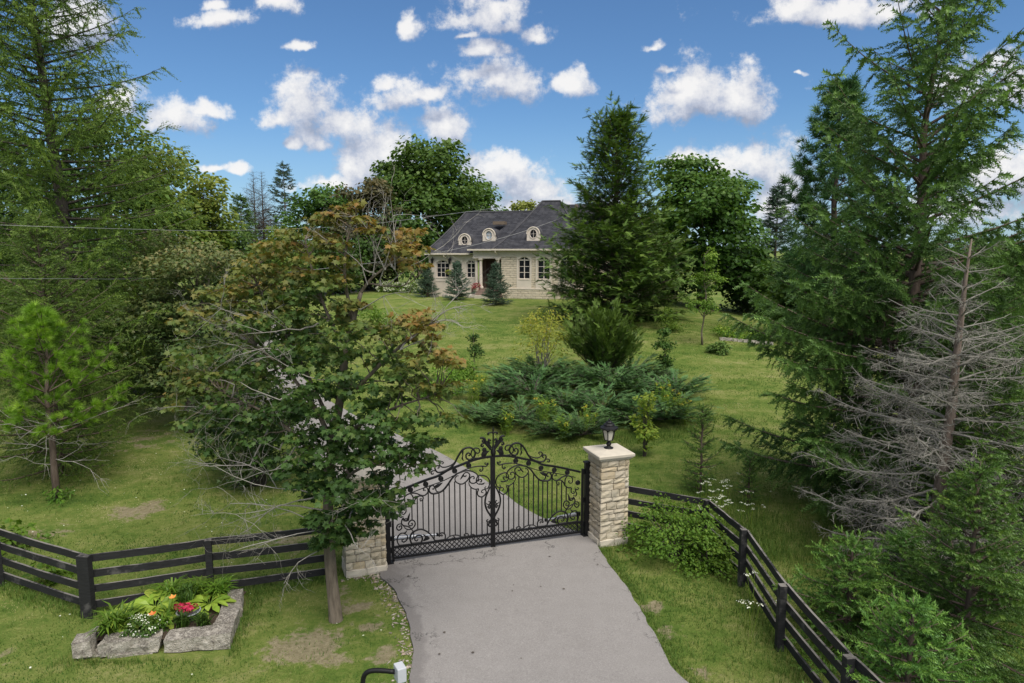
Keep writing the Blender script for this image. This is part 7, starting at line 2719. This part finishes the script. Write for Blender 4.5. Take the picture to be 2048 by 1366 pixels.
def hosta(x, y, R, n, lab, seed, tint=0.5):
    rng = np.random.default_rng(seed)
    b_ = np.array((x, y, bedz(x, y)))
    root_ = thing('hosta', lab, 'plant', b_, 'hostas in the raised bed')
    for i in range(n):
        az = 2.39996 * i
        f = (i + 0.5) / n
        el = 1.15 - 0.95 * f
        d = np.array((cos(az) * cos(el), sin(az) * cos(el), sin(el)))
        p = b_ + d * R * 0.45 * (0.5 + f)
        mb_ = MB()
        mb_.inst(*T_HOSTA, p[None], frames(np.array((cos(az), sin(az), 0.25 - 0.5 * f))[None] + rng.normal(0, 0.1, (1, 3)), np.array((0, 0, 1.0))[None] + rng.normal(0, 0.2, (1, 3))), np.array([R * rng.uniform(0.55, 0.8)]), np.clip(np.array([tint + rng.normal(0, 0.2)]), 0, 1))
        mb_.tube([b_, p], 0.006, 3, cap=False, tint=0.1)
        mb_.build('leaf', M['hosta'], root_)
    return root_


hosta(-6.3, 11.3, 0.48, 30, 'broad pale hosta at the back of the raised bed', 301, 0.65)
hosta(-6.58, 10.98, 0.42, 26, 'pale yellow green hosta at the open end of the raised bed', 302, 0.8)
hosta(-5.4, 11.42, 0.40, 26, 'bright hosta beside the pot of crimson flowers', 303, 0.55)
hosta(-6.0, 11.0, 0.36, 20, 'small hosta in the middle of the raised bed', 304, 0.6)
T_BLADE = (np.array([(-0.035, 0, 0), (0.035, 0, 0), (-0.04, 0.35, 0.26), (0.04, 0.35, 0.26), (-0.03, 0.7, 0.32), (0.03, 0.7, 0.32), (0, 1.0, 0.12)]), np.array([(0, 1, 3), (0, 3, 2), (2, 3, 5), (2, 5, 4), (4, 5, 6)]))


def blades(x, y, R, n, lab, seed, mat='leaf_lime', up=0.6, tint=0.2, name='daylily', flowers=0):
    rng = np.random.default_rng(seed)
    b_ = np.array((x, y, bedz(x, y)))
    root_ = thing(name, lab, 'plant', b_)
    mb_ = MB()
    az = rng.uniform(0, 2 * pi, n)
    D = np.column_stack((np.cos(az), np.sin(az), up * rng.uniform(0.3, 1.6, n)))
    loc = b_ + np.column_stack((rng.normal(0, R * 0.14, n), rng.normal(0, R * 0.14, n), np.zeros(n)))
    mb_.inst(*T_BLADE, loc, frames(D, np.tile((0, 0, 1.0), (n, 1))), R * rng.uniform(0.7, 1.2, n), np.clip(tint + rng.normal(0, 0.15, n), 0, 1))
    mb_.build('blades', M[mat], root_, kind='stuff')
    for i in range(flowers):
        a = rng.uniform(0, 6.28)
        p = b_ + np.array((cos(a) * 0.1, sin(a) * 0.1 - 0.05, R * 1.15))
        s = MB()
        s.tube([b_, p], [0.007, 0.005], 4, cap=False)
        s.build('flower_stalk', M['leaf_lime'], root_)
        f_ = MB()
        az = np.linspace(0, 2 * pi, 6, endpoint=False)
        f_.inst(T_LEAF[0], T_LEAF[1], np.tile(p, (6, 1)), frames(np.column_stack((np.cos(az), np.sin(az) - 0.35, np.full(6, 0.75))), np.tile((0, 0, 1.0), (6, 1))), np.full(6, 0.078), rng.random(6))
        f_.build('flower', M['petal_orange'], root_)
    return root_


blades(-6.62, 10.66, 0.48, 120, 'arching strap leaved daylily at the bed corner', 311, tint=0.05)
blades(-6.2, 11.72, 0.42, 110, 'strap leaved daylily at the back of the bed by the fence', 312, tint=0.15)
blades(-5.75, 11.75, 0.42, 110, 'strap leaved daylily behind the pot', 313, tint=0.1)
blades(-5.38, 11.75, 0.40, 100, 'strap leaved daylily in the back corner of the bed', 314, tint=0.2)
blades(-5.92, 11.05, 0.34, 46, 'daylily with the rear orange bloom', 315, tint=0.1, flowers=1)
blades(-5.9, 10.72, 0.30, 36, 'daylily with the front orange bloom', 316, tint=0.1, flowers=1)
blades(-5.55, 10.78, 0.26, 110, 'tufted green plant in the bed middle', 317, 'leaf_locust', 1.2, 0.4, 'tufted_plant')
blades(-5.2, 10.78, 0.26, 110, 'tufted green plant below the pot', 318, 'leaf_locust', 1.2, 0.4, 'tufted_plant')
blades(-5.8, 11.45, 0.40, 90, 'spiky dark lily stem behind the pot', 319, 'leaf_locust', 2.2, 0.5, 'lily')
rq = np.random.default_rng(17)
b = np.array((-6.15, 10.62, bedz(-6.15, 10.62)))
rt = thing('mound_plant', 'dense green mound with tiny white buds at the bed front', 'plant', b)
lf, fl = MB(), MB()
for q in rnd_unit(rq, 60):
    q[2] = abs(q[2])
    cc = b + q * np.array((0.36, 0.24, 0.26))
    leaf_cloud(lf, cc, 0.08, 14, 0.055, T_LEAF, rq, 0.35 + 0.3 * q[2], 0.8)
    if q[2] > 0.3:
        leaf_cloud(fl, cc + q * 0.05, 0.03, 5, 0.03, T_CARD, rq, 0.6, 0.8)
lf.build('foliage', M['leaf_locust'], rt, kind='stuff')
fl.build('buds', M['petal_white'], rt, kind='stuff')
pc = np.array((-5.58, 11.05, bedz(-5.58, 11.05) - 0.03))
rt = thing('flower_pot', 'round charcoal pot standing in the raised bed', 'pot', pc)
mb = MB()
mb.lathe(pc, [(0.0, 0.0), (0.13, 0.0), (0.19, 0.17), (0.175, 0.17), (0.0, 0.15)], 18)
mb.build('pot_body', M['pot'], rt)
mb = MB()
a_ = np.linspace(0, 2 * pi, 19)
mb.tube(np.column_stack((pc[0] + 0.19 * np.cos(a_), pc[1] + 0.19 * np.sin(a_), np.full(19, pc[2] + 0.172))), 0.012, 5)
mb.build('pot_rim', M['pot_rim'], rt)
rt = thing('crimson_flowers', 'crimson leaved plant growing in the charcoal pot', 'plant', pc + (0, 0, 0.15))
mb = MB()
for i in range(9):
    leaf_cloud(mb, pc + (rq.normal(-0.02, 0.07), rq.normal(0, 0.07), 0.20 + 0.07 * rq.random()), 0.07, 12, 0.07, T_LEAF, rq, rq.random(), 0.7)
mb.build('leaves', M['petal_red'], rt, kind='stuff')
mb = MB()
for i in range(8):
    mb.tube([pc + (0, 0, 0.12), pc + (rq.normal(0, 0.08), rq.normal(0, 0.08), 0.25)], 0.005, 3, cap=False)
mb.build('stems', M['leaf_locust'], rt)

# ------------------------------------------------------------------ gate keypad at the bottom edge
kb = np.array((-1.92, 8.12, gz(-1.92, 8.12)))
kt = P(797, 1345, 8.10)
rt = thing('gate_keypad', 'grey keypad box on a black gooseneck pipe beside the drive', 'keypad', kb)
mb = MB()
mb.tube(catmull([kb - (0, 0, 0.1), kb + (0, 0, 0.6), (kb[0], kb[1], kt[2] - 0.16), (kb[0] + 0.05, kb[1], kt[2] - 0.02), (kb[0] + 0.18, kb[1], kt[2] + 0.015), (kt[0] - 0.05, kt[1], kt[2] + 0.01)], 5), 0.032, 10)
mb.build('gooseneck_pipe', M['iron'], rt, smooth=True)
kax = np.array(((cos(0.5), sin(0.5), 0), (-sin(0.5), cos(0.5), 0), (0, 0, 1)))
mb = MB()
mb.box(kt + (0.02, 0, 0), (0.12, 0.17, 0.2), kax)
kbx = mb.build('keypad_box', M['steel_grey'], rt)
md = kbx.modifiers.new('edge', 'BEVEL')
md.width, md.segments = 0.012, 2
mb = MB()
fc = kt + (0.02, 0, 0) + kax[0] * 0.062
mb.box(fc, (0.008, 0.12, 0.13), kax)
kp = mb.build('key_plate', M['pot_rim'], rt)
for i in range(4):
    for j in range(3):
        mb = MB()
        mb.box(fc + kax[0] * 0.006 + kax[1] * (j - 1) * 0.035 + np.array((0, 0, 0.04 - i * 0.028)), (0.006, 0.024, 0.018), kax)
        mb.build('key', M['steel'], kp)

# ------------------------------------------------------------------ overhead wires
for lab, pts in (('upper overhead wire crossing before the larches to the house', [(-60, 447, 15.5), (0, 450, 16), (220, 457, 18), (450, 461, 23), (690, 453, 32), (800, 441, 38), (900, 428, 46), (962, 420, 56), (1010, 412, 62)]),
                 ('lower overhead wire crossing before the house roof', [(-60, 557, 14), (0, 557, 14.5), (150, 557.5, 17), (245, 558, 22), (400, 555, 28), (560, 546, 31), (700, 531, 34), (820, 515, 37), (940, 492, 40), (1050, 462, 43), (1165, 420, 46), (1230, 395, 48)])):
    q = catmull([P(*p) for p in pts], 6)
    o0 = q[0].copy()
    mb = MB()
    mb.tube(q, np.clip(0.00027 * q[:, 1], 0.004, 0.013), 5)
    tag(mb.build('overhead_wire', M['wire'], off=o0), lab, 'wire')

# ------------------------------------------------------------------ wild carrot in the rough grass
wc = None
rw = np.random.default_rng(21)
wspots = [(1440 + rw.normal(0, 28), 1000 + rw.normal(0, 24)) for _ in range(34)] + [(rw.uniform(1380, 1540), rw.uniform(940, 1040)) for _ in range(16)] + [(1474, 1228), (1505, 1196), (1490, 1240), (1545, 1230), (1500, 1258)]
for k, (x, y) in enumerate(wspots):
    b = gp(x, y + 30)
    if wc is None:
        wc = thing('wild_carrot', 'white flat topped wild carrot flower in the rough grass', 'wildflower', b, 'wild carrot by the fence')
        s_, f_ = MB(), MB()
        for i in range(2):
            p = b + (rw.normal(0, 0.06), rw.normal(0, 0.06), rw.uniform(0.5, 0.72))
            s_.tube([b, p], [0.005, 0.003], 3, cap=False)
            leaf_cloud(f_, p, 0.045, 12, 0.026, T_CARD, rw, 0.8, 0.15, tilt=0.2)
        s_.build('stem', M['leaf_lime'], wc)
        f_.build('umbel', M['petal_white'], wc, kind='stuff')
    else:
        copy_tree(wc, b, rw.uniform(0, 6.28), rw.uniform(0.6, 1.15))

# ------------------------------------------------------------------ stones along the drive edge
rg = np.random.default_rng(31)
mb = MB()
n = 420
i_ = rg.integers(14, 98, n)
P2 = DL[i_] + np.column_stack((-np.abs(rg.normal(0.04, 0.12, n)), rg.normal(0, 0.10, n)))
near = (P2[:, 1] > 8.2) & (P2[:, 1] < 13.3)
P2 = P2[near]
ex = np.column_stack((rg.uniform(-3.4, -2.5, 60), rg.normal(12.75, 0.12, 60)))
ex[:, 1] = lp_c[1] + (ex[:, 0] - lp_c[0]) * GU[1] / GU[0] - 0.52 + rg.normal(0, 0.06, 60)
P2 = np.vstack((P2, ex))
oct_v = np.array([(1, 0, 0), (0, 1, 0), (-1, 0, 0), (0, -1, 0), (0, 0, 0.7), (0, 0, -0.7)])
oct_f = np.array([(0, 1, 4), (1, 2, 4), (2, 3, 4), (3, 0, 4), (1, 0, 5), (2, 1, 5), (3, 2, 5), (0, 3, 5)])
m = len(P2)
mb.inst(oct_v, oct_f, np.column_stack((P2, g(P2[:, 0], P2[:, 1]) + 0.01)), frames(rnd_unit(rg, m) * (1, 1, 0.2), np.tile((0, 0, 1.0), (m, 1))), np.column_stack((rg.gamma(2.0, 0.009, m) + 0.006, rg.gamma(2.0, 0.008, m) + 0.006, rg.uniform(0.006, 0.018, m))), rg.random(m))


def mat_chips():
    m_, t_, b_ = mat_base('drive_edge_chips')
    at_ = t_.new('ShaderNodeAttribute', attribute_name='tint')
    t_.link(t_.ramp(at_.outputs['Fac'], [(0.0, (0.16, 0.13, 0.10)), (0.4, (0.27, 0.235, 0.19)), (0.7, (0.38, 0.34, 0.28)), (0.85, (0.26, 0.17, 0.11)), (1.0, (0.46, 0.42, 0.36))]), b_.inputs['Base Color'])
    b_.inputs['Roughness'].default_value = 0.9
    return m_


mb.build('gravel', mat_chips(), kind='stuff', label='loose stones and bark chips along the drive edge', category='gravel')

# ------------------------------------------------------------------ grass
T_G = (np.array([(-0.5, 0, 0), (0.5, 0, 0), (0, 0.35, 1.0)]), np.array([(0, 1, 2)]))
T_G2 = (np.array([(-0.5, 0, 0), (0.5, 0, 0), (-0.32, 0.16, 0.6), (0.32, 0.16, 0.6), (0, 0.55, 1.0)]), np.array([(0, 1, 3), (0, 3, 2), (2, 3, 4)]))


def in_boxes(x, y):
    k = on_drive(x, y)
    k |= (x > -7.15) & (x < -4.62 - 0.2 * (y - 10.4)) & (y > 10.12) & (y < 12.1)
    for c_, w_ in ((rp_c, 0.38), (lp_c, 0.44)):
        k |= (np.abs((x - c_[0]) * GU[0] + (y - c_[1]) * GU[1]) < w_) & (np.abs((x - c_[0]) * GN[0] + (y - c_[1]) * GN[1]) < w_)
    hu_ = (x - HO[0]) * HU[0] + (y - HO[1]) * HU[1]
    hv_ = (x - HO[0]) * HN[0] + (y - HO[1]) * HN[1]
    k |= (hu_ > -8) & (hu_ < 15) & (hv_ > -0.4)
    return k


def grass_mesh(x, y, hgt, wid, tpl, rng, name, tint, label):
    k = ~in_boxes(x, y) & (rng.random(len(x)) > 0.85 * np.clip(worn(x, y) * 1.4, 0, 1))
    x, y, hgt, wid, tint = x[k], y[k], hgt[k], wid[k], tint[k]
    n_ = len(x)
    mb_ = MB()
    az = rng.uniform(0, 2 * pi, n_)
    D = np.column_stack((np.cos(az), np.sin(az), np.zeros(n_)))
    ln = rng.uniform(0.4, 2.4, n_)
    mb_.inst(tpl[0], tpl[1], np.column_stack((x, y, g(x, y) - 0.004)), frames(D, np.tile((0, 0, 1.0), (n_, 1))), np.column_stack((wid, hgt * ln, hgt)), tint)
    return mb_.build(name, M['grass'], kind='stuff', label=label, category='grass')


rg = np.random.default_rng(41)
N = 240000
r_ = 7.5 * (46.0 / 7.5) ** (rg.random(N) ** 0.82)
th = rg.uniform(-0.70, 0.70, N)
x, y = r_ * np.sin(th), r_ * np.cos(th)
dry = fbm(x * 0.5, y * 0.5 + 3, 3) * 0.4 + fbm(x * 0.07 + 3, y * 0.5, 2) * 0.35 + fbm(x * 2.1 + 9, y * 2.1, 3) * 0.35
tn = np.clip((dry - 0.54) * 4.0 + 0.45 + rg.normal(0, 0.15, N), 0, 1)
green_edge = np.exp(-((x - 2.6) ** 2) / 3.0) * (y < 14)
tn = np.clip(tn - 0.25 * green_edge - 0.10 * (y < 15), 0, 1)
rough = fbm(x * 0.9 + 40, y * 0.9, 2)
hg = (0.014 + 0.030 * rough ** 1.5 + 0.03 * np.clip(0.5 - tn, 0, 1)) * rg.uniform(0.6, 1.4, N) * (1 + 0.012 * r_)
grass_mesh(x, y, hg, 0.0045 * (1 + 0.16 * r_) * rg.uniform(0.7, 1.3, N), T_G, rg, 'grass', tn, 'mown lawn grass, patchy green and straw coloured')

# long grass: along the fences, the drive edge, round the bed and in the rough beyond the right fence
pts = []


def along(path, n_, sd):
    p_ = np.array(path)
    seg = np.linalg.norm(np.diff(p_, axis=0), axis=1)
    c_ = np.concatenate(([0], np.cumsum(seg)))
    t_ = rg.uniform(0, c_[-1], n_)
    return np.column_stack((np.interp(t_, c_, p_[:, 0]) + rg.normal(0, sd, n_), np.interp(t_, c_, p_[:, 1]) + rg.normal(0, sd, n_)))


pts.append(along(lf_posts, 3600, 0.14))
pts.append(along(rf_posts, 3600, 0.20))
pts.append(along(DR[14:105] + (0.14, 0), 3800, 0.09))
pts.append(along([(-7.2, 10.05), (-4.55, 10.25), (-4.85, 12.2)], 1400, 0.1))
pts.append(np.column_stack((rg.uniform(2.4, 4.4, 2600), rg.uniform(7.2, 12.8, 2600))))
pts.append(np.column_stack((rg.normal(5.4, 0.9, 4500), rg.normal(15.2, 1.2, 4500))))
pts.append(np.column_stack((rg.uniform(4.5, 8.5, 5000), rg.uniform(8.0, 14.0, 5000))))
pts.append(along([(-1.2, 22.2), (1.5, 21.7), (5.5, 22.6), (7.5, 25)], 2500, 0.3))
pts.append(np.column_stack((rp_c[0] + rg.normal(0.1, 0.55, 1200), rp_c[1] + rg.normal(0, 0.55, 1200))))
tuft = np.column_stack((rg.uniform(-11.5, 4.2, 620), rg.uniform(8.2, 20.0, 620)))
pts.append((tuft[:, None] + rg.normal(0, 0.06, (620, 16, 2))).reshape(-1, 2))
q = np.vstack(pts)
x, y = q[:, 0], q[:, 1]
n = len(x)
hg = rg.uniform(0.05, 0.17, n) * (1 + 0.9 * ((x > 3.6) & (y > 13.5)))
hg[2 * 3600:2 * 3600 + 3800] *= 0.6
hg[-620 * 16:] *= 0.55
grass_mesh(x, y, hg, rg.uniform(0.006, 0.012, n), T_G2, rg, 'tall_grass', np.clip(rg.normal(0.22, 0.15, n), 0, 1), 'long green grass along the fences and the drive edge')

# clover and fallen petals dotted over the lawn
rg = np.random.default_rng(43)
n = 300
x, y = rg.uniform(-14, -2, n), rg.uniform(9, 26, n)
k = ~in_boxes(x, y)
x, y = x[k], y[k]
n = len(x)
mb = MB()
mb.inst(T_CARD[0], T_CARD[1], np.column_stack((x, y, g(x, y) + 0.05)), frames(rnd_unit(rg, n) * (1, 1, 0.1), np.tile((0, 0, 1.0), (n, 1)) + rg.normal(0, 0.3, (n, 3))), rg.uniform(0.018, 0.045, n), rg.random(n))
mb.build('fallen_leaves', M['petal_white'], kind='stuff', label='pale clover heads and fallen leaves on the lawn', category='leaves')
n = 14
i_ = rg.integers(20, 110, n)
w_ = rg.random(n)[:, None]
q = DL[i_] * (1 - w_) + DR[i_] * w_
z = g(q[:, 0], q[:, 1]) + 0.075
mb = MB()
mb.inst(T_MAPLE_LOW[0], T_MAPLE_LOW[1], np.column_stack((q, z)), frames(rnd_unit(rg, n) * (1, 1, 0.05), np.tile((0, 0, 1.0), (n, 1))), rg.uniform(0.025, 0.05, n), rg.random(n))
mb.build('leaf_litter', M['bark_dark'], kind='stuff', label='a few dry leaves lying on the driveway', category='leaves')
